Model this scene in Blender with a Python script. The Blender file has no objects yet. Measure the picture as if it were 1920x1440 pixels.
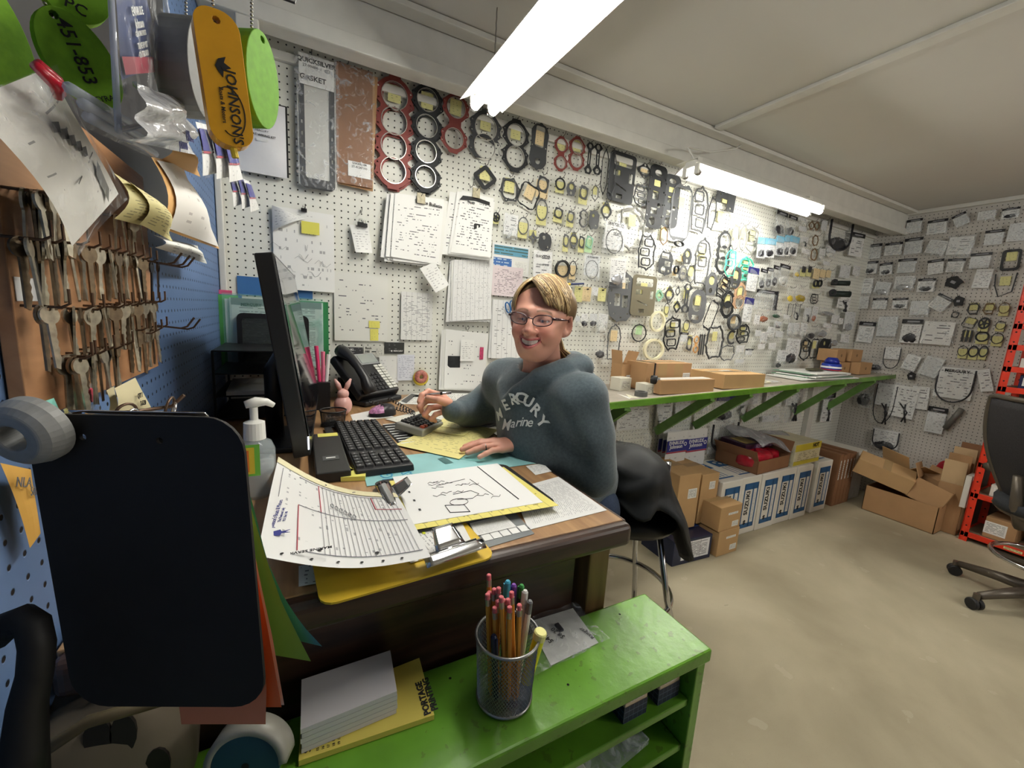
import bpy, bmesh, math, random
import numpy as np
from mathutils import Vector, Matrix, Euler
from mathutils.geometry import tessellate_polygon
PI = math.pi
scn = bpy.context.scene
COL = scn.collection
rnd = random.Random(7)

# ---------------------------------------------------------------- camera
FPX = 764.0
RC = np.array([[0.88593948, -0.02266969, 0.46324651],
               [-0.45993294, -0.17166645, 0.87120165],
               [0.05977401, -0.98489427, -0.16251262]])   # columns: camera right, down, forward in room axes
H = 1.34            # lens height
D = 1.845           # back wall (y)
XR = 4.433          # right wall (x)
XL = -0.245         # left wall (x)
CEIL = H + 1.03
cam = bpy.data.cameras.new('camera'); cam.sensor_width = 36; cam.lens = FPX / 1920 * 36; cam.clip_start = 0.02
camo = bpy.data.objects.new('camera', cam); COL.objects.link(camo)
m = Matrix.Identity(4)
for i in range(3):
    m[i][0] = RC[i, 0]; m[i][1] = -RC[i, 1]; m[i][2] = -RC[i, 2]
m[2][3] = H
camo.matrix_world = m
scn.camera = camo

# ---------------------------------------------------------------- light and exposure
w = bpy.data.worlds.new('world'); scn.world = w; w.use_nodes = True
w.node_tree.nodes['Background'].inputs[0].default_value = (0.8, 0.85, 0.9, 1)
w.node_tree.nodes['Background'].inputs[1].default_value = 0.03
TUBE = 26.0         # emission of the fluorescent tubes
def area(name, loc, rot, sx, sy, power, col=(1, 0.985, 0.94)):
    l = bpy.data.lights.new(name, 'AREA'); l.shape = 'RECTANGLE'; l.size = sx; l.size_y = sy; l.energy = power; l.color = col
    o = bpy.data.objects.new(name, l); o.location = loc; o.rotation_euler = rot; COL.objects.link(o); return o
# the two fixtures in view light the room with their own tubes; two unseen fill lights are added behind the camera to brighten floor and ceiling
for lx, ly, pw in ((2.7, -1.1, 20), (3.3, -2.2, 18)):
    l = bpy.data.lights.new('fill_light', 'POINT'); l.energy = pw; l.shadow_soft_size = 0.16; l.color = (1, 0.985, 0.94)
    o = bpy.data.objects.new('fill_light', l); o.location = (lx, ly, CEIL - 0.4); COL.objects.link(o)
scn.view_settings.view_transform = 'Standard'; scn.view_settings.look = 'None'
scn.view_settings.gamma = 1; scn.view_settings.use_curve_mapping = False
scn.view_settings.exposure = 0.85
cy = scn.cycles
cy.use_denoising = True; cy.max_bounces = 7; cy.diffuse_bounces = 4; cy.glossy_bounces = 3; cy.transmission_bounces = 4
cy.transparent_max_bounces = 24; cy.sample_clamp_indirect = 4; cy.caustics_reflective = False; cy.caustics_refractive = False

# ---------------------------------------------------------------- points of the room behind a place in the photograph
def ray(px, py): return RC @ np.array([(px - 960) / FPX, (py - 720) / FPX, 1.0])
def onz(px, py, z):
    r = ray(px, py); t = (z - H) / r[2]; return Vector((r[0] * t, r[1] * t, z))
def ony(px, py, y):
    r = ray(px, py); t = y / r[1]; return Vector((r[0] * t, y, H + r[2] * t))
def onx(px, py, x):
    r = ray(px, py); t = x / r[0]; return Vector((x, r[1] * t, H + r[2] * t))
def ond(px, py, d):
    r = ray(px, py) * d; return Vector((r[0], r[1], H + r[2]))

# ---------------------------------------------------------------- materials
MATS = {}
def nodes(name):
    mt = bpy.data.materials.new(name); mt.use_nodes = True
    nt = mt.node_tree; b = nt.nodes['Principled BSDF']
    return mt, nt, b
class NB:
    def __init__(s, nt): s.nt = nt
    def n(s, t, **k):
        x = s.nt.nodes.new(t)
        for a, v in k.items(): setattr(x, a, v)
        return x
    def l(s, a, b): s.nt.links.new(a, b)
    def math(s, op, a, b=None, c=None):
        x = s.n('ShaderNodeMath', operation=op)
        for i, v in enumerate((a, b, c)):
            if v is None: continue
            if isinstance(v, (int, float)): x.inputs[i].default_value = v
            else: s.l(v, x.inputs[i])
        return x.outputs[0]
    def mix(s, f, a, b):
        x = s.n('ShaderNodeMix', data_type='RGBA')
        for i, v in ((0, f), (6, a), (7, b)):
            if isinstance(v, (int, float)): x.inputs[i].default_value = v
            elif isinstance(v, tuple): x.inputs[i].default_value = (*v[:3], 1)
            else: s.l(v, x.inputs[i])
        return x.outputs[2]
    def noise(s, vec, scale, detail=2, dist=0):
        x = s.n('ShaderNodeTexNoise'); x.inputs['Scale'].default_value = scale; x.inputs['Detail'].default_value = detail
        x.inputs['Distortion'].default_value = dist
        if vec is not None: s.l(vec, x.inputs['Vector'])
        return x.outputs[0]
    def comb(s, a, b, c=0.0):
        x = s.n('ShaderNodeCombineXYZ')
        for i, v in enumerate((a, b, c)):
            if isinstance(v, (int, float)): x.inputs[i].default_value = v
            else: s.l(v, x.inputs[i])
        return x.outputs[0]
    def ramp(s, f, *st):
        x = s.n('ShaderNodeValToRGB'); e = x.color_ramp.elements
        while len(e) < len(st): e.new(0.5)
        for i, (p, c) in enumerate(st): e[i].position = p; e[i].color = (*c[:3], 1)
        s.l(f, x.inputs[0]); return x.outputs[0]
    def bump(s, h, b, strength=0.3, dist=0.002):
        x = s.n('ShaderNodeBump'); x.inputs['Strength'].default_value = strength; x.inputs['Distance'].default_value = dist
        s.l(h, x.inputs['Height']); s.l(x.outputs[0], b.inputs['Normal'])
def lin(c): return tuple(((v / 255) / 12.92 if v / 255 <= 0.04045 else ((v / 255 + 0.055) / 1.055) ** 2.4) for v in c)
def mat(name, rgb=(128, 128, 128), rough=0.6, metal=0.0, spec=0.4, var=0.0, scale=30, bump=0.0, alpha=1.0, coat=0.0, emit=0.0, bd=0.001):
    """plain procedural material, rgb in sRGB 0..255, with a little tonal variation"""
    if name in MATS: return MATS[name]
    mt, nt, b = nodes(name); c = lin(rgb)
    b.inputs['Roughness'].default_value = rough; b.inputs['Metallic'].default_value = metal
    b.inputs['Specular IOR Level'].default_value = spec; b.inputs['Coat Weight'].default_value = coat
    b.inputs['Alpha'].default_value = alpha
    b.inputs['Base Color'].default_value = (*c, 1)
    q = NB(nt)
    if var or bump:
        tc = q.n('ShaderNodeTexCoord').outputs['Object']
        nz = q.noise(tc, scale, 4)
        if var:
            q.l(q.ramp(nz, (0.3, tuple(v * (1 - var) for v in c)), (0.7, tuple(min(1, v * (1 + var)) for v in c))), b.inputs['Base Color'])
        if bump: q.bump(nz, b, bump, bd)
    if emit:
        b.inputs['Emission Color'].default_value = (*c, 1); b.inputs['Emission Strength'].default_value = emit
    MATS[name] = mt
    return mt
def pegmat(name, rgb, axes, dirt=0.08):
    if name in MATS: return MATS[name]
    mt, nt, b = nodes(name); q = NB(nt); c = lin(rgb)
    tc = q.n('ShaderNodeTexCoord').outputs['Object']; sp = q.n('ShaderNodeSeparateXYZ'); q.l(tc, sp.inputs[0])
    S = 0.0254; d2 = []
    for a in axes:
        f = q.math('FRACT', q.math('MULTIPLY_ADD', sp.outputs[a], 1 / S, 100.0)); f = q.math('SUBTRACT', f, 0.5); d2.append(q.math('MULTIPLY', f, f))
    r = q.math('SQRT', q.math('ADD', d2[0], d2[1]))
    hole = q.math('LESS_THAN', r, 0.115)
    nz = q.noise(tc, 3.0, 5)
    base = q.ramp(nz, (0.3, tuple(v * (1 - dirt) for v in c)), (0.75, c))
    q.l(q.mix(hole, base, tuple(v * 0.02 for v in c)), b.inputs['Base Color'])
    b.inputs['Roughness'].default_value = 0.55
    sm = q.n('ShaderNodeMapRange'); sm.inputs[1].default_value = 0.09; sm.inputs[2].default_value = 0.15
    q.l(r, sm.inputs[0]); q.bump(sm.outputs[0], b, 0.6, 0.003)
    MATS[name] = mt; return mt
def paper(name, base=(236, 236, 230), ink=(60, 60, 62), rows=30, cols=0, dens=0.5, words=28, margin=0.08, gap=0.0, vert=False, grid=0, gloss=0.6, head=0.0, hcol=(30, 30, 32), top=0.0, strong=1.0):
    """a sheet printed with lines of small text, ruled columns or a form; laid out on the UV of the sheet"""
    if name in MATS: return MATS[name]
    mt, nt, b = nodes(name); q = NB(nt); bc = lin(base); ic = lin(ink)
    uv = q.n('ShaderNodeUVMap').outputs[0]; sp = q.n('ShaderNodeSeparateXYZ'); q.l(uv, sp.inputs[0])
    U, Vv = sp.outputs[0], sp.outputs[1]
    if vert: U, Vv = Vv, U
    vr = q.math('MULTIPLY', Vv, float(rows)); fr = q.math('FRACT', vr); fl = q.math('FLOOR', vr)
    line = q.math('MULTIPLY', q.math('GREATER_THAN', fr, 0.4), q.math('LESS_THAN', fr, 0.72))
    wn = q.noise(q.comb(q.math('MULTIPLY', U, float(words)), q.math('MULTIPLY', fl, 7.31)), 1.0, 1)
    wm = q.math('LESS_THAN', wn, 0.30 + dens * 0.35)
    ln = q.noise(q.comb(q.math('MULTIPLY', U, 2.2), q.math('MULTIPLY', fl, 3.7)), 1.0, 0)
    lm = q.math('LESS_THAN', ln, 0.62 - gap * 0.2)
    mk = q.math('MULTIPLY', q.math('MULTIPLY', line, wm), lm)
    for A in (U, Vv):
        mk = q.math('MULTIPLY', mk, q.math('MULTIPLY', q.math('GREATER_THAN', A, margin), q.math('LESS_THAN', A, 1 - margin)))
    if top: mk = q.math('MULTIPLY', mk, q.math('LESS_THAN', Vv, 1 - top))
    mk = q.math('MULTIPLY', mk, strong)
    if grid:
        g = q.math('LESS_THAN', q.math('FRACT', q.math('MULTIPLY', Vv, float(grid))), 0.09)
        mk = q.math('MAXIMUM', mk, q.math('MULTIPLY', g, 0.55))
    if cols:
        g = q.math('LESS_THAN', q.math('FRACT', q.math('MULTIPLY', U, float(cols))), 0.035 + 0.004 * cols)
        mk = q.math('MAXIMUM', mk, q.math('MULTIPLY', g, 0.5))
    c = q.mix(mk, bc, ic)
    if head: c = q.mix(q.math('GREATER_THAN', Vv, 1 - head), c, lin(hcol))
    q.l(c, b.inputs['Base Color']); b.inputs['Roughness'].default_value = gloss
    MATS[name] = mt; return mt
def wood(name, c1, c2, axis=1, scale=6, rough=0.45, ring=9, coat=0.0):
    if name in MATS: return MATS[name]
    mt, nt, b = nodes(name); q = NB(nt)
    tc = q.n('ShaderNodeTexCoord').outputs['Object']; mp = q.n('ShaderNodeMapping'); q.l(tc, mp.inputs[0])
    s = [scale * ring] * 3; s[axis] = scale; mp.inputs['Scale'].default_value = s
    n1 = q.noise(mp.outputs[0], 1.0, 6, 0.6)
    q.l(q.ramp(n1, (0.32, lin(c1)), (0.66, lin(c2))), b.inputs['Base Color'])
    b.inputs['Roughness'].default_value = rough; b.inputs['Coat Weight'].default_value = coat
    q.bump(n1, b, 0.12, 0.001); MATS[name] = mt; return mt
def plastic_film(name, tint=(225, 230, 232), alpha=0.2, streak=0.55, scale=22):
    """clear polythene: mostly see-through, milky in its creases, with sharp highlights"""
    if name in MATS: return MATS[name]
    mt, nt, b = nodes(name); q = NB(nt)
    b.inputs['Base Color'].default_value = (*lin(tint), 1); b.inputs['Roughness'].default_value = 0.12
    b.inputs['Specular IOR Level'].default_value = 0.9
    tc = q.n('ShaderNodeTexCoord').outputs['Object']
    n1 = q.noise(tc, scale, 3, 1.6); n2 = q.noise(tc, scale * 2.7, 2, 0.5)
    mr = q.n('ShaderNodeMapRange'); mr.inputs[1].default_value = 0.52; mr.inputs[2].default_value = 0.72
    mr.inputs[3].default_value = alpha; mr.inputs[4].default_value = min(1, alpha + streak); q.l(n1, mr.inputs[0])
    q.l(mr.outputs[0], b.inputs['Alpha']); q.bump(q.math('ADD', n1, q.math('MULTIPLY', n2, 0.4)), b, 0.9, 0.006)
    MATS[name] = mt; return mt

# ---------------------------------------------------------------- mesh helpers
class MB:
    """collects shapes in one part's own axes and links them as ONE mesh object"""
    def __init__(s): s.v = []; s.f = []; s.uv = {}; s.sm = False; s.mi = []
    def add(s, vs, fs, M=None, mi=0):
        o = len(s.v)
        for p in vs:
            p = Vector(p); s.v.append(tuple(M @ p) if M else tuple(p))
        for f in fs: s.f.append(tuple(i + o for i in f)); s.mi.append(mi)
        return o
    def box(s, c, d, M=None, taper=None, mi=0):
        x, y, z = (q / 2 for q in d); t = taper or (1, 1)
        vs = []
        for sz in (-1, 1):
            k = (1, 1) if sz < 0 else t
            for sx, sy in ((-1, -1), (1, -1), (1, 1), (-1, 1)): vs.append((c[0] + sx * x * k[0], c[1] + sy * y * k[1], c[2] + sz * z))
        s.add(vs, [(3, 2, 1, 0), (4, 5, 6, 7), (0, 1, 5, 4), (1, 2, 6, 5), (2, 3, 7, 6), (3, 0, 4, 7)], M, mi); return s
    def quad(s, a, b, c, d, uv=True, mi=0):
        s.add([a, b, c, d], [(0, 1, 2, 3)], None, mi)
        if uv: s.uv[len(s.f) - 1] = [(0, 0), (1, 0), (1, 1), (0, 1)]
        return s
    def tube(s, pts, r, n=8, closed=False, caps=True, mi=0):
        pts = [Vector(p) for p in pts]; N = len(pts); rs = r if isinstance(r, (list, tuple)) else [r] * N
        prev = None; rings = []
        for i, p in enumerate(pts):
            a = pts[(i - 1) % N] if (closed or i > 0) else p; b = pts[(i + 1) % N] if (closed or i < N - 1) else p
            t = (b - a).normalized() if (b - a).length > 1e-9 else Vector((0, 0, 1))
            if prev is None:
                u = t.orthogonal().normalized()
            else:
                u = prev - t * prev.dot(t); u = u.normalized() if u.length > 1e-6 else t.orthogonal().normalized()
            prev = u; v = t.cross(u)
            rings.append([p + (u * math.cos(2 * PI * k / n) + v * math.sin(2 * PI * k / n)) * rs[i] for k in range(n)])
        vs = [q for rg in rings for q in rg]; fs = []
        for i in range(N if closed else N - 1):
            j = (i + 1) % N
            for k in range(n): fs.append((i * n + k, i * n + (k + 1) % n, j * n + (k + 1) % n, j * n + k))
        if caps and not closed: fs += [tuple(range(n))[::-1], tuple((N - 1) * n + k for k in range(n))]
        s.add(vs, fs, None, mi); return s
    def lathe(s, prof, n=24, c=(0, 0, 0), M=None, closed=False, arc=2 * PI, mi=0):
        vs = []; full = abs(arc - 2 * PI) < 1e-6; nn = n if full else n + 1
        for r, z in prof:
            for k in range(nn): a = arc * k / n; vs.append((c[0] + r * math.cos(a), c[1] + r * math.sin(a), c[2] + z))
        fs = []; P = len(prof)
        for i in range(P if closed else P - 1):
            j = (i + 1) % P
            for k in range(n):
                k2 = (k + 1) % nn; fs.append((i * nn + k, i * nn + k2, j * nn + k2, j * nn + k))
        s.add(vs, fs, M, mi); return s
    def prism(s, out, holes=(), t=0.002, y0=0.0, M=None, mi=0):
        """flat plate in the XZ plane with cut-outs, its face at y0 - t"""
        loops = [out] + list(holes); polys = [[Vector((x, z, 0)) for x, z in lp] for lp in loops]
        tris = tessellate_polygon(polys); flat = [p for lp in loops for p in lp]; n = len(flat)
        vs = [(x, y0 - t, z) for x, z in flat] + [(x, y0, z) for x, z in flat]; fs = []
        for a, b, c in tris:
            A, B, Cc = flat[a], flat[b], flat[c]
            cr = (B[0] - A[0]) * (Cc[1] - A[1]) - (B[1] - A[1]) * (Cc[0] - A[0])
            if abs(cr) < 1e-14: continue
            if cr < 0: a, b, c = a, c, b
            fs.append((a, b, c)); fs.append((c + n, b + n, a + n))
        o = 0
        for li, lp in enumerate(loops):
            k = len(lp); ar = sum(lp[i][0] * lp[(i + 1) % k][1] - lp[(i + 1) % k][0] * lp[i][1] for i in range(k))
            for i in range(k):
                j = (i + 1) % k; q = (o + i, o + i + n, o + j + n, o + j)
                if (ar > 0) != (li == 0): q = q[::-1]
                fs.append(q)
            o += k
        s.add(vs, fs, M, mi); return s
    def grid(s, fn, nu, nv, mi=0, uv=True):
        """sheet from fn(u, v) -> point"""
        vs = [fn(i / nu, j / nv) for j in range(nv + 1) for i in range(nu + 1)]; o = len(s.f); fs = []
        for j in range(nv):
            for i in range(nu): a = j * (nu + 1) + i; fs.append((a, a + 1, a + nu + 2, a + nu + 1))
        s.add(vs, fs, None, mi)
        if uv:
            k = o
            for j in range(nv):
                for i in range(nu):
                    s.uv[k] = [(i / nu, j / nv), ((i + 1) / nu, j / nv), ((i + 1) / nu, (j + 1) / nv), (i / nu, (j + 1) / nv)]; k += 1
        return s
    def mesh(s, name, m):
        me = bpy.data.meshes.new(name); me.from_pydata(s.v, [], s.f)
        for x in (m if isinstance(m, (list, tuple)) else [m]): me.materials.append(x)
        if any(s.mi): me.polygons.foreach_set('material_index', s.mi)
        if s.uv:
            L = me.uv_layers.new(name='UVMap')
            for fi, c in s.uv.items():
                p = me.polygons[fi]
                for k, li in enumerate(p.loop_indices): L.data[li].uv = c[k % len(c)]
        if s.sm: me.polygons.foreach_set('use_smooth', [True] * len(s.f))
        return me
    def build(s, name, m, parent=None, loc=None, rot=None, smooth=False, bevel=0, solid=0, seg=2, angle=0.6, sub=0):
        s.sm = smooth
        o = bpy.data.objects.new(name, s.mesh(name, m)); COL.objects.link(o)
        if parent: o.parent = parent
        if loc is not None: o.location = loc
        if rot is not None: o.rotation_euler = rot
        if solid and not (smooth and solid < 0.001):
            d = o.modifiers.new('solid', 'SOLIDIFY'); d.thickness = solid; d.offset = 0
        if bevel:
            d = o.modifiers.new('bevel', 'BEVEL'); d.width = bevel; d.segments = seg; d.limit_method = 'ANGLE'; d.angle_limit = angle
        if sub:
            d = o.modifiers.new('sub', 'SUBSURF'); d.levels = sub; d.render_levels = sub
        return o
def circ(cx, cz, r, n=16, rz=None, ph=0): rz = rz or r; return [(cx + r * math.cos(2 * PI * k / n + ph), cz + rz * math.sin(2 * PI * k / n + ph)) for k in range(n)]
def rrect(cx, cz, w_, h_, r, n=4):
    r = min(r, w_ / 2 - 1e-5, h_ / 2 - 1e-5); P = []
    for sx, sz, a0 in ((1, 1, 0), (-1, 1, PI / 2), (-1, -1, PI), (1, -1, 1.5 * PI)):
        for k in range(n + 1):
            a = a0 + PI / 2 * k / n; P.append((cx + sx * (w_ / 2 - r) + r * math.cos(a), cz + sz * (h_ / 2 - r) + r * math.sin(a)))
    return P
def empty(name, loc=(0, 0, 0), rot=(0, 0, 0)):
    o = bpy.data.objects.new(name, None); o.empty_display_size = 0.02; COL.objects.link(o); o.location = loc; o.rotation_euler = rot; return o
def tag(o, label, cat, group=None, kind=None):
    if label: o['label'] = label
    if cat: o['category'] = cat
    if group: o['group'] = group
    if kind: o['kind'] = kind
    return o
def thing(name, label, cat, loc=(0, 0, 0), rot=(0, 0, 0), group=None):
    return tag(empty(name, loc, rot), label, cat, group)
def struct(o): o['kind'] = 'structure'; return o
_txt = {}
def text(s, size, m, parent, loc=(0, 0, 0), rot=(PI / 2, 0, 0), bold=0.0, align='CENTER', sx=1.0, name='lettering', shear=0.0, ext=0.0002):
    """flat print: lettering standing a hair proud of its surface"""
    key = (s, size, bold, align, sx, m.name, shear)
    if key not in _txt:
        c = bpy.data.curves.new('lettering', 'FONT'); c.body = s; c.size = size; c.offset = bold * size; c.align_x = align; c.align_y = 'CENTER'
        c.shear = shear; c.extrude = ext; c.resolution_u = 2; c.fill_mode = 'FRONT'
        t = bpy.data.objects.new('tmp', c); COL.objects.link(t)
        bpy.context.view_layer.update()
        me = bpy.data.meshes.new_from_object(t.evaluated_get(bpy.context.evaluated_depsgraph_get()))
        bpy.data.objects.remove(t); bpy.data.curves.remove(c)
        for v in me.vertices: v.co.x *= sx
        me.materials.clear(); me.materials.append(m); me.name = 'lettering'; _txt[key] = me
    o = bpy.data.objects.new(name, _txt[key]); COL.objects.link(o); o.parent = parent; o.location = loc; o.rotation_euler = rot; return o
def copy_tree(o, parent=None, loc=None, rot=None, label=None):
    c = o.copy(); COL.objects.link(c)
    if parent: c.parent = parent
    if loc is not None: c.location = loc
    if rot is not None: c.rotation_euler = rot
    if label: c['label'] = label
    for ch in list(o.children): copy_tree(ch, c)
    return c
INK = mat('black print', (22, 22, 24), 0.6); WHITEP = mat('white print', (235, 235, 232), 0.6)

# ---------------------------------------------------------------- the room
GAP = 0.0
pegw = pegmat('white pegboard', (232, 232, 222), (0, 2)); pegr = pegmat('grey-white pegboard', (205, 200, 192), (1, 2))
pegb = pegmat('blue pegboard', (96, 124, 168), (1, 2), 0.2)
mt, nt, b = nodes('dusty concrete floor'); q = NB(nt); tc = q.n('ShaderNodeTexCoord').outputs['Object']
n1 = q.noise(tc, 1.3, 6, 0.4); n2 = q.noise(tc, 9, 6); n3 = q.noise(tc, 260, 2)
c = q.ramp(n1, (0.3, lin((150, 140, 116))), (0.55, lin((180, 170, 144))), (0.72, lin((198, 188, 162))))
c = q.mix(q.math('MULTIPLY', q.math('GREATER_THAN', n1, 0.66), 0.3), c, lin((128, 119, 98)))
c = q.mix(q.math('MULTIPLY', q.math('LESS_THAN', n2, 0.33), 0.12), c, lin((222, 216, 198)))
c = q.mix(q.math('MULTIPLY', q.math('GREATER_THAN', n3, 0.68), 0.22), c, lin((110, 100, 84)))
q.l(c, b.inputs['Base Color']); b.inputs['Roughness'].default_value = 0.75; q.bump(n3, b, 0.25, 0.001); FLOOR = mt
ceilm = mat('ceiling board paint', (206, 203, 196), 0.8, var=0.04, scale=1.2)
trimm = mat('white painted timber', (214, 212, 204), 0.5, var=0.05, scale=14, bump=0.15)
Y0 = -3.2
struct(MB().box(((XL + XR) / 2, (Y0 + D) / 2, -0.05), (XR - XL, D - Y0, 0.1)).build('floor', FLOOR))
struct(MB().box(((XL + XR) / 2, (Y0 + D) / 2, CEIL + 0.03), (XR - XL + 0.4, D - Y0 + 0.4, 0.06)).build('ceiling', ceilm))
wall_back = struct(MB().box(((XL + XR) / 2, D + 0.05, CEIL / 2), (XR - XL + 0.2, 0.1, CEIL)).build('wall_back', pegw))
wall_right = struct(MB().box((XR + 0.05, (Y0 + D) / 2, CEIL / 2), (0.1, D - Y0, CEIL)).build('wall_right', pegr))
wall_left = struct(MB().box((XL - 0.05, (Y0 + D) / 2, CEIL / 2), (0.1, D - Y0, CEIL)).build('wall_left', pegb))
struct(MB().box(((XL + XR) / 2, Y0 - 0.05, CEIL / 2), (XR - XL + 0.2, 0.1, CEIL)).build('wall_front', mat('plain painted wall', (150, 148, 140), 0.8)))
# ceiling beam in front of the pegboard, its lip, battens over the board joints
BY = 1.64; BZ = H + 0.862
def trim(n, c, d, **k): return struct(MB().box(c, d).build('trim_%d' % n, trimm, bevel=0.003, **k))
xm = (XL + XR) / 2; xw = XR - XL
trim(1, (xm, BY + 0.045, (BZ + CEIL) / 2), (xw, 0.09, CEIL - BZ))
trim(2, (xm, BY - 0.006, BZ + 0.012), (xw, 0.016, 0.05))
trim(3, (xm, BY - 0.035, CEIL - 0.012), (xw, 0.06, 0.02))
trim(4, (onz(1330, 248, CEIL - 0.01).x + 0.0, (Y0 + BY) / 2 - 0.03, CEIL - 0.008), (0.055, BY - Y0 - 0.08, 0.016))
trim(5, (XR - 0.02, (Y0 + BY) / 2, CEIL - 0.015), (0.03, BY - Y0, 0.028))
trim(6, (xm, D - 0.012, CEIL - 0.17), (xw, 0.02, 0.03))
trim(7, (XL + 0.13, BY + 0.02, (CEIL + H + 0.66) / 2), (0.06, 0.05, CEIL - H - 0.66))
trim(8, (XL + 0.012, D - 0.02, H + 0.2), (0.02, 0.02, 1.0))
# ---------------------------------------------------------------- desk
DZ = H - 0.375
dwood = wood('dark stained oak', (34, 21, 16), (66, 43, 32), 0, 5, 0.4, 8, 0.2)
topwood = wood('desk top wood grain', (136, 100, 68), (178, 142, 100), 1, 4, 0.4, 10, 0.1)
X0, X1, YN, YF = XL + 0.012, 0.552, 0.545, D - 0.03
desk = thing('desk', 'dark brown wooden office desk covered with papers beside the blue wall', 'desk')
MB().box(((X0 + X1) / 2, (YN + YF) / 2, DZ - 0.0165), (X1 - X0, YF - YN, 0.033)).build('desk_top', topwood, desk, bevel=0.002)
MB().box(((X0 + X1) / 2 + 0.004, YN - 0.006, DZ - 0.024), (X1 - X0 + 0.01, 0.03, 0.046)).build('front_edge', dwood, desk, bevel=0.013, seg=4)
MB().box((X1 + 0.004, (YN + YF) / 2, DZ - 0.024), (0.014, YF - YN, 0.044)).build('side_edge', dwood, desk, bevel=0.006, seg=3)
for x in (X1 - 0.035, X0 + 0.03):
    for y in (YN + 0.04, YF - 0.03): MB().box((x, y, (DZ - 0.033) / 2), (0.05, 0.05, DZ - 0.033)).build('leg', wood('leg timber', (84, 62, 36), (120, 92, 56), 2, 4), desk, bevel=0.003)
MB().box(((X0 + X1) / 2 - 0.02, YN + 0.045, DZ - 0.12), (X1 - X0 - 0.12, 0.02, 0.17)).build('apron', dwood, desk)
MB().box(((X0 + X1) / 2 - 0.02, YN + 0.055, (DZ - 0.2) / 2), (X1 - X0 - 0.12, 0.015, DZ - 0.2)).build('end_panel', dwood, desk)
MB().box((X0 + 0.2, (YN + YF) / 2 + 0.3, (DZ - 0.04) / 2), (0.36, 0.7, DZ - 0.04)).build('drawer_pedestal', dwood, desk, bevel=0.003)

# ---------------------------------------------------------------- low green shelf unit in front of the desk
BZT = H - 0.56
mt, nt, b = nodes('scuffed lime green paint'); q = NB(nt); tc = q.n('ShaderNodeTexCoord').outputs['Object']
n1 = q.noise(tc, 7, 6, 0.5); n2 = q.noise(tc, 60, 4)
c = q.ramp(n1, (0.3, lin((80, 124, 34))), (0.6, lin((98, 152, 42))), (0.8, lin((120, 176, 60))))
c = q.mix(q.math('MULTIPLY', q.math('GREATER_THAN', n2, 0.64), 0.6), c, lin((78, 104, 34)))
q.l(c, b.inputs['Base Color']); b.inputs['Roughness'].default_value = 0.3; q.bump(n2, b, 0.4, 0.0015); GREEN = mt; MATS['green'] = mt
bx1 = 0.64; bx0 = XL + 0.02; by0, by1 = 0.385, 0.548
bench = thing('shelf_unit', 'low lime green painted shelf unit standing against the end of the desk', 'shelf')
MB().box(((bx0 + bx1) / 2, (by0 + by1) / 2, BZT - 0.0125), (bx1 - bx0, by1 - by0, 0.025)).build('top_board', GREEN, bench, bevel=0.004)
for x in (bx1 - 0.016, bx0 + 0.012, bx1 - 0.50):
    MB().box((x, (by0 + by1) / 2, (BZT - 0.027) / 2), (0.022, by1 - by0 - 0.012, BZT - 0.027)).build('side_board', GREEN, bench, bevel=0.002)
for k in range(1, 8):
    z = BZT - 0.0125 - 0.097 * k
    MB().box((bx1 - 0.259, (by0 + by1) / 2 + 0.003, z), (0.46, by1 - by0 - 0.02, 0.014)).build('shelf_board', GREEN, bench, bevel=0.002)
    MB().box(((bx0 + bx1 - 0.5) / 2, (by0 + by1) / 2 + 0.003, z), (bx1 - 0.52 - bx0 - 0.01, by1 - by0 - 0.02, 0.014)).build('shelf_board', GREEN, bench)
MB().box(((bx0 + bx1) / 2, by1 - 0.004, BZT / 2 - 0.02), (bx1 - bx0 - 0.02, 0.006, BZT - 0.05)).build('back_board', mat('dark board', (40, 44, 30), 0.8), bench)
hs = MB()
for px, py in ((844, 1272), (1162, 1152), (1065, 1284)): pp = onz(px, py, BZT); hs.lathe([(0.0001, 0.0004), (0.0022, 0.0004)], 10, (pp.x, pp.y, BZT))
hs.build('screw_hole', mat('hole black', (10, 10, 8), 0.9), bench)

# ---------------------------------------------------------------- long wall shelf on diagonal struts
SX0, SX1 = 0.78, XR - 0.01
def sz(x): return 0.975 + (x - 1.3) * 0.0245
def sy(x): return 1.425 + (x - 1.3) * 0.03
grtop = mat('worn grey shelf top', (172, 164, 152), 0.55, var=0.12, scale=9)
sh = thing('wall_shelf', 'long green-edged wall shelf running along the white pegboard on diagonal struts', 'shelf')
s_ = MB(); s_.add([(SX0, sy(SX0), sz(SX0) - 0.02), (SX1, sy(SX1), sz(SX1) - 0.02), (SX1, D - 0.005, sz(SX1) - 0.02), (SX0, D - 0.005, sz(SX0) - 0.02),
                  (SX0, sy(SX0), sz(SX0)), (SX1, sy(SX1), sz(SX1)), (SX1, D - 0.005, sz(SX1)), (SX0, D - 0.005, sz(SX0))],
                 [(3, 2, 1, 0), (4, 5, 6, 7), (0, 1, 5, 4), (1, 2, 6, 5), (2, 3, 7, 6), (3, 0, 4, 7)])
s_.build('shelf_board', grtop, sh)
def edge(x0, x1, dy, h, name, m_):
    a = MB(); y = [sy(x0) - dy, sy(x1) - dy]; z = [sz(x0) + 0.002, sz(x1) + 0.002]
    a.add([(x0, y[0], z[0] - h), (x1, y[1], z[1] - h), (x1, y[1] + dy, z[1] - h), (x0, y[0] + dy, z[0] - h), (x0, y[0], z[0]), (x1, y[1], z[1]), (x1, y[1] + dy, z[1]), (x0, y[0] + dy, z[0])],
          [(3, 2, 1, 0), (4, 5, 6, 7), (0, 1, 5, 4), (1, 2, 6, 5), (2, 3, 7, 6), (3, 0, 4, 7)])
    a.build(name, m_, sh)
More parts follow.
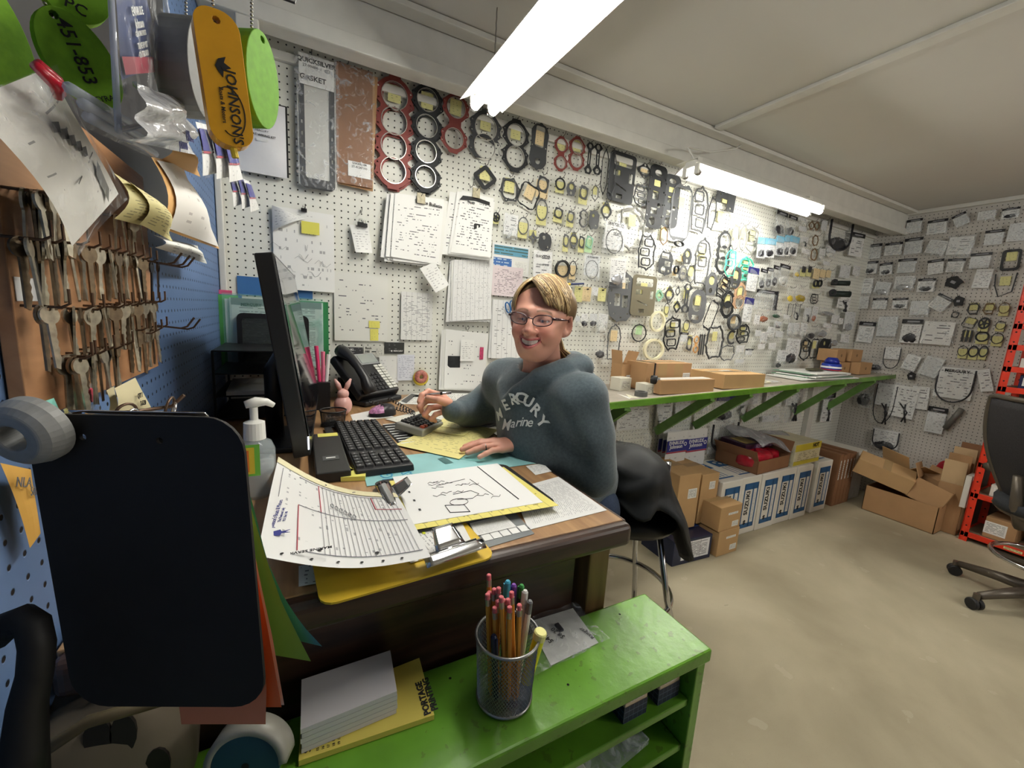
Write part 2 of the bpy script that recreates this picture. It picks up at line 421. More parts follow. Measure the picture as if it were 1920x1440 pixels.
edge(SX0, SX1, 0.016, 0.03, 'front_edge', GREEN)
dgreen = mat('dull green paint', (116, 160, 84), 0.5, var=0.12, scale=20)
for x in (1.40, 2.05, 2.42, 2.95, 3.62, 4.12):
    a = Vector((x, D - 0.02, sz(x) - 0.33)); b_ = Vector((x + 0.02, sy(x) + 0.03, sz(x) - 0.035)); d_ = (b_ - a); L = d_.length
    o = MB().box((0, 0, 0), (0.028, 0.05, L)).build('strut', dgreen, sh, loc=(a + b_) / 2); o.rotation_euler = d_.to_track_quat('Z', 'Y').to_euler()
    MB().box((x, (D + sy(x)) / 2, sz(x) - 0.036), (0.03, D - sy(x) - 0.02, 0.03)).build('bracket_arm', dgreen, sh)
wallpost = struct(MB().box((3.86, D - 0.02, 0.47), (0.075, 0.038, 0.94)).build('trim_9', trimm, bevel=0.002))

# ---------------------------------------------------------------- cartons
def cardm(k=0): return [mat('brown cardboard', (176, 138, 98), 0.8, var=0.06, scale=8, bump=0.05), mat('tan cardboard', (190, 154, 108), 0.8, var=0.06, scale=8), mat('dark kraft cardboard', (140, 100, 70), 0.8, var=0.08, scale=9), mat('pale cardboard', (202, 172, 132), 0.8, var=0.05, scale=8)][k]
tapem = mat('packing tape', (202, 170, 122), 0.25, alpha=0.75); labm = paper('shipping label', rows=9, dens=0.8, words=9, strong=0.9)
cardin = mat('carton inside', (150, 116, 82), 0.85)
def quadon(parent, name, m_, c, w_, h_, face='-y', off=0.0008, rot=0):
    """a flat printed piece on one face of a box; c = centre on that face"""
    R = {'-y': Matrix.Identity(4), '+x': Matrix.Rotation(PI / 2, 4, 'Z'), '-x': Matrix.Rotation(-PI / 2, 4, 'Z'), '+z': Matrix.Rotation(-PI / 2, 4, 'X')}[face]
    R = R @ Matrix.Rotation(rot, 4, 'Y'); g = MB()
    p = [R @ Vector((sx * w_ / 2, -off, sz_ * h_ / 2)) for sx, sz_ in ((-1, -1), (1, -1), (1, 1), (-1, 1))]
    p = [v + Vector(c) for v in p]; g.quad(*p); return g.build(name, m_, parent)
def carton(label, loc, dim, rz=0, k=0, tape=True, lab=None, name='cardboard_box', group=None, cat='box', open_=None, rot=None):
    w_, d_, h_ = dim; t = thing(name, label, cat, loc, rot or (0, 0, rz), group); m_ = cardm(k) if isinstance(k, int) else k
    if open_ is None:
        MB().box((0, 0, h_ / 2), dim).build('body', m_, t, bevel=0.0025)
    else:
        g = MB(); th = 0.004
        for c_, s__ in (((0, 0, th / 2), (w_, d_, th)), ((0, -d_ / 2 + th / 2, h_ / 2), (w_, th, h_)), ((0, d_ / 2 - th / 2, h_ / 2), (w_, th, h_)), ((-w_ / 2 + th / 2, 0, h_ / 2), (th, d_, h_)), ((w_ / 2 - th / 2, 0, h_ / 2), (th, d_, h_))): g.box(c_, s__)
        g.build('body', m_, t)
        for ax, sg, ang, ln in open_:    # flaps: axis side, sign, opening angle from upright, length
            ca, sa = math.cos(ang), math.sin(ang); g = MB()
            if ax == 'x': p = [(sg * w_ / 2, -d_ / 2, h_), (sg * w_ / 2, d_ / 2, h_)]; o_ = Vector((sg * sa * ln, 0, ca * ln))
            else: p = [(-w_ / 2, sg * d_ / 2, h_), (w_ / 2, sg * d_ / 2, h_)]; o_ = Vector((0, sg * sa * ln, ca * ln))
            a_, b2 = Vector(p[0]), Vector(p[1]); g.quad(a_, b2, b2 + o_, a_ + o_); g.build('flap', m_, t, solid=0.004)
    if tape and open_ is None: MB().box((0, 0, h_ + 0.0004), (w_, min(0.05, d_ * 0.3), 0.0008)).build('tape', tapem, t)
    if lab:
        for face, u, v, lw, lh in lab:
            c_ = {'-y': (u, -d_ / 2, v), '+x': (w_ / 2, u, v), '-x': (-w_ / 2, -u, v), '+z': (u, v, h_)}[face]
            quadon(t, 'shipping_label', labm, c_, lw, lh, face)
    return t
# floor row under the shelf: white and blue outboard-part cartons
wbox = mat('white carton board', (226, 222, 212), 0.6, var=0.03, scale=6); blue = mat('printed blue', (38, 92, 142), 0.5); lineb = paper('side text strip', (224, 224, 220), (70, 70, 80), 60, dens=0.5, words=6, margin=0.05)
cx_ = 2.305
ordn = ['half hidden behind the stacked cartons', 'second from the left', 'third from the left', 'fourth from the left', 'fifth from the left', 'standing last, apart from the row by a narrow gap']
for i in range(6):
    w_ = 0.205; hgt = 0.405; x = 2.415 + i * 0.2085 + (0.075 if i == 5 else 0) + 0.0; dep = 0.335
    t = thing('parts_carton', 'white and blue upright parts carton, ' + ordn[i], 'box', (x, 1.49 + dep / 2 + 0.004 * (i % 2), 0), (0, 0, rnd.uniform(-0.01, 0.01)), 'white and blue parts cartons in the floor row')
    MB().box((0, 0, hgt / 2), (w_, dep, hgt)).build('body', wbox, t, bevel=0.006)
    g = MB(); y = -dep / 2 - 0.0006; gx0, gx1 = -0.07, 0.078; z0, z1 = 0.045, 0.36
    def strip(a0, b0, a1, b1): g.quad((a0, y, b0), (a1, y, b0), (a1, y, b1), (a0, y, b1))
    strip(gx0, z0, gx1, z0 + 0.032); strip(gx0, z1 - 0.045, gx1, z1); strip(gx0, z0, gx0 + 0.012, z1); strip(gx1 - 0.012, z0, gx1, z1); strip(0.018, z0, 0.032, z1)
    g.build('blue_print', blue, t)
    quadon(t, 'side_text', lineb, (0.048, -dep / 2 - 0.0001, 0.19), 0.02, 0.22)
    text('SUZUKI', 0.052, INK, t, (-0.022, -dep / 2 - 0.0012, 0.222), (PI / 2, 0, 0), 0.03, sx=0.95).rotation_euler = (PI / 2, -PI / 2, 0)
    lg = MB(); lg.prism([(-0.016, 0.004), (0.0, 0.018), (0.016, 0.008), (0.002, 0.0), (0.016, -0.004), (0.0, -0.018), (-0.016, -0.008), (-0.002, 0.0)], t=0.0005, y0=-dep / 2 - 0.0006)
    lg.build('emblem', INK, t, loc=(-0.022, 0, 0.085))
    gt = MB(); zt = hgt + 0.0006
    for a0, b0, a1, b1 in ((-0.07, -0.12, 0.078, -0.105), (-0.07, 0.03, 0.078, 0.14)): gt.quad((a0, b0, zt), (a1, b0, zt), (a1, b1, zt), (a0, b1, zt))
    for k_ in range(4): gt.quad((-0.06 + k_ * 0.034, -0.095, zt), (-0.052 + k_ * 0.034, -0.095, zt), (-0.052 + k_ * 0.034, 0.02, zt), (-0.06 + k_ * 0.034, 0.02, zt))
    gt.build('top_print', blue, t)
    gp = MB()
    for cx2, cz2 in ((-0.03, 0.10), (0.01, 0.12), (0.045, 0.095), (0.0, 0.075), (0.035, 0.06)): gp.lathe([(0.0001, zt + 0.0005), (0.014, zt + 0.0005)], 10, (cx2, cz2, 0))
    gp.build('top_emblem', wbox, t)
# tan cartons at the left of the row
carton('tall tan carton leaning edge-on beside the black jacket', (2.02, 1.66, 0.158), (0.17, 0.33, 0.34), -0.06, 1, lab=[('-y', 0.03, 0.22, 0.07, 0.06)])
carton('tan carton with a taped top, behind the one by the jacket', (2.215, 1.665, 0.158), (0.15, 0.32, 0.315), -0.04, 1, lab=[('-y', 0.02, 0.24, 0.05, 0.05)])
carton('lower carton of the small stack beside the white and blue cartons', (2.275, 1.48, 0), (0.19, 0.2, 0.16), 0, 1, lab=[('-y', 0.05, 0.04, 0.06, 0.035), ('-y', 0.02, 0.11, 0.09, 0.014)])
carton('upper carton of the small stack beside the white and blue cartons', (2.27, 1.49, 0.161), (0.2, 0.21, 0.15), 0, 1, lab=[('-y', 0.05, 0.03, 0.06, 0.035), ('-y', 0.02, 0.1, 0.09, 0.014)])
navy = mat('navy box board', (22, 32, 62), 0.35, var=0.2, scale=10, coat=0.2)
t = carton('glossy navy carton with a white label, at the bottom by the jacket', (2.0, 1.53, 0), (0.3, 0.25, 0.15), -0.06, navy, tape=False)
quadon(t, 'printed_label', paper('battery label', (230, 230, 232), (40, 30, 50), 12, 3, dens=0.9, words=7), (0.02, -0.125, 0.08), 0.22, 0.11)
MB().box((0, 0, 0.1504), (0.302, 0.05, 0.0008)).build('tape', mat('blue tape', (40, 60, 110), 0.2), t)
# on top of the white and blue cartons
zt = 0.405
t = carton('open brown tray carton holding red bags, on the white and blue cartons', (2.86, 1.66, zt + 0.001), (0.4, 0.3, 0.09), 0.05, 2, open_=[('x', 1, 0.35, 0.1), ('x', -1, 0.5, 0.08)])
redb = mat('glossy red bag', (176, 22, 44), 0.3, var=0.3, scale=18, bump=0.6, coat=0.3, bd=0.006)
def lump(name, label, cat, loc, dim, m_, rz=0, group=None, sq=0.75, amp=0.08, seed=1, n=20, parent=None, ty=0):
    """a soft pillowy shape with creases"""
    r = random.Random(seed); ph = [r.uniform(0, 6) for _ in range(6)]; g = MB()
    def P(u, v):
        a = 2 * PI * u; e = PI * (v - 0.5); ce, se = math.cos(e), math.sin(e)
        f = lambda s: math.copysign(abs(s) ** sq, s)
        k = 1 + amp * (math.sin(3 * a + ph[0]) * math.cos(2 * e + ph[1]) + 0.6 * math.sin(5 * a + ph[2] + 3 * e) + 0.4 * math.sin(9 * a + ph[3]) * math.sin(4 * e + ph[4]))
        return (f(ce) * f(math.cos(a)) * dim[0] / 2 * k, f(ce) * f(math.sin(a)) * dim[1] / 2 * k, f(se) * dim[2] / 2 * k)
    g.grid(P, n, n // 2)
    o = g.build(name, m_, parent, loc, (0, ty, rz), smooth=True)
    if label: tag(o, label, cat, group)
    return o
lump('red_bag', 'crinkled red plastic bag with white corner, in the brown tray', 'bag', (2.78, 1.6, zt + 0.075), (0.26, 0.17, 0.12), redb, 0.1, seed=3, sq=0.6)
lump('red_bag', 'second red bag squeezed to the right in the brown tray', 'bag', (2.95, 1.62, zt + 0.07), (0.16, 0.14, 0.1), redb, -0.2, seed=8, sq=0.6)
t = carton('dark printed flat box lying on the red bags', (2.84, 1.7, zt + 0.14), (0.36, 0.18, 0.035), 0, mat('dark purple print', (52, 28, 52), 0.35, var=0.3, scale=30), tape=False, rot=(0.06, 0.02, 0.05))
quadon(t, 'gold_print', mat('gold print', (170, 150, 92), 0.5), (-0.08, -0.01, 0.0355), 0.13, 0.12, '+z')
quadon(t, 'title_strip', paper('purple text', (70, 40, 80), (210, 190, 210), 5, dens=0.9, words=12), (0.05, -0.09, 0.018), 0.24, 0.03)
yb = mat('yellow printed board', (206, 190, 60), 0.5); ybp = paper('yellow box print', (214, 206, 170), (120, 110, 80), 6, dens=0.6, words=9)
t = carton('white and yellow carton with bold letters on the white and blue cartons', (3.27, 1.66, zt + 0.001), (0.36, 0.3, 0.16), 0.03, mat('cream printed carton', (214, 208, 180), 0.6, var=0.1, scale=22), tape=False)
for z_ in (0.012, 0.125): quadon(t, 'yellow_band', yb, (0, -0.15, z_ + 0.01), 0.36, 0.03 if z_ < 0.1 else 0.05)
text('HOT', 0.04, INK, t, (0.10, -0.152, 0.137), (PI / 2, 0, 0), 0.04)
quadon(t, 'printed_panel', ybp, (0, -0.15, 0.07), 0.32, 0.075)
filmg = plastic_film('grey plastic sheeting', (190, 190, 194), 0.5, 0.4, 9)
g = MB(); rr = random.Random(5)
g.grid(lambda u, v: (2.72 + u * 0.62, 1.52 + v * 0.29, zt + 0.2 + 0.035 * math.sin(u * 5 + 1) + 0.02 * math.sin(v * 7 + u * 9) - 0.08 * max(0, u - 0.7) - 0.05 * (1 - v) ** 2), 26, 14)
tag(g.build('plastic_sheet', filmg, None, smooth=True, solid=0.002), 'crumpled clear plastic sheet draped over the boxes on the white and blue cartons', 'sheet')
# flat brown cartons on edge, then white ones
for i in range(5):
    carton('flat brown carton on edge, number %s from the white and blue cartons' % ['one', 'two', 'three', 'four', 'five'][i], (3.765 + i * 0.052, 1.66, 0), (0.046, 0.33, 0.43 - 0.01 * (i % 2)), 0, 2, tape=False, group='flat brown cartons on edge', lab=[('-y', 0, 0.3, 0.012, 0.16)], name='flat_carton')
for i in range(7):
    MBt = carton('thin white carton on edge in the right-hand floor row', (4.035 + i * 0.03, 1.67, 0.0), (0.026, 0.31, 0.415), 0, wbox, tape=False, group='thin white cartons on edge', name='flat_carton')
# boxes thrown together in the corner
a = onz(1603, 940, 0); b_ = onz(1697, 985, 0)
bb = (a + b_) / 2; ang = math.atan2(b_.y - a.y, b_.x - a.x)
t = carton('large open brown carton on the floor in the corner with smaller boxes in it', (4.13, 1.17, 0), (0.36, 0.42, 0.2), 0.0, 0, open_=[])
carton('small brown carton tipped over on the rim of the large open one', (4.02, 1.33, 0.27), (0.2, 0.34, 0.12), 0, 1, rot=(0.25, -0.15, 0.3))
carton('open brown carton lying inside the large one', (4.1, 1.08, 0.17), (0.22, 0.2, 0.16), 0, 0, rot=(0.3, 0.1, 0.15), open_=[('x', 1, 0.5, 0.1), ('y', 1, 0.6, 0.1)])
carton('half-flattened brown carton behind the ones in the large box', (4.25, 1.3, 0.22), (0.22, 0.22, 0.13), 0, 1, rot=(0.1, 0.35, -0.4), open_=[('y', -1, 0.9, 0.1), ('x', -1, 0.7, 0.1)])
lump('red_bag', 'small dark red bag against the wall behind the open cartons', 'bag', (4.36, 1.05, 0.36), (0.08, 0.16, 0.2), redb, seed=4)
# tall box with folded sheets by the rack
t = carton('tall narrow brown carton packed with flat parts, beside the orange-red rack', (4.24, 0.965, 0), (0.3, 0.14, 0.36), PI / 2 * 0 + 0.05, 0, open_=[])
for i, (hh, k) in enumerate(((0.52, 3), (0.56, 0), (0.5, 2), (0.6, 3), (0.54, 0), (0.62, 2))):
    tag(MB().box((0, 0, hh / 2), (0.008, 0.115, hh)).build('cardboard_sheet', cardm(k), None, (4.12 + i * 0.045, 0.968, 0.006), (0.0, 0.04 * (i % 3 - 1), 0.05)), 'folded cardboard sheet standing upright in the tall narrow carton', 'cardboard', 'folded sheets in the tall carton')
t = carton('white printed box with a red panel stuck in the tall narrow carton', (4.13, 0.887, 0.22), (0.13, 0.03, 0.23), 0.05, wbox, tape=False)
quadon(t, 'red_panel', mat('red print', (186, 40, 30), 0.5), (-0.03, -0.015, 0.15), 0.035, 0.09)
tag(MB().box((0, 0, 0.37), (0.012, 0.13, 0.74)).build('board_offcut', mat('grey board', (120, 112, 104), 0.7), None, (4.40, 0.86, 0.004), (0, 0.02, 0)), 'grey board standing against the pegboard beside the tall carton', 'board')

# ---------------------------------------------------------------- things on the wall shelf
def ps(px, py, x_=None):
    """the spot of the shelf top seen at a place in the photograph"""
    z = 1.0
    for _ in range(6): p = onz(px, py, z); z = sz(p.x)
    return p
p = ps(1165, 728)
t = thing('cardboard_box', 'small upright brown box with two open flaps on the wall shelf beside the woman', 'box', (p.x + 0.03, p.y + 0.04, p.z), (0, 0, 0.0))
bw, bd_, bh = 0.085, 0.085, 0.135
g = MB()
for c_, s__ in (((0, -bd_ / 2, bh / 2), (bw, 0.003, bh)), ((0, bd_ / 2, bh / 2), (bw, 0.003, bh)), ((-bw / 2, 0, bh / 2), (0.003, bd_, bh)), ((bw / 2, 0, bh / 2), (0.003, bd_, bh)), ((0, 0, 0.002), (bw, bd_, 0.003))): g.box(c_, s__)
g.build('body', cardm(0), t)
MB().quad((-bw / 2, -bd_ / 2, bh), (-bw / 2, bd_ / 2, bh), (-bw / 2 - 0.012, bd_ / 2, bh + 0.075), (-bw / 2 - 0.012, -bd_ / 2, bh + 0.075)).build('flap', cardm(0), t, solid=0.003)
MB().quad((bw / 2, -bd_ / 2, bh), (bw / 2, bd_ / 2, bh), (bw / 2 + 0.03, bd_ / 2, bh + 0.07), (bw / 2 + 0.03, -bd_ / 2, bh + 0.07)).build('flap', cardm(0), t, solid=0.003)
quadon(t, 'barcode_label', labm, (0.012, -bd_ / 2 - 0.002, 0.05), 0.04, 0.05)
p1 = ps(1236, 716); p2 = ps(1340, 735)
carton('long low brown carton with a white taped top at the front of the wall shelf', (1.86, 1.515, sz(1.86)), (0.42, 0.085, 0.075), 0.0, 0, tape=True)
o = [x for x in COL.objects if x.get('label', '').startswith('long low brown')][0]
MB().box((0, 0, 0.076), (0.40, 0.06, 0.001)).build('white_tape', mat('white tape', (226, 222, 214), 0.4), o)
carton('brown carton with two tan tape patches behind the long low one', (1.83, 1.66, sz(1.83)), (0.36, 0.15, 0.15), 0.02, 0, tape=True, lab=[('-y', 0.14, 0.06, 0.06, 0.07)])
o = [x for x in COL.objects if x.get('label', '').startswith('brown carton with two tan tape')][0]
for x_ in (-0.06, 0.07): quadon(o, 'tape_patch', tapem, (x_, -0.075, 0.11), 0.07, 0.075)
g = MB().box((0, 0.0, 0.1515), (0.012, 0.15, 0.001)); g.box((0, -0.0755, 0.11), (0.012, 0.001, 0.08)); g.build('black_strap', INK, o, loc=(-0.12, 0, 0))
carton('flat tan parcel wrapped in clear tape to the right of the taped cartons', (2.36, 1.6, sz(2.36)), (0.38, 0.24, 0.085), -0.02, 1, lab=[('+z', 0.02, 0.02, 0.1, 0.06)])
wb2 = mat('off-white small box', (216, 212, 196), 0.6)
for lab_, x_, y_, d_ in (('small cream box with printed sides beside the upright brown box', 1.62, 1.55, (0.07, 0.07, 0.055)), ('small white box with a red dot on its lid behind the cream one', 1.56, 1.67, (0.09, 0.07, 0.07))):
    t = carton(lab_, (x_, y_, sz(x_)), d_, 0.1, wb2, tape=False); quadon(t, 'box_print', paper('small print', (214, 212, 198), (90, 80, 70), 6, dens=0.8, words=6), (0, -d_[1] / 2, d_[2] / 2), d_[0] * 0.8, d_[2] * 0.6)
t = thing('tape_roll', 'small grey roll standing at the foot of the cream box', 'tape roll', (1.545, 1.5, sz(1.545)))
MB().lathe([(0.02, 0), (0.032, 0), (0.032, 0.024), (0.02, 0.024)], 22, closed=True).build('roll', mat('grey rubber', (84, 84, 84), 0.5), t, smooth=False)
t = thing('mesh_strainer', 'little black round part with a silver end lying on the cream box', 'engine part', (1.64, 1.535, sz(1.64) + 0.077), (PI / 2, 0, 0.6))
MB().lathe([(0.0, 0), (0.02, 0), (0.022, 0.01), (0.022, 0.03), (0.012, 0.034), (0, 0.034)], 18).build('body', mat('black rubber', (24, 24, 26), 0.5), t, smooth=True)
MB().lathe([(0.0, 0), (0.014, 0), (0.014, 0.012), (0, 0.012)], 14, (0, 0, 0.034)).build('metal_end', mat('bright metal', (190, 190, 192), 0.25, 1.0), t)
def sheet(label, pts, z, m_, name='paper_sheet', cat='paper', group=None, curl=None, nu=8, nv=6, th=0.0006):
    """a loose sheet lying on something; pts = its four corners on that surface"""
    A, B, C_, D_ = [Vector((p[0], p[1], 0)) for p in pts]; o = (A + B + C_ + D_) / 4
    def fn(u, v):
        p = (A * (1 - u) + B * u) * (1 - v) + (D_ * (1 - u) + C_ * u) * v - o; dz = z(u, v) if callable(z) else 0
        return (p.x, p.y, dz)
    base = 0 if callable(z) else z
    g = MB().grid(fn, nu if callable(z) else 1, nv if callable(z) else 1)
    ob = g.build(name, m_, None, (o.x, o.y, base + th / 2), smooth=callable(z), solid=th)
    return tag(ob, label, cat, group)
doc1 = paper('form print a', rows=34, dens=0.45, words=22, cols=0)
for lab_, qd in (('white sheet at the left front of the wall shelf beside the brown box', [(1150, 735), (1180, 748), (1195, 738), (1152, 727)]), ('yellow-edged sheet of paper in front of the upright box on the wall shelf', [(1180, 746), (1245, 745), (1240, 733), (1165, 730)])):
    sheet(lab_, [ps(*a) for a in qd], sz(1.4) + 0.001 + 0.001 * ('yellow' in lab_), doc1 if 'yellow' not in lab_ else paper('cream sheet', (232, 228, 206), rows=20, dens=0.3))
t = thing('paper_stack', 'untidy pile of white papers and folders on the far part of the wall shelf', 'papers', (3.45, 1.64, sz(3.45)))
for i in range(7):
    MB().box((rnd.uniform(-0.05, 0.05), rnd.uniform(-0.02, 0.02), 0.003 + i * 0.0072), (0.62 - 0.03 * i, 0.26, 0.006)).build('sheet_bundle', [paper('plain sheet', (232, 232, 226), rows=12, dens=0.1), mat('folder green', (110, 140, 120), 0.6), WHITEP][(i * 2) % 3 if i != 2 else 1], t, rot=(0, -0.01, rnd.uniform(-0.08, 0.08)))
t = thing('blue_container', 'squat dark blue tub with white stripes standing on the paper pile', 'container', (3.62, 1.62, sz(3.62) + 0.052))
MB().lathe([(0, 0), (0.062, 0), (0.066, 0.02), (0.06, 0.05), (0, 0.05)], 24).build('tub', mat('striped blue', (40, 60, 150), 0.3), t, smooth=True)
MB().lathe([(0.0665, 0.018), (0.066, 0.03)], 24).build('white_band', WHITEP, t)
MB().lathe([(0.067, 0.002), (0.068, 0.008)], 24).build('red_band', mat('red print', (186, 40, 30), 0.5), t)
MB().lathe([(0.0, 0.095), (0.03, 0.095), (0.045, 0.075), (0.05, 0.052), (0, 0.052)], 24).build('lid', mat('lid blue', (26, 40, 130), 0.3), t, smooth=True)
lump('oily_rag', 'dark olive oily part lying on the paper pile', 'engine part', (3.4, 1.62, sz(3.4) + 0.062), (0.2, 0.06, 0.02), mat('oily olive', (74, 72, 54), 0.4, var=0.3, scale=60), seed=2)
k = 0
for x_, y_, z_, w_ in ((3.90, 1.70, 0, 0.16), (4.10, 1.64, 0, 0.2), (3.86, 1.72, 0.1, 0.14), (4.06, 1.7, 0.1, 0.18)):
    t = carton(['lower left', 'lower right', 'upper left', 'upper right'][k] + ' small brown carton of the four at the far end of the wall shelf', (x_, y_ + 0.02, sz(x_) + z_ + 0.003), (w_, 0.14, 0.097), 0, 0); k += 1
    g = MB().prism([(-0.012, 0), (0, 0.012), (0.012, 0), (0, -0.012)], [[(-0.007, 0), (0, 0.007), (0.007, 0), (0, -0.007)]], 0.0005, -0.0702); g.build('diamond_mark', INK, t, loc=(0, 0, 0.05))
tg = thing('clear_bag', 'clear bag with ring-shaped parts lying on the wall shelf before the paper pile', 'bag', (2.72, 1.6, sz(2.72)))
MB().lathe([(0.04, 0.002), (0.055, 0.002), (0.055, 0.012), (0.04, 0.012)], 24, closed=True).build('white_ring', mat('cream plastic', (236, 230, 200), 0.5), tg)
MB().grid(lambda u, v: ((u - 0.5) * 0.22, (v - 0.5) * 0.16, 0.016 + 0.006 * math.sin(9 * u + 3 * v) - 0.012 * (abs(2 * u - 1) ** 3)), 12, 8).build('film', plastic_film('clear polythene'), tg, smooth=True)

# ---------------------------------------------------------------- orange-red rack at the right wall
red = mat('orange-red enamel', (226, 60, 36), 0.35, var=0.05, scale=20)
rk = thing('storage_rack', 'orange-red boltless metal rack standing along the right pegboard', 'rack')
RX0, RX1, RY1, RY0 = 4.055, XR - 0.02, 0.86, -0.45
for x in (RX0, RX1 - 0.03):
    for y in (RY1, RY0):
        g = MB().box((x + 0.015, y - 0.002, 0.97), (0.03, 0.004, 1.94)); g.box((x + 0.002, y - 0.02, 0.97), (0.004, 0.036, 1.94)); g.build('post', red, rk)
        gh = MB()
        for k in range(30): gh.lathe([(0.0001, 0.0), (0.005, 0.0)], 8, (0, 0, 0), Matrix.Translation((x - 0.0006, y - 0.02, 0.05 + k * 0.063)) @ Matrix.Rotation(-PI / 2, 4, 'Y'))
        gh.build('post_slots', INK, rk)['kind'] = 'stuff'
rz = []
for py in (577, 611, 650, 690, 727, 771, 869, 925, 1005):
    px = 1795 + (1010 - py) * 0.226; z = onx(px, py, RX0).z; rz.append(max(0.05, z))
shel = mat('shelf particle board', (130, 112, 90), 0.8)
for z in [1.9] + rz:
    MB().box((RX0 + 0.008, (RY0 + RY1) / 2, z), (0.016, RY1 - RY0 - 0.04, 0.035)).build('front_beam', red, rk, bevel=0.001)
    MB().box(((RX0 + RX1) / 2, RY1 - 0.01, z), (RX1 - RX0, 0.014, 0.03)).build('end_beam', red, rk)
    MB().box(((RX0 + RX1) / 2, (RY0 + RY1) / 2, z + 0.01), (RX1 - RX0 - 0.03, RY1 - RY0 - 0.03, 0.008)).build('shelf_board', shel, rk)
    for y in (0.62, 0.36): quadon(rk, 'shelf_label', paper('shelf tag', (232, 222, 160), rows=3, dens=0.9, words=6), (RX0, y, z), 0.08, 0.016, '-x', 0.001)
cm = [('white carton', wbox), ('tan carton', cardm(1)), ('navy carton', mat('deep navy board', (20, 26, 72), 0.4)), ('black carton', mat('black board', (20, 20, 22), 0.4)), ('brown carton', cardm(0))]
plan = [(0, 0.10, 0.85), (0, 0.085, 0.03), (1, 0.1, 0), (0, 0.06, 0.0), (2, 0.1, 0), (3, 0.06, 0), (2, 0.12, 0), (0, 0.08, 0), (4, 0.14, 0)]
srt = sorted(rz, reverse=True)
names = ['top', 'second', 'third', 'fourth', 'fifth', 'sixth', 'seventh', 'eighth', 'lowest']
for i, z in enumerate(srt):
    hmax = (([1.9] + srt)[i] - z) - 0.045
    for j, y in enumerate((0.70, 0.42, 0.14)):
        ci = (plan[i][0] + j * 2) % 5 if j else plan[i][0]; hh = min(hmax, plan[i][1] if j == 0 else rnd.uniform(0.05, 0.12))
        if hh < 0.02: continue
        t = carton('%s on the %s shelf level of the orange-red rack, %s' % (cm[ci][0], names[i], ('nearest its corner post', 'second from its corner post', 'third from its corner post')[j]),
                   (RX0 + 0.03 + 0.12, y, z + 0.015), (0.22, 0.2 - 0.03 * (i % 3), hh), 0, cm[ci][1], tape=False)
        quadon(t, 'box_label', labm, (-0.11, 0.02, hh * 0.5), 0.1, hh * 0.6, '-x')

# ---------------------------------------------------------------- drafting chair at the right
chp = (3.34, 0.385)
ch = thing('office_chair', 'grey and black mesh drafting chair with chrome foot ring standing on the concrete floor', 'chair', (chp[0], chp[1], 0), (0, 0, 0))
fr = mat('bronze-grey chair frame', (98, 90, 80), 0.35, 0.4); blk = mat('black chair plastic', (30, 30, 32), 0.5); chrome = mat('chrome', (210, 210, 212), 0.12, 1.0)
meshm = mat('charcoal mesh', (44, 42, 44), 0.75, var=0.35, scale=220)
fabric = mat('charcoal seat fabric', (48, 50, 54), 0.85, var=0.2, scale=120)
dirs = [math.atan2(0.711 - chp[1], 3.399 - chp[0]), math.atan2(0.527 - chp[1], 3.012 - chp[0])]
a0 = (dirs[0] + dirs[1] - 0) / 2
for k in range(5):
    a = math.radians(80) + k * 2 * PI / 5; c_, s__ = math.cos(a), math.sin(a)
    MB().tube([(0.03 * c_, 0.03 * s__, 0.115), (0.16 * c_, 0.16 * s__, 0.1), (0.31 * c_, 0.31 * s__, 0.075)], [0.032, 0.025, 0.018], 10).build('base_arm', fr, ch, smooth=True)
    cs = MB(); Mx = Matrix.Translation((0.325 * c_, 0.325 * s__, 0.03)) @ Matrix.Rotation(a + 0.6 + k, 4, 'Z') @ Matrix.Rotation(PI / 2, 4, 'X')
    for s3 in (-1, 1): cs.lathe([(0, -0.010), (0.026, -0.010), (0.03, -0.006), (0.03, 0.006), (0.026, 0.010), (0, 0.010)], 18, (0, 0, s3 * 0.014), Mx)
    cs.build('castor', blk, ch, smooth=False)
    MB().tube([(0.325 * c_, 0.325 * s__, 0.03), (0.325 * c_, 0.325 * s__, 0.085)], 0.014, 10).build('castor_stem', fr, ch)
MB().lathe([(0, 0.06), (0.035, 0.06), (0.035, 0.2), (0.022, 0.2), (0.022, 0.5), (0, 0.5)], 18).build('column', blk, ch)
MB().tube([(0.2 * math.cos(2 * PI * k / 32), 0.2 * math.sin(2 * PI * k / 32), 0.27) for k in range(32)], 0.011, 8, closed=True).build('foot_ring', chrome, ch, smooth=True)
for k in range(3):
    a = 2 * PI * k / 3; MB().tube([(0.03 * math.cos(a), 0.03 * math.sin(a), 0.23), (0.2 * math.cos(a), 0.2 * math.sin(a), 0.27)], 0.012, 8).build('ring_spoke', fr, ch)
seat = empty('seat'); seat.parent = ch; seat.location = (0.0, -0.02, 0.5); FA = -2.75   # the chair faces toward the photographer's right
ca = Matrix.Rotation(FA, 4, 'Z')
g = MB(); g.grid(lambda u, v: (lambda a, r: (0.25 * r * math.copysign(abs(math.cos(a)) ** 0.8, math.cos(a)), 0.25 * r * math.copysign(abs(math.sin(a)) ** 0.8, math.sin(a)), 0.06 - 0.012 * r * r + 0.0))(2 * PI * u, v), 28, 5)
g.build('cushion', fabric, seat, smooth=True, solid=0.05)
MB().lathe([(0, -0.03), (0.12, -0.03), (0.24, 0.0), (0.258, 0.02), (0.25, 0.035), (0, 0.03)], 28).build('seat_shell', fr, seat, smooth=True)
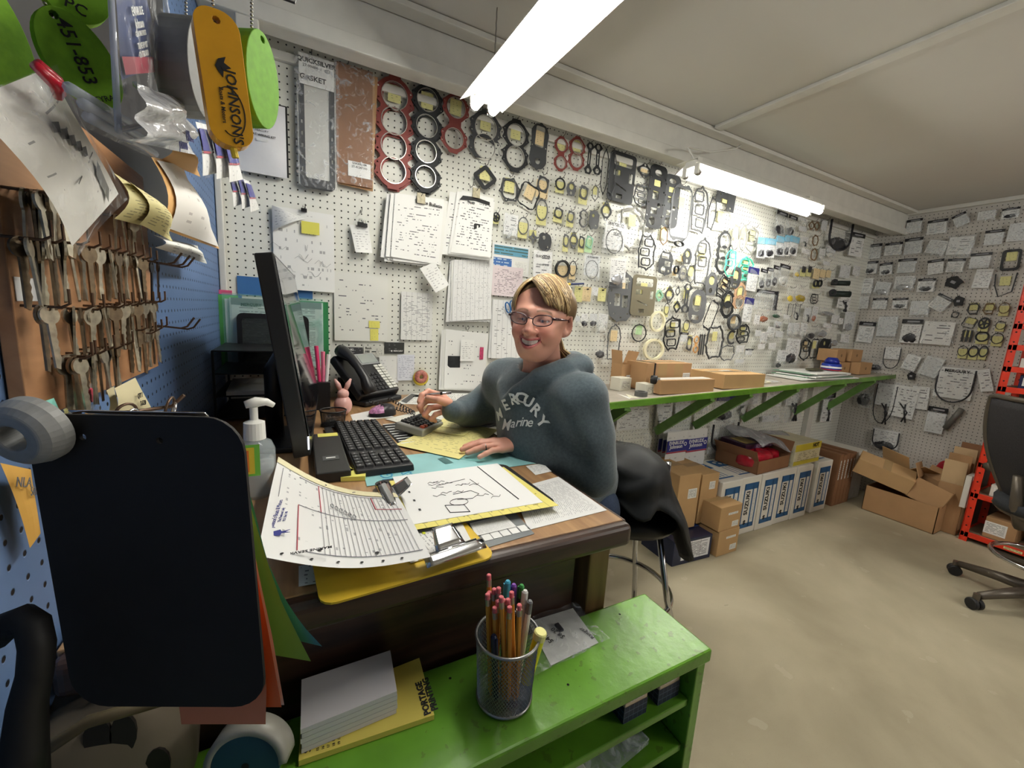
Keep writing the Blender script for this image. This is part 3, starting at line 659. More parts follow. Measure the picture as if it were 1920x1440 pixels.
# back: curved tubular frame with mesh
bkv = Vector((math.cos(2.62), math.sin(2.62), 0)); side = Vector((-bkv.y, bkv.x, 0))
def bp(u, v): return bkv * (0.15 + 0.17 * v + 0.03 * math.sin(v * 2.8)) + side * ((u - 0.5) * (0.34 + 0.1 * math.sin(v * PI * 0.8))) + bkv * (-0.25 * (u - 0.5) ** 2) + Vector((0, 0, 0.53 + 0.55 * v))
g = MB().grid(lambda u, v: tuple(bp(u, v)), 14, 12); g.build('back_mesh', meshm, ch, smooth=True, solid=0.006)
pts = [bp(0, v / 10) for v in range(11)] + [bp(u / 8, 1.02) for u in range(1, 8)] + [bp(1, 1 - v / 10) for v in range(11)] + [bp(1 - u / 8, 0) for u in range(1, 8)]
MB().tube(pts, 0.013, 8, closed=True).build('back_frame', fr, ch, smooth=True)
MB().tube([(0, 0, 0.47), tuple(bkv * 0.2 + Vector((0, 0, 0.47))), tuple(bkv * 0.24 + Vector((0, 0, 0.56))), tuple(bkv * 0.27 + Vector((0, 0, 0.72)))], [0.03, 0.03, 0.024, 0.018], 10).build('back_post', fr, ch, smooth=True)
for s3 in (-1, 1):
    b0 = side * (0.27 * s3); MB().tube([tuple(b0 * 0.6 + Vector((0, 0, 0.48))), tuple(b0 + Vector((0, 0, 0.5))), tuple(b0 + bkv * 0.03 + Vector((0, 0, 0.66)))], 0.016, 8).build('arm_post', blk, ch, smooth=True)
    MB().tube([tuple(b0 + bkv * 0.12 + Vector((0, 0, 0.68))), tuple(b0 + bkv * -0.0 + Vector((0, 0, 0.69))), tuple(b0 - bkv * 0.14 + Vector((0, 0, 0.675)))], [0.022, 0.03, 0.024], 10).build('arm_pad', fr, ch, smooth=True)

# ---------------------------------------------------------------- stool under the woman and the jacket on it
st = thing('bar_stool', 'chrome-legged stool with foot ring under the seated woman', 'stool', (1.15, 1.13, 0))
for k in range(4):
    a = 0.45 + k * PI / 2; c_, s__ = math.cos(a), math.sin(a)
    MB().tube([(0.13 * c_, 0.13 * s__, 0.6), (0.2 * c_, 0.2 * s__, 0.3), (0.235 * c_, 0.235 * s__, 0.2), (0.27 * c_, 0.27 * s__, 0.02)], 0.012, 10).build('leg', chrome, st, smooth=True)
    MB().lathe([(0, 0), (0.016, 0), (0.016, 0.035), (0, 0.035)], 12, (0.272 * c_, 0.272 * s__, 0)).build('foot_cap', mat('grey rubber', (84, 84, 84), 0.5), st)
MB().tube([(0.21 * math.cos(2 * PI * k / 36), 0.21 * math.sin(2 * PI * k / 36), 0.27) for k in range(36)], 0.011, 8, closed=True).build('foot_ring', chrome, st, smooth=True)
MB().lathe([(0, 0.58), (0.19, 0.58), (0.2, 0.6), (0.195, 0.635), (0.0, 0.64)], 28).build('seat', mat('black vinyl', (22, 22, 24), 0.4), st, smooth=True)
MB().tube([(0.10, -0.08, 0.6), (0.12, -0.08, 0.7), (0.12, -0.08, 0.82)], 0.011, 8).build('back_post', chrome, st, smooth=True)
MB().tube([(0.10, 0.06, 0.6), (0.12, 0.06, 0.7), (0.12, 0.06, 0.82)], 0.011, 8).build('back_post', chrome, st, smooth=True)
MB().grid(lambda u, v: (0.105 - 0.03 * (2 * u - 1) ** 2, (u - 0.5) * 0.22, 0.70 + v * 0.12), 10, 4).build('backrest', mat('black vinyl', (22, 22, 24), 0.4), st, smooth=True, solid=0.03)
jm = mat('black nylon jacket', (24, 26, 28), 0.62, var=0.25, scale=5, bump=0.6, bd=0.012)
def jf(u, v):
    a = 2 * PI * u; w_ = max(0.0, (v - 0.3) / 0.7); k = min(1, v / 0.3) ** 0.9
    c1 = max(0.0, math.cos(a + 0.35)); r = (0.150 + 0.02 * w_ + 0.10 * c1 * w_ + 0.016 * math.sin(a * 6 + 2 * w_) * w_ + 0.011 * math.sin(a * 11 + 1 + 4 * w_) * w_ + 0.006 * math.sin(a * 3 + 14 * v)) * k
    z = 0.90 - 0.05 * k * k - w_ * (0.13 + 0.24 * c1 * c1 + 0.02 * math.sin(a * 5)) + 0.008 * math.sin(5 * a + 9 * v) * k * k
    return (-0.01 + r * 0.86 * math.cos(a) + 0.03 * w_, -0.02 + r * math.sin(a), z)
o = MB().grid(jf, 60, 22).build('jacket', jm, None, (1.07, 1.09, 0), smooth=True, solid=0.012)
tag(o, 'black jacket draped over the back of the stool behind the woman', 'jacket')
# ---------------------------------------------------------------- things hanging on the pegboards
GC = {'k': mat('black gasket', (38, 40, 42), 0.7), 'g': mat('grey gasket', (92, 94, 96), 0.75), 'd': mat('dark grey gasket', (64, 66, 68), 0.75), 'r': mat('red gasket', (128, 58, 52), 0.6),
      'o': mat('olive gasket', (112, 106, 86), 0.7), 'l': mat('light grey gasket', (150, 150, 144), 0.7), 'c': mat('copper gasket', (182, 148, 118), 0.6), 't': mat('teal gasket', (86, 206, 176), 0.5),
      'b': mat('brown gasket', (116, 92, 66), 0.7), 'w': mat('cream ring plastic', (238, 234, 200), 0.4), 'n': mat('green gasket', (140, 186, 160), 0.6), 'p': mat('orange paper gasket', (206, 160, 104), 0.6)}
tagy = paper('yellow price tag', (216, 212, 146), (120, 118, 90), 7, dens=0.35, words=5, strong=0.6)
tagc = paper('cream price tag', (228, 206, 160), (130, 110, 90), 7, dens=0.35, words=5, strong=0.6)
tagn = paper('green price tag', (178, 214, 164), (100, 120, 96), 6, dens=0.3, words=5, strong=0.5)
steel = mat('bore ring steel', (196, 194, 186), 0.3, 0.6); hookm = mat('dark wire hook', (60, 56, 54), 0.4, 0.6)
hk = MB().tube([(0, 0.0, 0.012), (0, -0.004, 0.008), (0, -0.006, 0.0), (0, -0.028, -0.001), (0, -0.04, 0.006), (0, -0.044, 0.016)], 0.0013, 5).mesh('hook', hookm)
TURN = {'B': 0.0, 'R': -PI / 2, 'L': PI / 2}
def wp(px, py, wall, off): return ony(px, py, D - off) if wall == 'B' else (onx(px, py, XR - off) if wall == 'R' else onx(px, py, XL + off))
NHOOK = [0]
def hook(px_pt, wall):
    if NHOOK[0] >= 290: return
    NHOOK[0] += 1
    o = bpy.data.objects.new('hook', hk); COL.objects.link(o); o.parent = {'B': wall_back, 'R': wall_right, 'L': wall_left}[wall]
    o.location = px_pt; o.rotation_euler = (0, 0, TURN[wall])
def span(x0, y0, x1, y1, wall, off):
    xm_, ym_ = (x0 + x1) / 2, (y0 + y1) / 2
    L, R_, T, B = wp(x0, ym_, wall, off), wp(x1, ym_, wall, off), wp(xm_, y0, wall, off), wp(xm_, y1, wall, off); c_ = wp(xm_, ym_, wall, off)
    return c_, (R_ - L).length, (T - B).length
def lugged(w_, h_, p=2.0, n=8, amp=0.1, s=0.14, ph=0.0, N=56):
    P = []
    for k in range(N):
        a = 2 * PI * k / N; c_, s_ = math.cos(a), math.sin(a)
        r = (abs(c_) ** p + abs(s_) ** p) ** (-1 / p); b_ = 0
        for i in range(n):
            d_ = (a - ph - 2 * PI * i / n + PI) % (2 * PI) - PI; b_ += math.exp(-(d_ / s) ** 2)
        r *= (1 - amp) + amp * min(1, b_); P.append((r * c_ * w_ / 2, r * s_ * h_ / 2))
    return P
def boreout(w_, h_, n, waist=0.42, lug=0.1):
    R_ = w_ / 2; pitch = (h_ - 2 * R_ * 0.92) / max(1, n - 1) if n > 1 else 0; cs_ = [(n - 1) / 2 * pitch - i * pitch for i in range(n)]; P = []; N = 12 * n
    lz = []
    for c_ in cs_: lz += [c_ + R_ * 0.26, c_ - R_ * 0.26]
    for i in range(N + 1):
        z = h_ / 2 - h_ * i / N; hw = 0
        for c_ in cs_:
            q_ = (R_ * 0.86) ** 2 - (z - c_) ** 2
            if q_ > 0: hw = max(hw, math.sqrt(q_))
        if cs_[0] > z > cs_[-1]: hw = max(hw, waist * R_)
        hw = max(hw, 0.28 * R_) + lug * R_ * 1.5 * sum(math.exp(-((z - q_) / (R_ * 0.13)) ** 2) for q_ in lz)
        P.append((min(hw, R_), z))
    return P + [(-x, z) for x, z in P[::-1]], cs_, R_, lz
def gk(t, kind, w_, h_, m_, th=0.002, y=0.0, sd=0):
    """one gasket or seal of a kind, filling w x h; returns the plate"""
    g = MB(); r = random.Random(sd); mn = min(w_, h_)
    if kind[:4] == 'bore':
        n = int(kind[4]); out, cs_, R_, lz = boreout(w_, h_, n); hs_ = [circ(0, c_, R_ * 0.62, 20) for c_ in cs_]
        small = [circ(s_ * R_ * 0.8, z, R_ * 0.05, 6) for z in lz for s_ in (-1, 1)] if mn > 0.045 else []
        g.prism(out, hs_ + small, th, y); o = g.build('plate', m_, t)
        for c_ in cs_:
            a = MB(); a.prism(circ(0, c_, R_ * 0.655, 22), [circ(0, c_, R_ * 0.62, 22)], th * 0.6, y - th); a.build('bore_ring', steel if 'x' not in kind else m_, t)
        return o
    if kind == 'ring': g.prism(circ(0, 0, w_ / 2, 28, h_ / 2), [circ(0, 0, w_ * 0.37, 28, h_ * 0.37)], th, y)
    elif kind == 'thin': g.prism(circ(0, 0, w_ / 2, 28, h_ / 2), [circ(0, 0, w_ * 0.43, 28, h_ * 0.44)], th, y)
    elif kind == 'thick': g.lathe([(w_ * 0.40, 0), (w_ * 0.5, 0), (w_ * 0.5, 0.014), (w_ * 0.40, 0.014)], 28, M=Matrix.Scale(h_ / w_, 4, (0, 0, 1)) @ Matrix.Translation((0, y, 0)) @ Matrix.Rotation(PI / 2, 4, 'X'), closed=True)
    elif kind == 'lug': g.prism(lugged(w_, h_, 2, 4, 0.2, 0.22, 0.6), [circ(0, 0, w_ * 0.3, 20, h_ * 0.3)], th, y)
    elif kind == 'lug6': g.prism(lugged(w_, h_, 2.4, 6, 0.16, 0.16, 0.2), [rrect(0, 0, w_ * 0.62, h_ * 0.66, mn * 0.2)] + [circ(w_ * 0.42 * math.cos(0.2 + i * PI / 3), h_ * 0.42 * math.sin(0.2 + i * PI / 3), mn * 0.03, 6) for i in range(6)], th, y)
    elif kind == 'dia': g.prism([(0, h_ / 2), (-w_ * 0.08, h_ * 0.47), (-w_ * 0.48, h_ * 0.08), (-w_ / 2, 0), (-w_ * 0.46, -h_ * 0.1), (-w_ * 0.1, -h_ * 0.47), (0, -h_ / 2), (w_ * 0.1, -h_ * 0.47), (w_ * 0.46, -h_ * 0.1), (w_ / 2, 0), (w_ * 0.48, h_ * 0.08), (w_ * 0.08, h_ * 0.47)][::-1],
                                [[(0, h_ * 0.33), (-w_ * 0.34, 0), (0, -h_ * 0.33), (w_ * 0.34, 0)]], th, y)
    elif kind == 'flange': g.prism([(0.10 * w_, h_ / 2), (-0.10 * w_, h_ / 2), (-w_ * 0.2, h_ * 0.36), (-w_ * 0.46, h_ * 0.12), (-w_ / 2, 0), (-w_ * 0.46, -h_ * 0.12), (-w_ * 0.2, -h_ * 0.36), (-0.1 * w_, -h_ / 2), (0.1 * w_, -h_ / 2), (w_ * 0.2, -h_ * 0.36), (w_ * 0.46, -h_ * 0.12), (w_ / 2, 0), (w_ * 0.46, h_ * 0.12), (w_ * 0.2, h_ * 0.36)],
                                   [circ(0, 0, w_ * 0.32, 20, min(h_ * 0.28, w_ * 0.4)), circ(0, h_ * 0.42, w_ * 0.07, 8), circ(0, -h_ * 0.42, w_ * 0.07, 8)], th, y)
    elif kind == 'rect': g.prism(rrect(0, 0, w_, h_, mn * 0.22), [rrect(0, 0, w_ * 0.7, h_ * 0.76, mn * 0.14)], th, y)
    elif kind == 'frame': g.prism(lugged(w_, h_, 5, 8, 0.07, 0.12, 0.39), [rrect(0, 0, w_ * 0.8, h_ * 0.84, mn * 0.12)], th, y)
    elif kind == 'long': g.prism(lugged(w_, h_, 4, 6, 0.1, 0.14, 0.5), [rrect(0, h_ * 0.2, w_ * 0.5, h_ * 0.42, mn * 0.1), circ(0, -h_ * 0.3, w_ * 0.14, 14)] + [circ(s_ * w_ * 0.38, z * h_, w_ * 0.04, 6) for s_ in (-1, 1) for z in (0.42, 0.0, -0.42)], th, y)
    elif kind == 'carb': g.prism(rrect(0, 0, w_, h_, w_ * 0.25), [circ(0, h_ * 0.38, w_ * 0.22, 16, h_ * 0.05), rrect(0, h_ * 0.22, w_ * 0.4, h_ * 0.1, 0.004), rrect(-w_ * 0.05, h_ * 0.03, w_ * 0.34, h_ * 0.13, 0.003), circ(w_ * 0.2, -h_ * 0.12, w_ * 0.1, 10), rrect(-w_ * 0.05, -h_ * 0.22, w_ * 0.36, h_ * 0.1, 0.003), circ(-w_ * 0.1, -h_ * 0.38, w_ * 0.18, 12)] + [circ(s_ * w_ * 0.41, z * h_, w_ * 0.04, 6) for s_ in (-1, 1) for z in (0.3, 0.1, -0.1, -0.3)], th, y)
    elif kind == 'plate': g.prism(lugged(w_, h_, 3.5, 7, 0.12, 0.13, 0.3), [rrect(-w_ * 0.08, h_ * 0.28, w_ * 0.5, h_ * 0.2, 0.004), rrect(w_ * 0.12, 0, w_ * 0.4, h_ * 0.2, 0.004), circ(-w_ * 0.12, -h_ * 0.26, w_ * 0.16, 14), circ(w_ * 0.24, -h_ * 0.28, w_ * 0.07, 8)], th, y)
    elif kind == 'block': g.prism(rrect(0, 0, w_, h_, mn * 0.12), [rrect(0, h_ * 0.33, w_ * 0.7, h_ * 0.2, 0.01), rrect(-w_ * 0.2, h_ * 0.08, w_ * 0.26, h_ * 0.12, 0.003), [(-w_ * 0.25, -h_ * 0.12), (w_ * 0.2, -h_ * 0.22), (w_ * 0.2, -h_ * 0.25), (-w_ * 0.25, -h_ * 0.15)], rrect(-w_ * 0.05, -h_ * 0.38, w_ * 0.24, h_ * 0.1, 0.003), rrect(w_ * 0.34, h_ * 0.03, w_ * 0.14, h_ * 0.2, 0.003)], th, y)
    elif kind == 'head': g.prism(lugged(w_, h_, 2.6, 10, 0.06, 0.1, 0.1), [rrect(-w_ * 0.15, -h_ * 0.05, w_ * 0.2, h_ * 0.24, 0.003), rrect(w_ * 0.12, -h_ * 0.08, w_ * 0.2, h_ * 0.24, 0.003), rrect(w_ * 0.1, h_ * 0.28, w_ * 0.22, h_ * 0.22, 0.003)] + [circ(0.40 * w_ * math.cos(a), 0.4 * h_ * math.sin(a), mn * 0.028, 7) for a in [i * 0.63 + 0.3 for i in range(10)]], th, y)
    elif kind == 'jag':
        P = []; N = 22
        for k in range(N): a = 2 * PI * k / N; q_ = (abs(math.cos(a)) ** 3.2 + abs(math.sin(a)) ** 3.2) ** (-1 / 3.2) * (1 - 0.17 * r.random()); P.append((q_ * math.cos(a) * w_ / 2, q_ * math.sin(a) * h_ / 2))
        g.prism(P, [circ(-w_ * 0.1, h_ * 0.2, mn * 0.12, 10), circ(w_ * 0.2, -h_ * 0.25, mn * 0.07, 8)], th, y)
    elif kind == 'star': g.prism([(q_ * math.cos(a), q_ * math.sin(a)) for a, q_ in [(2 * PI * k / 12, mn * (0.5 if k % 3 == 0 else 0.24)) for k in range(12)]], [circ(0, 0, mn * 0.07, 8)], th, y)
    elif kind == 'link': g.prism([(x, z) for x, z in [(w_ * 0.2, h_ * 0.5), (-w_ * 0.2, h_ * 0.5), (-w_ * 0.5, h_ * 0.38), (-w_ * 0.2, h_ * 0.26), (-w_ * 0.18, -h_ * 0.22), (-w_ * 0.5, -h_ * 0.36), (-w_ * 0.25, -h_ * 0.5), (w_ * 0.25, -h_ * 0.5), (w_ * 0.5, -h_ * 0.36), (w_ * 0.18, -h_ * 0.22), (w_ * 0.2, h_ * 0.26), (w_ * 0.5, h_ * 0.38)]], [circ(0, h_ * 0.39, w_ * 0.2, 12), circ(0, -h_ * 0.38, w_ * 0.2, 12), rrect(0, 0, w_ * 0.12, h_ * 0.36, 0.002)], th, y)
    elif kind == 'bell': g.prism([(w_ * 0.14, h_ * 0.5), (-w_ * 0.14, h_ * 0.5), (-w_ * 0.42, h_ * 0.25), (-w_ * 0.5, -h_ * 0.05), (-w_ * 0.3, -h_ * 0.5), (w_ * 0.34, -h_ * 0.46), (w_ * 0.5, 0), (w_ * 0.4, h_ * 0.28)], [circ(0, h_ * 0.16, w_ * 0.24, 16), circ(0, -h_ * 0.27, w_ * 0.14, 12)], th, y)
    elif kind == 'arch': g.prism(rrect(0, 0, w_, h_, w_ * 0.48), [rrect(-w_ * 0.05, h_ * 0.1, w_ * 0.55, h_ * 0.5, w_ * 0.26), rrect(-w_ * 0.05, -h_ * 0.32, w_ * 0.42, h_ * 0.14, 0.003)], th, y)
    elif kind == 'C': g.prism([(w_ * 0.5 * math.cos(a), h_ * 0.5 * math.sin(a)) for a in [0.9 + k * 0.3 for k in range(16)]] + [(w_ * 0.33 * math.cos(a), h_ * 0.36 * math.sin(a)) for a in [0.9 + k * 0.3 for k in range(16)]][::-1], [], th, y)
    elif kind in ('loop', 'multi', 'slim'):
        rad = max(0.0011, mn * (0.035 if kind != 'slim' else 0.05)); P = [(x, -0.001, z) for x, z in lugged(w_, h_, 3.4 if kind != 'slim' else 2.4, 5 + sd % 3, 0.14, 0.12, r.random(), 44)]; g.tube([(x, y + yy, z) for x, yy, z in P], rad, 5, closed=True)
        o = g.build('outline', m_, t)
        if kind == 'multi':
            for i in range(2 + sd % 2):
                zz = h_ * (0.28 - 0.27 * i); a = MB().tube([(x + (w_ * 0.1 * ((i + sd) % 3 - 1)), y - 0.001, z + zz) for x, z in rrect(0, 0, w_ * 0.5, h_ * 0.2, mn * 0.08, 3)], rad * 0.8, 5, closed=True); a.build('inner_loop', m_, t)
        return o
    elif kind == 'hub':
        g.prism(circ(0, 0, w_ / 2, 24, h_ / 2), [[(w_ * (0.18 + 0.2 * (j > 1)) * math.cos(i * PI / 2.5 + aa), h_ * (0.18 + 0.2 * (j > 1)) * math.sin(i * PI / 2.5 + aa)) for j, aa in enumerate((0.15, 0.95, 1.0, 0.15))] for i in range(5)], th * 2, y)
    elif kind == 'vee': g.tube([(-w_ * 0.5, y, h_ * 0.5), (-w_ * 0.45, y, 0), (-w_ * 0.2, y, -h_ * 0.5), (w_ * 0.4, y, -h_ * 0.3), (w_ * 0.5, y, h_ * 0.5)], mn * 0.04, 6)
    elif kind == 'ell': g.prism([(w_ * 0.5, h_ * 0.5), (-w_ * 0.5, h_ * 0.5), (-w_ * 0.5, -h_ * 0.2), (-w_ * 0.25, -h_ * 0.2), (-w_ * 0.25, h_ * 0.1), (w_ * 0.1, h_ * 0.1), (w_ * 0.1, -h_ * 0.5), (w_ * 0.5, -h_ * 0.5)][::-1], [circ(-w_ * 0.3, h_ * 0.32, mn * 0.07, 8), circ(w_ * 0.3, -h_ * 0.3, mn * 0.08, 8)], th, y)
    elif kind == 'bars':
        for i in range(3): MB().box(((i - 1) * w_ * 0.36, y, 0), (w_ * 0.2, 0.003, h_)).build('bar', m_, t)
        return None
    return g.build('plate', m_, t)
CAT = []
def place(wall, box, off, rot, name, cat, group=None):
    c_, w_, h_ = span(*box, wall, off); t = empty(name, c_, (0, rot, TURN[wall])); t.rotation_mode = 'YXZ' if False else 'XYZ'
    if rot: t.rotation_euler = (Matrix.Rotation(TURN[wall], 4, 'Z') @ Matrix.Rotation(rot, 4, 'Y')).to_euler()
    t['category'] = cat
    if group: t['group'] = group
    return t, w_, h_
def note(t, wall, box, desc, lm=False): CAT.append([t, wall, (box[0] + box[2]) / 2, (box[1] + box[3]) / 2, desc, lm])
# box | kind | colour | tag (y c n or -) | what it is
GB = '''702 144 775 358|bore4|r|y|dull red four-bore head gasket!
770 158 829 364|bore4|k|y|black four-bore head gasket!
827 174 879 289|bore2|r|y|large red two-bore head gasket!
879 206 940 309|bore2|d|y|thick stack of dark two-bore head gaskets!
941 224 992 324|bore2|k|y|black two-bore head gasket with bolt lugs!
994 228 1027 322|long|d|c|long dark gasket with a tall cream tag!
1038 256 1065 322|bore2|r|y|small red two-bore gasket, left one of the pair!
1065 256 1097 321|bore2|r|y|small red two-bore gasket, right one of the pair!
1097 267 1112 327|link|k|-|slim black link-shaped gasket
1112 270 1129 328|link|k|-|glossy thick black link gasket bundle!
1127 277 1140 368|slim|k|-|long thin black loop gasket!
1141 278 1155 370|slim|g|-|long thin grey loop gasket
1142 287 1190 381|block|d|y|large dark block gasket with a curved slot!
1194 307 1223 334|flange|k|c|wide black oval flange gasket!
1214 310 1246 430|carb|k|y|tall dark gasket plate with a row of cut-outs!
1188 345 1216 388|multi|g|-|thin grey ladder-like gasket
1041 333 1060 357|ring|k|y|black ring seal on a yellow tag!
1062 341 1080 368|bell|g|y|pear-shaped grey gasket
1085 345 1104 377|lug|g|y|square grey gasket with an oval bore
1110 347 1122 377|slim|g|y|small thin gasket on a long yellow tag
1126 378 1147 414|flange|d|y|diamond-shaped flange gasket with a yellow disc!
1037 387 1057 412|lug|d|y|grey round gasket with lugs, left one
1062 393 1078 420|lug|g|y|slim grey round gasket with lugs, right one
1085 393 1102 427|bore2|g|-|solid grey figure-eight gasket
1103 393 1124 432|jag|g|y|jagged grey plate gasket with a pale tag!
1161 387 1210 470|loop|l|y|large pale grey many-sided loop gasket!
888 310 931 356|dia|k|y|thick black diamond-shaped frame seal!
936 331 975 381|lug6|d|y|chunky grey pump gasket with a round bore!
972 343 1010 392|frame|k|c|tilted black square frame gasket with a printed card!
1005 327 1031 364|lug|d|c|three-cornered grey gasket on a cream tag!
1005 374 1027 414|thin|g|y|thin grey O-ring on a yellow tag
923 398 937 416|hub|k|y|small black spoked wheel on a yellow tag!
971 407 991 440|thin|g|y|thin thermostat gasket on a pale yellow card
989 430 1010 461|star|g|y|star-shaped grey gasket!
1009 435 1035 472|jag|d|-|solid dark grey bell-shaped gasket!
1055 436 1067 466|lug|g|y|small oval gasket on a yellow tag
1067 435 1084 467|flange|g|y|oval flange gasket on a wide yellow tag
1084 440 1097 468|lug|d|y|tiny oval gasket at the right end of the tag row
1097 440 1113 468|lug|n|n|pale green gasket on a green tag!
1040 488 1067 521|thick|k|c|thick black rubber ring on a cream tag!
1067 489 1081 518|thin|d|c|small thin ring on a narrow cream tag
1196 440 1228 507|multi|d|-|dark rounded frame gasket with inner loops!
1234 470 1262 518|plate|d|-|dark cylinder-head plate gasket with two bores!
1139 510 1192 605|head|g|c|very large grey cylinder-head gasket with many bolt holes!
1184 517 1229 592|block|o|y|large olive carburettor gasket!
1138 607 1163 678|loop|g|c|long thin loop gasket behind the upright brown box
1184 608 1212 641|thin|k|n|large thin black ring with a green tag!
1217 583 1245 622|thick|w|-|cream plastic ring, upper one of two!
1205 635 1243 675|thick|w|-|stack of cream plastic rings in clear film, lower one of two!
1243 328 1273 428|carb|d|y|tall dark gasket with square windows!
1256 345 1297 454|frame|g|y|very long slim grey frame gasket!
1296 349 1327 439|multi|g|-|tall thin gasket of parallel loops
1327 368 1342 433|slim|d|-|slim curved loop gasket under the bright lamp
1342 361 1378 394|ell|d|y|dark bracket-shaped gasket close under the lamp!
1330 394 1371 432|frame|l|y|pale grey square frame gasket with two tags!
1342 433 1370 515|bore3|k|-|black three-bore cylinder-head gasket!
1371 421 1387 471|slim|l|y|thin curly gasket on a yellow tag below the lamp
1387 421 1400 472|slim|l|y|narrow pale gasket in the yellow cluster
1399 426 1421 474|multi|l|y|crowded pale thin gaskets with a big yellow tag
1280 466 1297 496|bell|d|y|dark purple-grey oblong gasket!
1302 446 1331 537|multi|g|y|tall thin frame gasket with a yellow tag at its top!
1237 425 1252 460|slim|b|y|pinkish bulb-shaped loop gasket
1359 468 1380 520|multi|t|-|tangled bright teal gasket, left one!
1384 482 1412 528|multi|t|y|bright teal gasket with a yellow tag, right one!
1272 498 1288 528|bore2|g|-|small grey figure-eight gasket with a lug
1288 496 1303 532|slim|g|y|thin double ring gasket over a yellow card
1322 511 1345 555|bell|g|y|grey bell-shaped gasket with a pale yellow disc!
1344 516 1368 561|multi|k|c|tilted black double frame gasket
1371 501 1389 541|arch|d|y|dark arch-shaped gasket beside the teal ones!
1228 543 1244 565|dia|n|n|small pale green diamond gasket
1246 537 1264 568|flange|d|y|grey twisted flange gasket
1266 537 1275 555|flange|d|-|tiny narrow oval gasket
1278 533 1296 586|link|d|y|grey link gasket with a yellow disc at the top!
1292 543 1323 607|arch|g|y|very large grey oblong gasket with a yellow tag!
1323 562 1342 620|frame|k|-|tilted black chain-edged frame gasket!
1350 545 1377 597|bore2x|k|y|thin black two-ring gasket
1374 530 1399 584|bore2x|c|y|copper-coloured two-ring gasket!
1244 594 1276 657|multi|k|y|thin branching black frame gasket!
1281 600 1293 621|thin|d|y|small dark oval ring
1286 627 1299 661|lug|d|y|oval grey flange gasket above the taped carton
1299 630 1310 662|bore2x|p|-|orange two-ring gasket above the taped carton
1310 627 1321 665|bars|d|-|bundle of dark upright strips above the taped carton
1323 611 1356 673|loop|d|y|big angular thin gasket above the taped carton!
1363 589 1387 619|thick|d|c|heavy dark grey ring!
1363 619 1381 646|C|d|y|dark C-shaped seal
1380 608 1405 644|multi|k|y|thin black gridded frame gasket!
1350 647 1377 676|loop|g|-|grey bracket loop just above the taped parcel
1516 414 1527 432|flange|b|-|brown pointed gasket, upper left one
1526 415 1537 433|flange|b|-|brown pointed gasket, upper right one
1523 441 1534 461|slim|b|-|brown oval gasket, middle one
1520 466 1532 489|slim|b|-|brown oval gasket, lower one
1524 525 1532 538|thick|k|y|coiled black ring, left of a pair
1532 525 1539 538|thick|k|y|coiled black ring, right of a pair
1519 551 1534 570|multi|k|-|black looped cord seals!
1500 635 1519 675|multi|k|c|tangled black seals above the paper pile!
1519 635 1534 672|frame|k|y|black frame seal above the paper pile
1535 634 1559 667|jag|k|y|black knotted seal beside the far brown cartons!
1262 498 1271 514|thick|k|c|black rubber knob on a cream tag
1263 452 1280 463|thick|k|-|black coil spring ring
1245 568 1255 590|thin|d|y|narrow oval seal on a yellow tag
1262 564 1276 587|dia|k|y|little black square seal on a yellow tag'''
GR = '''1877 468 1914 507|rect|d|y|dark rectangular gasket with a long tag near the rack!
1863 513 1903 556|vee|d|y|loose V-shaped gasket hanging under a tag!
1782 583 1800 597|lug|d|-|little grey toothed ring
1812 567 1838 591|lug6|d|y|dark eight-sided gasket on a yellow tag!
1842 567 1867 591|lug6|b|y|brownish eight-sided gasket on a yellow tag!
1872 567 1894 588|thin|b|y|brown ring on a yellow tag by the rack
1804 595 1832 615|frame|d|y|slanted dark square gasket on a yellow tag
1866 602 1886 618|thin|d|y|dark ring overlapping the rack edge
1802 619 1824 641|bars|d|y|black strip seal on a yellow tag
1828 621 1855 641|ring|k|y|small black ring on a wide yellow tag
1858 624 1882 645|thin|k|y|larger black ring on a yellow tag
1795 648 1815 668|thin|d|y|grey ring in the lowest tag row
1815 648 1835 670|ring|d|y|first small dark washer in the lowest tag row
1835 648 1853 670|ring|d|y|second small dark washer in the lowest tag row
1834 595 1857 617|hub|d|y|tiny dark part on a plain yellow tag'''
def gaskets(txt, wall, off0):
    for i, ln in enumerate(txt.split('\n')):
        bx, kind, col_, tg_, desc = ln.split('|'); bx = tuple(float(v) for v in bx.split()); off = off0 + 0.004 * (i % 3)
        rot = {'tilt': 0.35, 'slan': 0.3}.get(desc[:4], rnd.uniform(-0.05, 0.05))
        t, w_, h_ = place(wall, bx, off, rot, 'gasket', 'gasket')
        x2 = 'x' in kind
        gk(t, kind, w_, h_, GC[col_], 0.0035 if kind[:4] == 'bore' else 0.0022, 0, i)
        if tg_ != '-':
            tw, th_ = min(w_ * 0.62, 0.05), min(h_ * 0.55, 0.062)
            if kind in ('ring', 'thin', 'thick', 'hub', 'lug') and max(w_, h_) < 0.11: tw, th_ = w_ * 0.85, h_ * 0.9; zc = -h_ * 0.25
            else: zc = h_ * 0.18 if kind not in ('bore2', 'bore4') else h_ * 0.27 - (0 if kind == 'bore2' else -h_ * 0.08)
            g = MB().quad((-tw / 2, 0.003, zc - th_ / 2), (tw / 2, 0.003, zc - th_ / 2), (tw / 2, 0.003, zc + th_ / 2), (-tw / 2, 0.003, zc + th_ / 2))
            g.build('paper_tag', {'y': tagy, 'c': tagc, 'n': tagn}[tg_], t)
        if kind == 'bore4':   # more of the same hang behind
            gk(t, kind, w_, h_, GC[col_], 0.002, 0.008, i).location = (0.006, 0, -0.004)
        hook(wp((bx[0] + bx[2]) / 2, bx[1] + 2, wall, 0.0), wall)
        note(t, wall, bx, desc.rstrip('!'), desc.endswith('!'))
gaskets(GB, 'B', 0.02); gaskets(GR, 'R', 0.02)

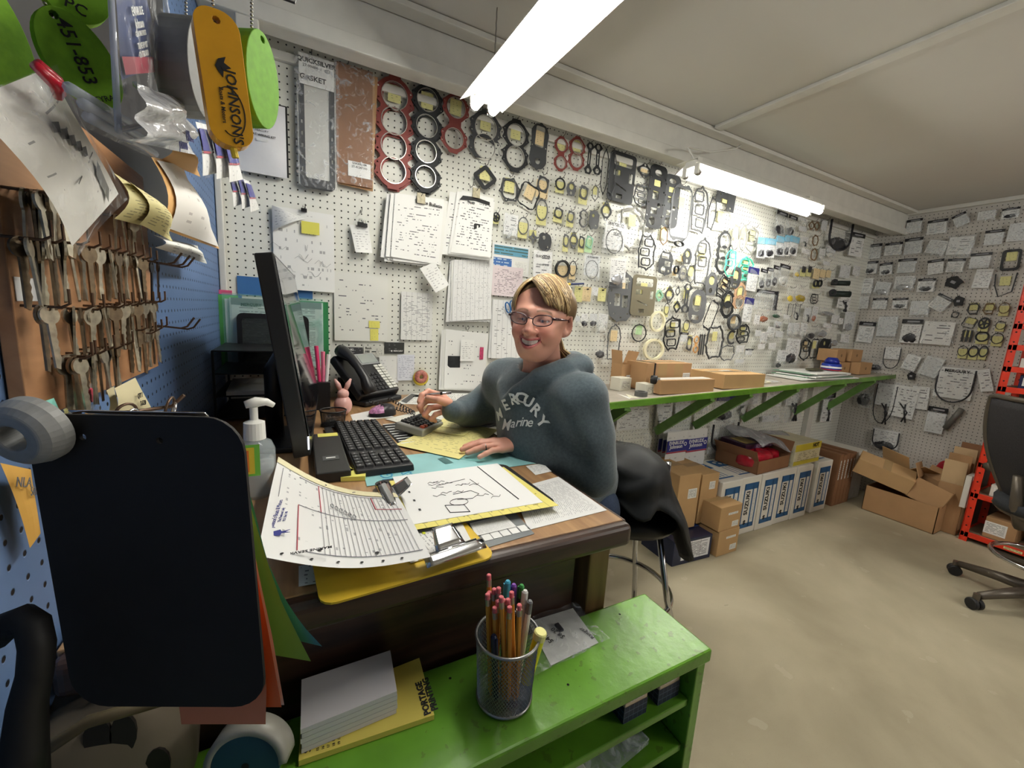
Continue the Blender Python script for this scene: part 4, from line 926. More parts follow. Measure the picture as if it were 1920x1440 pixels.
# ---- clear bags with printed cards
film = plastic_film('clear polythene'); film2 = plastic_film('shiny clear polythene', (236, 238, 240), 0.07, 0.42, 30)
BL = [paper('bag card a', (228, 228, 226), (96, 96, 100), 12, dens=0.6, words=8, gap=0.6), paper('bag card b', (234, 234, 232), (70, 70, 74), 9, dens=0.75, words=6, margin=0.14, gap=0.8), paper('bag card c', (218, 220, 220), (110, 110, 114), 14, dens=0.5, words=10, gap=0.8)]
HB = mat('black header card', (26, 26, 30), 0.35); HBL = mat('light blue header', (120, 180, 206), 0.5); NV = mat('navy header card', (44, 44, 110), 0.5)
dk = mat('dark part in a bag', (48, 48, 52), 0.4, var=0.3, scale=50); wt = mat('white part in a bag', (214, 214, 208), 0.4)
yel = mat('yellow plastic part', (228, 200, 60), 0.4); org = mat('amber part', (168, 98, 62), 0.4, var=0.3, scale=60); grn = mat('dark green part', (50, 84, 64), 0.4); sil = mat('foil silver', (190, 192, 196), 0.2, 0.7)
def bag(t, w_, h_, op, sd=0, bulge=0.012):
    r = random.Random(sd); ph = [r.uniform(0, 6) for _ in range(4)]
    def F(u, v):
        e = (1 - abs(2 * u - 1) ** 3) * (1 - abs(2 * v - 1) ** 4)
        return ((u - 0.5) * w_ * (1 + 0.03 * math.sin(9 * v + ph[0])), -0.003 - bulge * e * (0.75 + 0.35 * math.sin(5 * u + ph[1]) * math.sin(7 * v + ph[2])), (v - 0.5) * h_ * (1 + 0.02 * math.sin(8 * u + ph[3])))
    nf = 8 if w_ * h_ > 0.004 else 5
    MB().grid(F, nf, nf + 1).build('film', film2 if 's' in op else film, t, smooth=True)
    top = h_ * 0.5; hh = 0
    if any(c in op for c in 'hbn'):
        hh = h_ * (0.17 if 'h' in op else 0.3 if 'b' in op else 0.25)
        MB().box((0, -0.0055, top - hh / 2 - h_ * 0.02), (w_ * 0.96, 0.001, hh)).build('header_card', HB if 'h' in op else HBL if 'b' in op else NV, t)
        if 'h' in op and w_ > 0.06: MB().box((w_ * 0.04, -0.0062, top - hh * 0.5 - h_ * 0.02), (w_ * 0.55, 0.0005, hh * 0.3)).build('header_print', mat('grey print', (150, 150, 155), 0.5), t)
    if 'l' in op or 'L' in op:
        lw = w_ * (0.88 if 'L' in op else 0.8); lh = h_ * (0.8 if 'L' in op else 0.5); z1 = top - hh - h_ * 0.05; z0 = max(-h_ * 0.46, z1 - lh)
        MB().quad((-lw / 2, -0.0048, z0), (lw / 2, -0.0048, z0), (lw / 2, -0.0048, z1), (-lw / 2, -0.0048, z1)).build('printed_card', BL[sd % 3], t)
    for c_, m_, k in (('d', dk, 0), ('w', wt, 0), ('y', yel, 0), ('a', org, 0), ('v', grn, 0), ('f', sil, 0)):
        if c_ in op: lump('contents', None, None, (0, -0.004, -h_ * 0.25), (w_ * 0.7, min(0.012, bulge * 1.2), h_ * 0.36), m_, seed=sd, amp=0.16, n=10, parent=t, sq=0.9)
    if 'r' in op: MB().tube([(w_ * 0.36 * math.cos(a), -0.005, -h_ * 0.1 + h_ * 0.36 * math.sin(a)) for a in [2 * PI * k / 20 for k in range(20)]], max(0.0016, w_ * 0.018), 5, closed=True).build('belt', mat('grey rubber', (84, 84, 84), 0.5), t)
    if 'u' in op:
        p = [(-w_ * 0.42, -0.008, h_ * 0.42)] + [(w_ * 0.42 * math.cos(a), -0.008, -h_ * 0.05 + h_ * 0.40 * math.sin(a)) for a in [PI + PI * k / 14 for k in range(15)]] + [(w_ * 0.42, -0.008, h_ * 0.42)]
        MB().tube(p, max(0.003, w_ * 0.022), 7).build('hose', dk, t, smooth=True)
    if 'k' in op:
        for i in range(2): MB().tube([(w_ * (0.1 - 0.2 * i), -0.006, 0.0), (w_ * (0.12 + 0.1 * i), -0.007, -h_ * 0.2), (w_ * (0.25 - 0.15 * i), -0.006, -h_ * 0.46)], max(0.002, w_ * 0.035), 6).build('cable', dk, t, smooth=True)
BAGS_B = '''1130 415 1173 478 Lr|large clear bag with a ring seal and a bold card!
997 468 1036 530 Ls|clear bag with a starter rope card!
1093 477 1125 525 Lr|clear bag with a long grey belt!
1141 482 1174 538 Lfs|shiny foil-like parts bag!
943 400 971 449 L|stack of thin white packets!
1035 428 1055 470 gs|clear bag with a figure-eight gasket
1108 538 1121 567 ls|small crinkled bag in the tag row
1087 587 1103 613 lds|small greenish bag, left one
1103 587 1120 613 lds|small greenish bag, right one
1118 587 1139 627 lw|bag with a white tube!
1113 637 1138 673 ds|clear bag with a black plug behind the woman's shoulder!
1077 592 1087 612 l|thin clear bag beside the woman's ear
1399 501 1420 547 Ln|blue and white packet, upper one!
1392 558 1410 605 Ln|blue and white packet, lower one!
1273 623 1289 647 hl|small bag with a black header!
1377 647 1395 671 l|white-labelled bag left of the header bag
1396 654 1410 669 hl|little black-topped bag right of the white one
1376 673 1395 687 l|clear bag resting on the taped parcel
1418 445 1436 485 bLd|first light blue-topped packet of five
1432 447 1453 484 bLd|second light blue-topped packet of five
1452 443 1473 481 bLd|third light blue-topped packet of five!
1468 441 1483 481 bLd|fourth light blue-topped packet of five
1478 443 1496 480 bLd|fifth light blue-topped packet of five!
1422 504 1436 543 hd|first grey tube packet of four
1434 502 1448 540 hd|second grey tube packet of four
1446 498 1460 538 hd|third grey tube packet of four
1458 496 1479 536 hw|packet with a white fuel bulb, last of four!
1495 408 1514 421 l|small bag under the lamp's right end
1534 466 1547 488 lw|narrow white striped bag
1546 461 1567 483 lw|crumpled white striped bag
1550 412 1598 472 dus|big bag with a black wiring harness!
1591 437 1619 482 hLs|tall black-topped bag near the corner!
1572 497 1594 525 Ls|bag with black writing near the corner
1597 498 1612 519 Ls|tilted shiny bag in the corner
1474 538 1490 567 ys|bag of yellow-tipped floats, left one
1488 536 1515 567 yws|wide bag of yellow-tipped floats, right one!
1419 577 1443 605 as|bag of amber filters!
1445 580 1466 597 vs|bag with a dark green part!
1475 605 1487 630 Lw|white card bag, first of three in a row
1486 605 1498 630 Lw|white card bag, second of three in a row
1498 605 1512 632 Lw|white card bag, third of three in a row!
1450 602 1465 616 lf|small bag with a square grey part
1470 634 1498 683 Lds|big dark grey bag with a printed card!
1455 656 1474 681 L|tilted white card bag beside the dark grey one
1512 610 1531 636 ds|olive dark bag
1531 602 1555 634 fs|shiny bag of small metal parts
1568 546 1595 584 Lsk|long white-carded bag in the corner, upper one!
1580 584 1602 622 Lsf|long white-carded bag in the corner, lower one!
1536 576 1569 592 fs|low shiny bag of clamps
1412 590 1424 610 Ls|little slanted white bag below the blue packet
1413 618 1426 640 ls|clear bag with pale fittings
1424 622 1438 646 Lw|slanted white tag bag
1436 612 1452 636 Lw|leaning bag with a printed slip!
1450 620 1468 642 ls|crinkled bag over the printed slip
1438 642 1454 664 ls|crinkled bag of brass fittings
1418 644 1434 662 ls|pale bag low in the crowd
1452 668 1466 690 ds|dark oily bag at the shelf edge
1466 590 1480 604 ls|small bag under the yellow floats
1484 572 1500 600 ks|bag with a long bent cable!
1505 576 1520 604 lk|narrow bag with thin rods
1520 574 1532 604 La|narrow bag with a red-edged card!
1540 606 1560 622 ls|crinkled bag above the far cartons
1555 590 1572 620 ls|clear bag hanging in the corner crowd
1556 622 1574 650 fs|bag of bright rings above the far cartons
1572 626 1592 655 ls|limp clear bag above the far cartons
1495 424 1512 442 ls|pale bag beside the tall black packs
1498 444 1515 462 lk|small bag with dark pins
1500 466 1518 484 ls|yellowish bag with a black line
1538 412 1550 436 Ls|narrow pale bag beside the harness bag
1488 498 1500 520 y|bag with a small yellow tag
1568 596 1580 616 ls|faint clear bag in the corner
1540 490 1556 503 ls|flat clear bag below the striped ones
1452 396 1474 442 hd|tall black packet, left one!
1474 404 1492 444 hd|tall black packet with a white square, right one!'''
BAGS_R = '''1699 411 1729 437 hL|black-topped bag first in the top row, beside the beam end!
1738 412 1776 439 hL|black-topped bag second in the top row!
1786 398 1818 426 hL~-0.45|black-topped bag tilted in the top row!
1832 395 1868 414 Ls|clear crinkled bag fourth in the top row
1878 390 1912 410 hLd|black-topped bag with a yellowish card, last in the top row!
1888 417 1925 458 Ls|large white-carded bag cut by the photo's right edge!
1620 458 1653 486 hL|black-topped bag left in the second row!
1658 455 1692 479 hL|black-topped bag second in the second row
1695 446 1730 477 hL|black-topped bag third in the second row
1732 448 1780 482 L~0.25|white-carded bag tilted in the second row!
1774 443 1825 483 L|large white document bag in the second row!
1845 431 1883 460 hLs|shiny black-topped bag right of the document bag
1617 490 1646 514 hLd|small black-topped bag left in the third row
1647 491 1676 518 hLd~-0.1|second small black-topped bag in the third row
1682 485 1718 512 hL|wide black-topped bag in the third row!
1736 484 1773 517 hLs~-0.12|shiny tilted black-topped bag in the third row
1774 485 1809 511 hL|black-topped bag with two cards in the third row
1817 474 1859 504 hLs|silvery black-topped bag in the third row!
1824 503 1860 546 Ls|crumpled clear bag with dark slips
1603 521 1637 555 L|white-carded bag left in the fourth row!
1636 526 1673 555 Lf~0.15|white card bag with a dark corner in the fourth row
1675 517 1715 545 Lf|large white card bag with a dark corner in the fourth row!
1719 522 1754 548 hLd|black-topped bag in the fourth row
1601 555 1630 583 Ls|bag below the left white-carded one
1635 559 1664 580 hL|black-topped bag left in the fifth row
1672 559 1703 579 hLd|black-topped bag second in the fifth row
1705 563 1743 595 L|white-topped bag in the fifth row!
1742 551 1785 585 hL~0.55|black-topped bag swung sideways in the fifth row!
1607 603 1640 643 hL|flat black-topped bag left in the sixth row!
1643 592 1683 637 L|white-carded bag second in the sixth row
1687 598 1729 645 hLds|black-topped bag with tools in the sixth row!
1724 601 1790 654 Ls|widest white crinkled bag, in the sixth row!
1623 668 1658 695 ds|bag of dark parts just above the shelf end!
1654 649 1690 693 lus|bag with a thin grey hose beside the shelf end
1690 661 1725 702 L~0.25|tilted white-carded bag under the sixth row!
1722 664 1768 716 L~0.25|large tilted white-carded bag next to the big hose!
1748 686 1830 758 Lus|very large bag with a looped black hose!
1832 686 1864 746 Ls~-0.3|white-carded bag partly behind the rack
1636 715 1680 798 luks|long bag with a bent hose under the shelf end!
1667 720 1720 794 Lks|bag with crossing black cables!
1706 722 1743 775 Ls|narrow white-carded bag beside the cables
1735 762 1774 814 hLs|black-topped bag low on the right pegboard!
1632 804 1688 845 Luds|bag with a thick black hose, lowest on the right pegboard!
1604 705 1639 764 hd|black printed box-like packet under the shelf end!
1623 418 1652 446 ls|faint bag in the shadow under the beam'''
BAGS_U = '''1148 760 1222 842 ls|large clear bag under the shelf beside the woman!
1228 746 1260 806 L|white document bag left under the shelf!
1262 744 1298 802 L~-0.2|slanted white document bag under the shelf
1306 740 1330 774 L|small white document bag under the shelf
1340 738 1378 790 nd|navy card packet with a red lower edge under the shelf!
1384 732 1424 780 lws|clear bag with grey parts under the shelf
1430 730 1466 788 ls|tall clear bag under the shelf
1330 790 1384 846 du|bag with a tangled black cable above the blue cartons!
1424 778 1462 800 ls|shiny bag behind the plastic sheet
1468 722 1506 790 lk|clear bag with dark rods under the shelf
1540 738 1562 790 Lkh|white and black packet beside the white post!
1118 776 1146 836 L|cream packet edge showing beside the woman's back'''
def bags(txt, wall, off0):
    for i, ln in enumerate(txt.split('\n')):
        a_, desc = ln.split('|'); a_ = a_.split(); bx = tuple(float(v) for v in a_[:4]); op = a_[4]; rot = 0
        if '~' in op: op, r_ = op.split('~'); rot = float(r_)
        t, w_, h_ = place(wall, bx, off0 + 0.0035 * (i % 4), rot or rnd.uniform(-0.06, 0.06), 'parts_bag', 'bag')
        if rot: w_, h_ = w_ * 0.86, h_ * 0.86
        bag(t, w_, h_, op, i, 0.007)
        if i % 3: hook(wp((bx[0] + bx[2]) / 2, bx[1] + 2, wall, 0.0), wall)
        note(t, wall, bx, desc.rstrip('!'), desc.endswith('!'))
bags(BAGS_B, 'B', 0.03); bags(BAGS_R, 'R', 0.024); bags(BAGS_U, 'B', 0.024)
# lettering on the bigger cards
def cardtext(desc, s, size, dx, dz, bold=0.02, sx=1.0, dy=-0.0055):
    for c_ in CAT:
        if c_[4] == desc: text(s, size, INK, c_[0], (dx, dy, dz), (PI / 2, 0, 0), bold, sx=sx)
cardtext('large clear bag with a ring seal and a bold card', 'QUICKSILVER', 0.018, 0, 0.07, 0.03); cardtext('large clear bag with a ring seal and a bold card', 'SEAL', 0.022, 0.01, 0.02, 0.03)
cardtext('clear bag with a starter rope card', 'QUICKSILVER', 0.014, 0, 0.045, 0.03); cardtext('clear bag with a starter rope card', 'STARTER ROPE', 0.011, 0, 0.005)
cardtext('clear bag with a long grey belt', 'QUICKSILVER', 0.012, 0, 0.05, 0.03)
cardtext('very large bag with a looped black hose', 'MERCURY', 0.03, 0.0, 0.105, 0.03, dy=-0.007)

# other small things pegged on the back wall
def misc(name, cat, desc, bx, off, fn, lm=True, wall='B', rot=0.0):
    t, w_, h_ = place(wall, bx, off, rot, name, cat); fn(t, w_, h_); note(t, wall, bx, desc, lm); hook(wp((bx[0] + bx[2]) / 2, bx[1] + 1, wall, 0.0), wall)
def tool(t, w_, h_):
    MB().tube([(-w_ / 2, -0.01, -h_ * 0.2), (-w_ * 0.1, -0.01, 0)], 0.007, 8).build('yellow_end', yel, t); MB().tube([(-w_ * 0.1, -0.01, 0), (w_ / 2, -0.012, h_ * 0.3)], 0.005, 8).build('blue_handle', mat('handle blue', (40, 56, 110), 0.4), t)
misc('marker_tool', 'tool', 'yellow and dark blue tool pegged beside the woman\'s hair', (1050, 527, 1092, 540), 0.02, tool)
for bx, c_, n_ in (((1077, 537, 1092, 566), tagy, 'pale yellow tag with a dark clip'), ((1092, 538, 1108, 565), tagc, 'cream tag with a hook through it'), ((1121, 540, 1136, 565), tagy, 'plain yellow-green tag at the right of the tag row')):
    def fn(t, w_, h_, c_=c_):
        MB().quad((-w_ / 2, 0, -h_ / 2), (w_ / 2, 0, -h_ / 2), (w_ / 2, 0, h_ / 2), (-w_ / 2, 0, h_ / 2)).build('card', c_, t, solid=0.0006)
        MB().lathe([(0.001, 0), (0.004, 0), (0.004, 0.012), (0, 0.014)], 8, M=Matrix.Translation((0, -0.001, h_ * 0.34)) @ Matrix.Rotation(PI / 2, 4, 'X')).build('clip', dk, t)
    misc('price_tag', 'tag', n_, bx, 0.02, fn)
def plug(t, w_, h_): MB().tube([(0, 0, 0), (w_ * 0.5, -0.09, 0.0)], h_ * 0.5, 12).build('cylinder', mat('dark green-black rubber', (28, 40, 36), 0.5), t, smooth=True); MB().lathe([(h_ * .25, 0), (h_ * .55, 0), (h_ * .55, .01), (h_ * .25, .01)], 16, M=Matrix.Translation((-w_ * 0.4, -0.05, 0)) @ Matrix.Rotation(1.2, 4, 'Y'), closed=True).build('end_ring', dk, t)
misc('rubber_plug', 'engine part', 'thick black cylinder lying on its hook, upper one', (1549, 526, 1569, 535), 0.03, plug)
misc('rubber_plug', 'engine part', 'thick black cylinder on its hook, lower one', (1545, 545, 1570, 556), 0.03, plug)
def blkpair(t, w_, h_):
    MB().box((0, -0.004, h_ * 0.2), (w_ * 0.45, 0.01, h_ * 0.6)).build('black_block', dk, t); MB().quad((-w_ / 2, 0, -h_ / 2), (w_ / 2, 0, -h_ / 2), (w_ / 2, 0, h_ * 0.2), (-w_ / 2, 0, h_ * 0.2)).build('paper_tag', tagy, t)
misc('wax_block', 'engine part', 'black square block on a yellow tag, left of two', (1500, 500, 1511, 518), 0.02, blkpair); misc('wax_block', 'engine part', 'black square block on a yellow tag, right of two', (1512, 500, 1522, 518), 0.02, blkpair)
def tg2(t, w_, h_): MB().quad((-w_ / 2, 0, -h_ / 2), (w_ / 2, 0, -h_ / 2), (w_ / 2, 0, h_ / 2), (-w_ / 2, 0, h_ / 2)).build('card', tagc, t, solid=0.0006)
for bx, n_ in (((1525, 504, 1537, 523), 'cream tag right of the black blocks'), ((1538, 506, 1548, 520), 'cream tag second from the black blocks'), ((1549, 507, 1558, 520), 'cream tag third from the black blocks'), ((1270, 480, 1281, 490), 'square yellow tag below the coil spring')): misc('price_tag', 'tag', n_, bx, 0.02, tg2)
def wire(t, w_, h_): MB().tube([(-w_ * 0.4, 0, h_ / 2)] + [(w_ * 0.4 * math.cos(a), 0, -h_ * 0.25 + h_ * 0.2 * math.sin(a)) for a in [PI + PI * k / 8 for k in range(9)]] + [(w_ * 0.4, 0, h_ / 2)], 0.002, 6).build('wire', dk, t)
misc('wire_clip', 'clip', 'long U-shaped black wire clip', (1489, 570, 1500, 599), 0.02, wire); misc('wire_clip', 'clip', 'grey U-shaped wire clip left of the black one', (1476, 570, 1487, 595), 0.02, wire)
def blk1(t, w_, h_): MB().prism(lugged(w_, h_, 3, 5, 0.2, 0.2, 0.5), [], 0.02).build('body', mat('matt black part', (30, 30, 32), 0.6), t); MB().box((0, -0.02, 0), (w_ * 0.3, 0.004, h_ * 0.2)).build('print', mat('grey print', (150, 150, 155), 0.5), t)
misc('black_packet', 'packet', 'small black box turned on its corner on the right pegboard', (1772, 518, 1806, 541), 0.03, blk1, wall='R', rot=0.5)
misc('rubber_part', 'engine part', 'black bell-shaped rubber part on the right pegboard', (1788, 555, 1809, 575), 0.03, blk1, wall='R')
misc('ribbed_seal', 'engine part', 'black ribbed knob hanging under the shelf end', (1702, 697, 1718, 713), 0.03, blk1, wall='R')
def tubeg(t, w_, h_): MB().tube([(w_ * 0.4, -0.01, h_ * 0.45), (-w_ * 0.4, -0.01, -h_ * 0.45)], 0.018, 10).build('tube', mat('grey pvc tube', (110, 108, 102), 0.4), t, smooth=True)
misc('grey_tube', 'tube', 'slanted grey tube hanging low on the right pegboard', (1775, 762, 1802, 808), 0.03, tubeg, wall='R')

# navy and white outboard-parts packets hanging in a bunch under the shelf
packp = paper('white foil packet', (226, 226, 224), (150, 150, 155), 9, dens=0.25, words=7, strong=0.5)
def packet(t, w_, h_, big=True):
    MB().grid(lambda u, v: ((u - 0.5) * w_, -0.003 - 0.007 * (1 - abs(2 * u - 1) ** 3) * (1 - abs(2 * v - 1) ** 3), (v - 0.5) * h_), 6, 6).build('packet', packp, t, smooth=True)
    MB().box((0, -0.011, h_ * 0.12), (w_ * 0.99, 0.002, h_ * 0.30)).build('navy_band', mat('parts navy', (52, 54, 132), 0.5), t)
    MB().box((0, -0.011, h_ * -0.055), (w_ * 0.99, 0.002, h_ * 0.035)).build('red_stripe', mat('parts red', (170, 60, 80), 0.5), t)
    if big:
        text('EVINRUDE', w_ * 0.17, WHITEP, t, (-w_ * 0.06, -0.0125, h_ * 0.2), (PI / 2, 0, 0), 0.02, sx=0.9)
        text('Johnson', w_ * 0.19, WHITEP, t, (-w_ * 0.06, -0.0125, h_ * 0.1), (PI / 2, 0, 0), 0.02)
        MB().prism(circ(0, 0, w_ * 0.07, 14), [circ(0, 0, w_ * 0.045, 14)], 0.0006, 0).build('emblem', WHITEP, t, loc=(w_ * 0.38, -0.0125, h_ * 0.15))
for k, (bx, off, n_) in enumerate((((1232, 806, 1262, 872), 0.03, 'rearmost of the navy and white packets in the left bunch'), ((1240, 808, 1272, 874), 0.06, 'middle one of the navy and white packets in the left bunch'), ((1248, 810, 1285, 876), 0.1, 'front one of the navy and white packets in the left bunch'), ((1285, 806, 1322, 874), 0.07, 'navy and white packet hanging alone to the right of the bunch'))):
    misc('parts_packet', 'packet', n_, bx, off, lambda t, w_, h_, k=k: packet(t, w_, h_, k > 1))
cl = mat('black wire', (24, 24, 26), 0.4)
def cradle(t, w_, h_):
    MB().tube([(x, 0, z) for x, z in rrect(0, 0, w_, h_, w_ * 0.12, 4)], 0.0025, 6, closed=True).build('rim', cl, t)
misc('clear_case', 'packet', 'clear hanging case whose front shows the pegboard, beside the amber filters', (1415, 544, 1456, 580), 0.03, lambda t, w_, h_: (bag(t, w_, h_, 'h', 5), MB().box((w_ * 0.48, 0, 0), (w_ * 0.05, 0.02, h_)).build('dark_edge', dk, t)))

# ---- the finished labels of everything pegged up: what it is, then what it hangs beside
seen = {}
for c_ in CAT: seen.setdefault(c_[4], []).append(c_)
LMK = [c_ for c_ in CAT if c_[5] and len(seen[c_[4]]) == 1]
for c_ in CAT:
    t, wall, x, y, desc, lm = c_; n = len(desc.split())
    wn = 'back' if wall == 'B' else 'right'
    best = None
    for q_ in LMK:
        if q_ is c_ or q_[1] != wall or len(q_[4].split()) + n > 13: continue
        d_ = math.hypot(q_[2] - x, q_[3] - y)
        if best is None or d_ < best[0]: best = (d_, q_)
    if best and n < 9:
        dx, dy = x - best[1][2], y - best[1][3]
        rel = ('right of' if dx > 0 else 'left of') if abs(dx) > abs(dy) else ('below' if dy > 0 else 'above')
        s_ = '%s, %s the %s' % (desc, rel, best[1][4])
    else: s_ = desc
    wd = s_.split()
    if len(wd) > 16: s_ = desc
    t['label'] = s_
# ---------------------------------------------------------------- fluorescent fixtures
tubem = mat('lit fluorescent tube', (255, 252, 244), emit=TUBE)
enam = mat('white enamel', (224, 222, 214), 0.35)
def fixture(label, a, b_, reflector=True, chains=True):
    a, b_ = Vector(a), Vector(b_); d_ = b_ - a; L = d_.length; ang = math.atan2(d_.y, d_.x)
    t = thing('fluorescent_light', label, 'light', (a + b_) / 2, (0, 0, ang))
    MB().box((0, 0, 0.045), (L, 0.06, 0.03)).build('housing', enam, t, bevel=0.003)
    if reflector:
        MB().add and None
        g = MB(); g.add([(-L / 2, -0.085, 0.02), (L / 2, -0.085, 0.02), (L / 2, -0.03, 0.05), (-L / 2, -0.03, 0.05), (-L / 2, 0.03, 0.05), (L / 2, 0.03, 0.05), (L / 2, 0.085, 0.02), (-L / 2, 0.085, 0.02)], [(0, 1, 2, 3), (4, 5, 6, 7)]); g.build('reflector', enam, t, solid=0.002)
    for s_ in (-1, 1):
        MB().tube([(-L / 2 + 0.02, s_ * 0.035, 0.004), (L / 2 - 0.02, s_ * 0.035, 0.004)], 0.0165, 14).build('tube', tubem, t, smooth=True)
        for e in (-1, 1):
            MB().box((e * (L / 2 - 0.008), s_ * 0.035, 0.018), (0.012, 0.026, 0.05)).build('lamp_holder', enam, t, bevel=0.003)
            MB().tube([(e * (L / 2 - 0.024), s_ * 0.035, 0.004), (e * (L / 2 - 0.012), s_ * 0.035, 0.004)], 0.0172, 14).build('tube_cap', mat('bright metal', (190, 190, 192), 0.25, 1.0), t)
    for e in ((-1, 1) if chains else ()):
        n = 14; zt_ = CEIL - t.location.z - 0.01
        MB().tube([(e * L * 0.42 + 0.002 * (k % 2), 0.002 * ((k + 1) % 2), 0.06 + (zt_ - 0.06) * k / n) for k in range(n + 1)], 0.0022, 5).build('chain', mat('dull chain', (140, 136, 128), 0.5, 0.6), t)
    return t
LZ = H + 0.735
fixture('twin-tube fluorescent light running toward the photographer above the desk', (0.617, 1.53, LZ), (0.617, 0.31, LZ), True)
l2 = fixture('twin-tube fluorescent light hung along the ceiling beam over the gaskets', (1.705, 1.505, LZ), (2.84, 1.505, LZ), True, False)
for e in (-0.5, 0.5): MB().box((e, 0.07, 0.09), (0.03, 0.13, 0.004)).build('bracket', enam, l2); MB().box((e, 0.004, 0.075), (0.03, 0.004, 0.034)).build('bracket', enam, l2)
p0 = Vector((1.72, 1.50, LZ + 0.07)); cord = [p0, p0 + Vector((-0.03, 0.02, 0.05)), p0 + Vector((0.02, 0.06, 0.075)), p0 + Vector((0.2, 0.08, 0.1)), p0 + Vector((0.42, 0.10, 0.17)), p0 + Vector((0.5, 0.11, 0.22))]
tag(MB().tube(cord, 0.0045, 6).build('power_cord', enam, None, smooth=True), 'white power cord looping from the far fluorescent light up over the beam', 'cord')

# ---------------------------------------------------------------- papers on the back wall
def wsheet(label, bx, m_, off=0.012, rot=0.0, name='paper_sheet', cat='paper', curl=0.012, seed=1, group=None, quad=None, stack=0):
    """a sheet pinned on the pegboard, its lower edge curling off the board a little"""
    if quad: P = [wp(x, y, 'B', off) for x, y in quad]; c_ = sum(P, Vector()) / 4
    else:
        c_, w_, h_ = span(*bx, 'B', off); P = [Vector((c_.x + sx * w_ / 2, c_.y, c_.z + s2 * h_ / 2)) for sx, s2 in ((-1, 1), (1, 1), (1, -1), (-1, -1))]
    t = tag(empty(name, c_), label, cat, group)
    if rot: t.rotation_euler = (0, rot, 0)
    L = [p - c_ for p in P]
    def fn(u, v):
        p = (L[3] * (1 - u) + L[2] * u) * (1 - v) + (L[0] * (1 - u) + L[1] * u) * v
        return (p.x, p.y - curl * (1 - v) ** 2 * (0.6 + 0.4 * math.sin(3 * u + seed)), p.z)
    MB().grid(fn, 6, 8).build('sheet', m_, t, smooth=True, solid=0.0005)
    for k in range(stack):
        r = random.Random(seed * 10 + k); o_ = MB().grid(lambda u, v: (fn(u, v)[0] + r_x * 1, fn(u, v)[1] + 0.003 * (k + 1), fn(u, v)[2]) if False else fn(u, v), 4, 5).build('sheet_behind', m_ if k else paper('plain sheet', (232, 232, 226), rows=12, dens=0.1), t, smooth=True, solid=0.0005)
        o_.location = (r.uniform(-0.018, 0.018) - 0.006 * k, 0.0022 * (k + 1), r.uniform(-0.006, 0.002) - 0.002 * k); o_.rotation_euler = (0, r.uniform(-0.05, 0.05), 0)
    return t, (L[1] - L[0]).length, (L[0] - L[3]).length
def pin(px, py): hook(wp(px, py, 'B', 0), 'B')
W1 = (236, 236, 232)
t, w_, h_ = wsheet('wiring sketch sheet with a curled top corner above the monitor', (515, 396, 628, 546), paper('pencil sketch', W1, (110, 110, 114), 9, dens=0.35, words=14, margin=0.06, strong=0.6), curl=0.01)
sk = mat('pencil lines', (120, 120, 124), 0.6); r = random.Random(3)
for k in range(9):
    a = Vector((r.uniform(-0.3, 0.25) * w_, -0.004, r.uniform(-0.35, 0.1) * h_)); MB().tube([tuple(a + Vector((0.03 * j * math.cos(k) * 0.5, -0.002, 0.012 * math.sin(j * 1.7 + k)))) for j in range(5)], 0.0006, 4).build('sketch_line', sk, t)
MB().grid(lambda u, v: (-w_ / 2 + 0.11 * u * (1 - v * 0.2), -0.008 - 0.03 * math.sin(PI * u) * (1 - 0.5 * v), h_ / 2 - 0.09 * (1 - v) * (1 - u) - 0.03 * u), 6, 6).build('curled_corner', paper('pencil sketch back', (228, 228, 224), (130, 130, 134), 8, dens=0.5, words=12, strong=0.5), t, smooth=True)
quadon(t, 'sticky_note', mat('yellow sticky', (222, 216, 96), 0.6), (0.10 * w_, -0.010, 0.29 * h_), 0.062, 0.045); pin(572, 395)
def bclip(parent, x, z, s_=1.0):
    g = MB(); g.box((0, -0.008, 0), (0.02 * s_, 0.012 * s_, 0.013 * s_), taper=(1, 0.2)); o_ = g.build('clip_body', mat('binder black', (34, 34, 36), 0.35), parent, loc=(x, 0, z))
    for s2 in (-1, 1): MB().tube([(-0.006 * s_, -0.008, 0.004), (-0.004 * s_, -0.012 * s2, 0.016 * s_), (0.004 * s_, -0.012 * s2, 0.016 * s_), (0.006 * s_, -0.008, 0.004)], 0.0008, 5).build('clip_handle', chrome, parent, loc=(x, 0, z))
bclip(t, 0, h_ / 2)
t, w_, h_ = wsheet('receipt held by binder clips right of the wiring sketch', None, paper('receipt', W1, (130, 126, 130), 11, dens=0.5, words=7, strong=0.6), quad=[(656, 421), (691, 424), (698, 475), (666, 474)], off=0.02, curl=0.02)
bclip(t, -0.005, h_ / 2 + 0.003, 1.2); bclip(t, 0.01, h_ / 2 + 0.001, 1.1); pin(676, 400)
t, w_, h_ = wsheet('thick stack of service bulletins hanging from a clip', None, paper('bulletin', W1, (70, 70, 74), 26, dens=0.5, words=16, gap=0.6, top=0.14), quad=[(741, 362), (833, 374), (822, 496), (731, 482)], off=0.04, curl=0.02, stack=7, seed=2)
text('Service Bulletin', 0.019, INK, t, (0.045, -0.004, 0.108), (PI / 2, 0.06, 0), 0.02); 
def clipboard_tag(t, x, z):
    MB().box((x, -0.008, z), (0.034, 0.006, 0.04)).build('square_clip', mat('tan clip', (176, 168, 140), 0.5, var=0.2, scale=90), t); MB().tube([(x, -0.012, z + 0.008), (x, -0.03, z + 0.014)], 0.0012, 5).build('clip_wire', dk, t)
clipboard_tag(t, 0.01, h_ / 2 - 0.005); pin(779, 358)
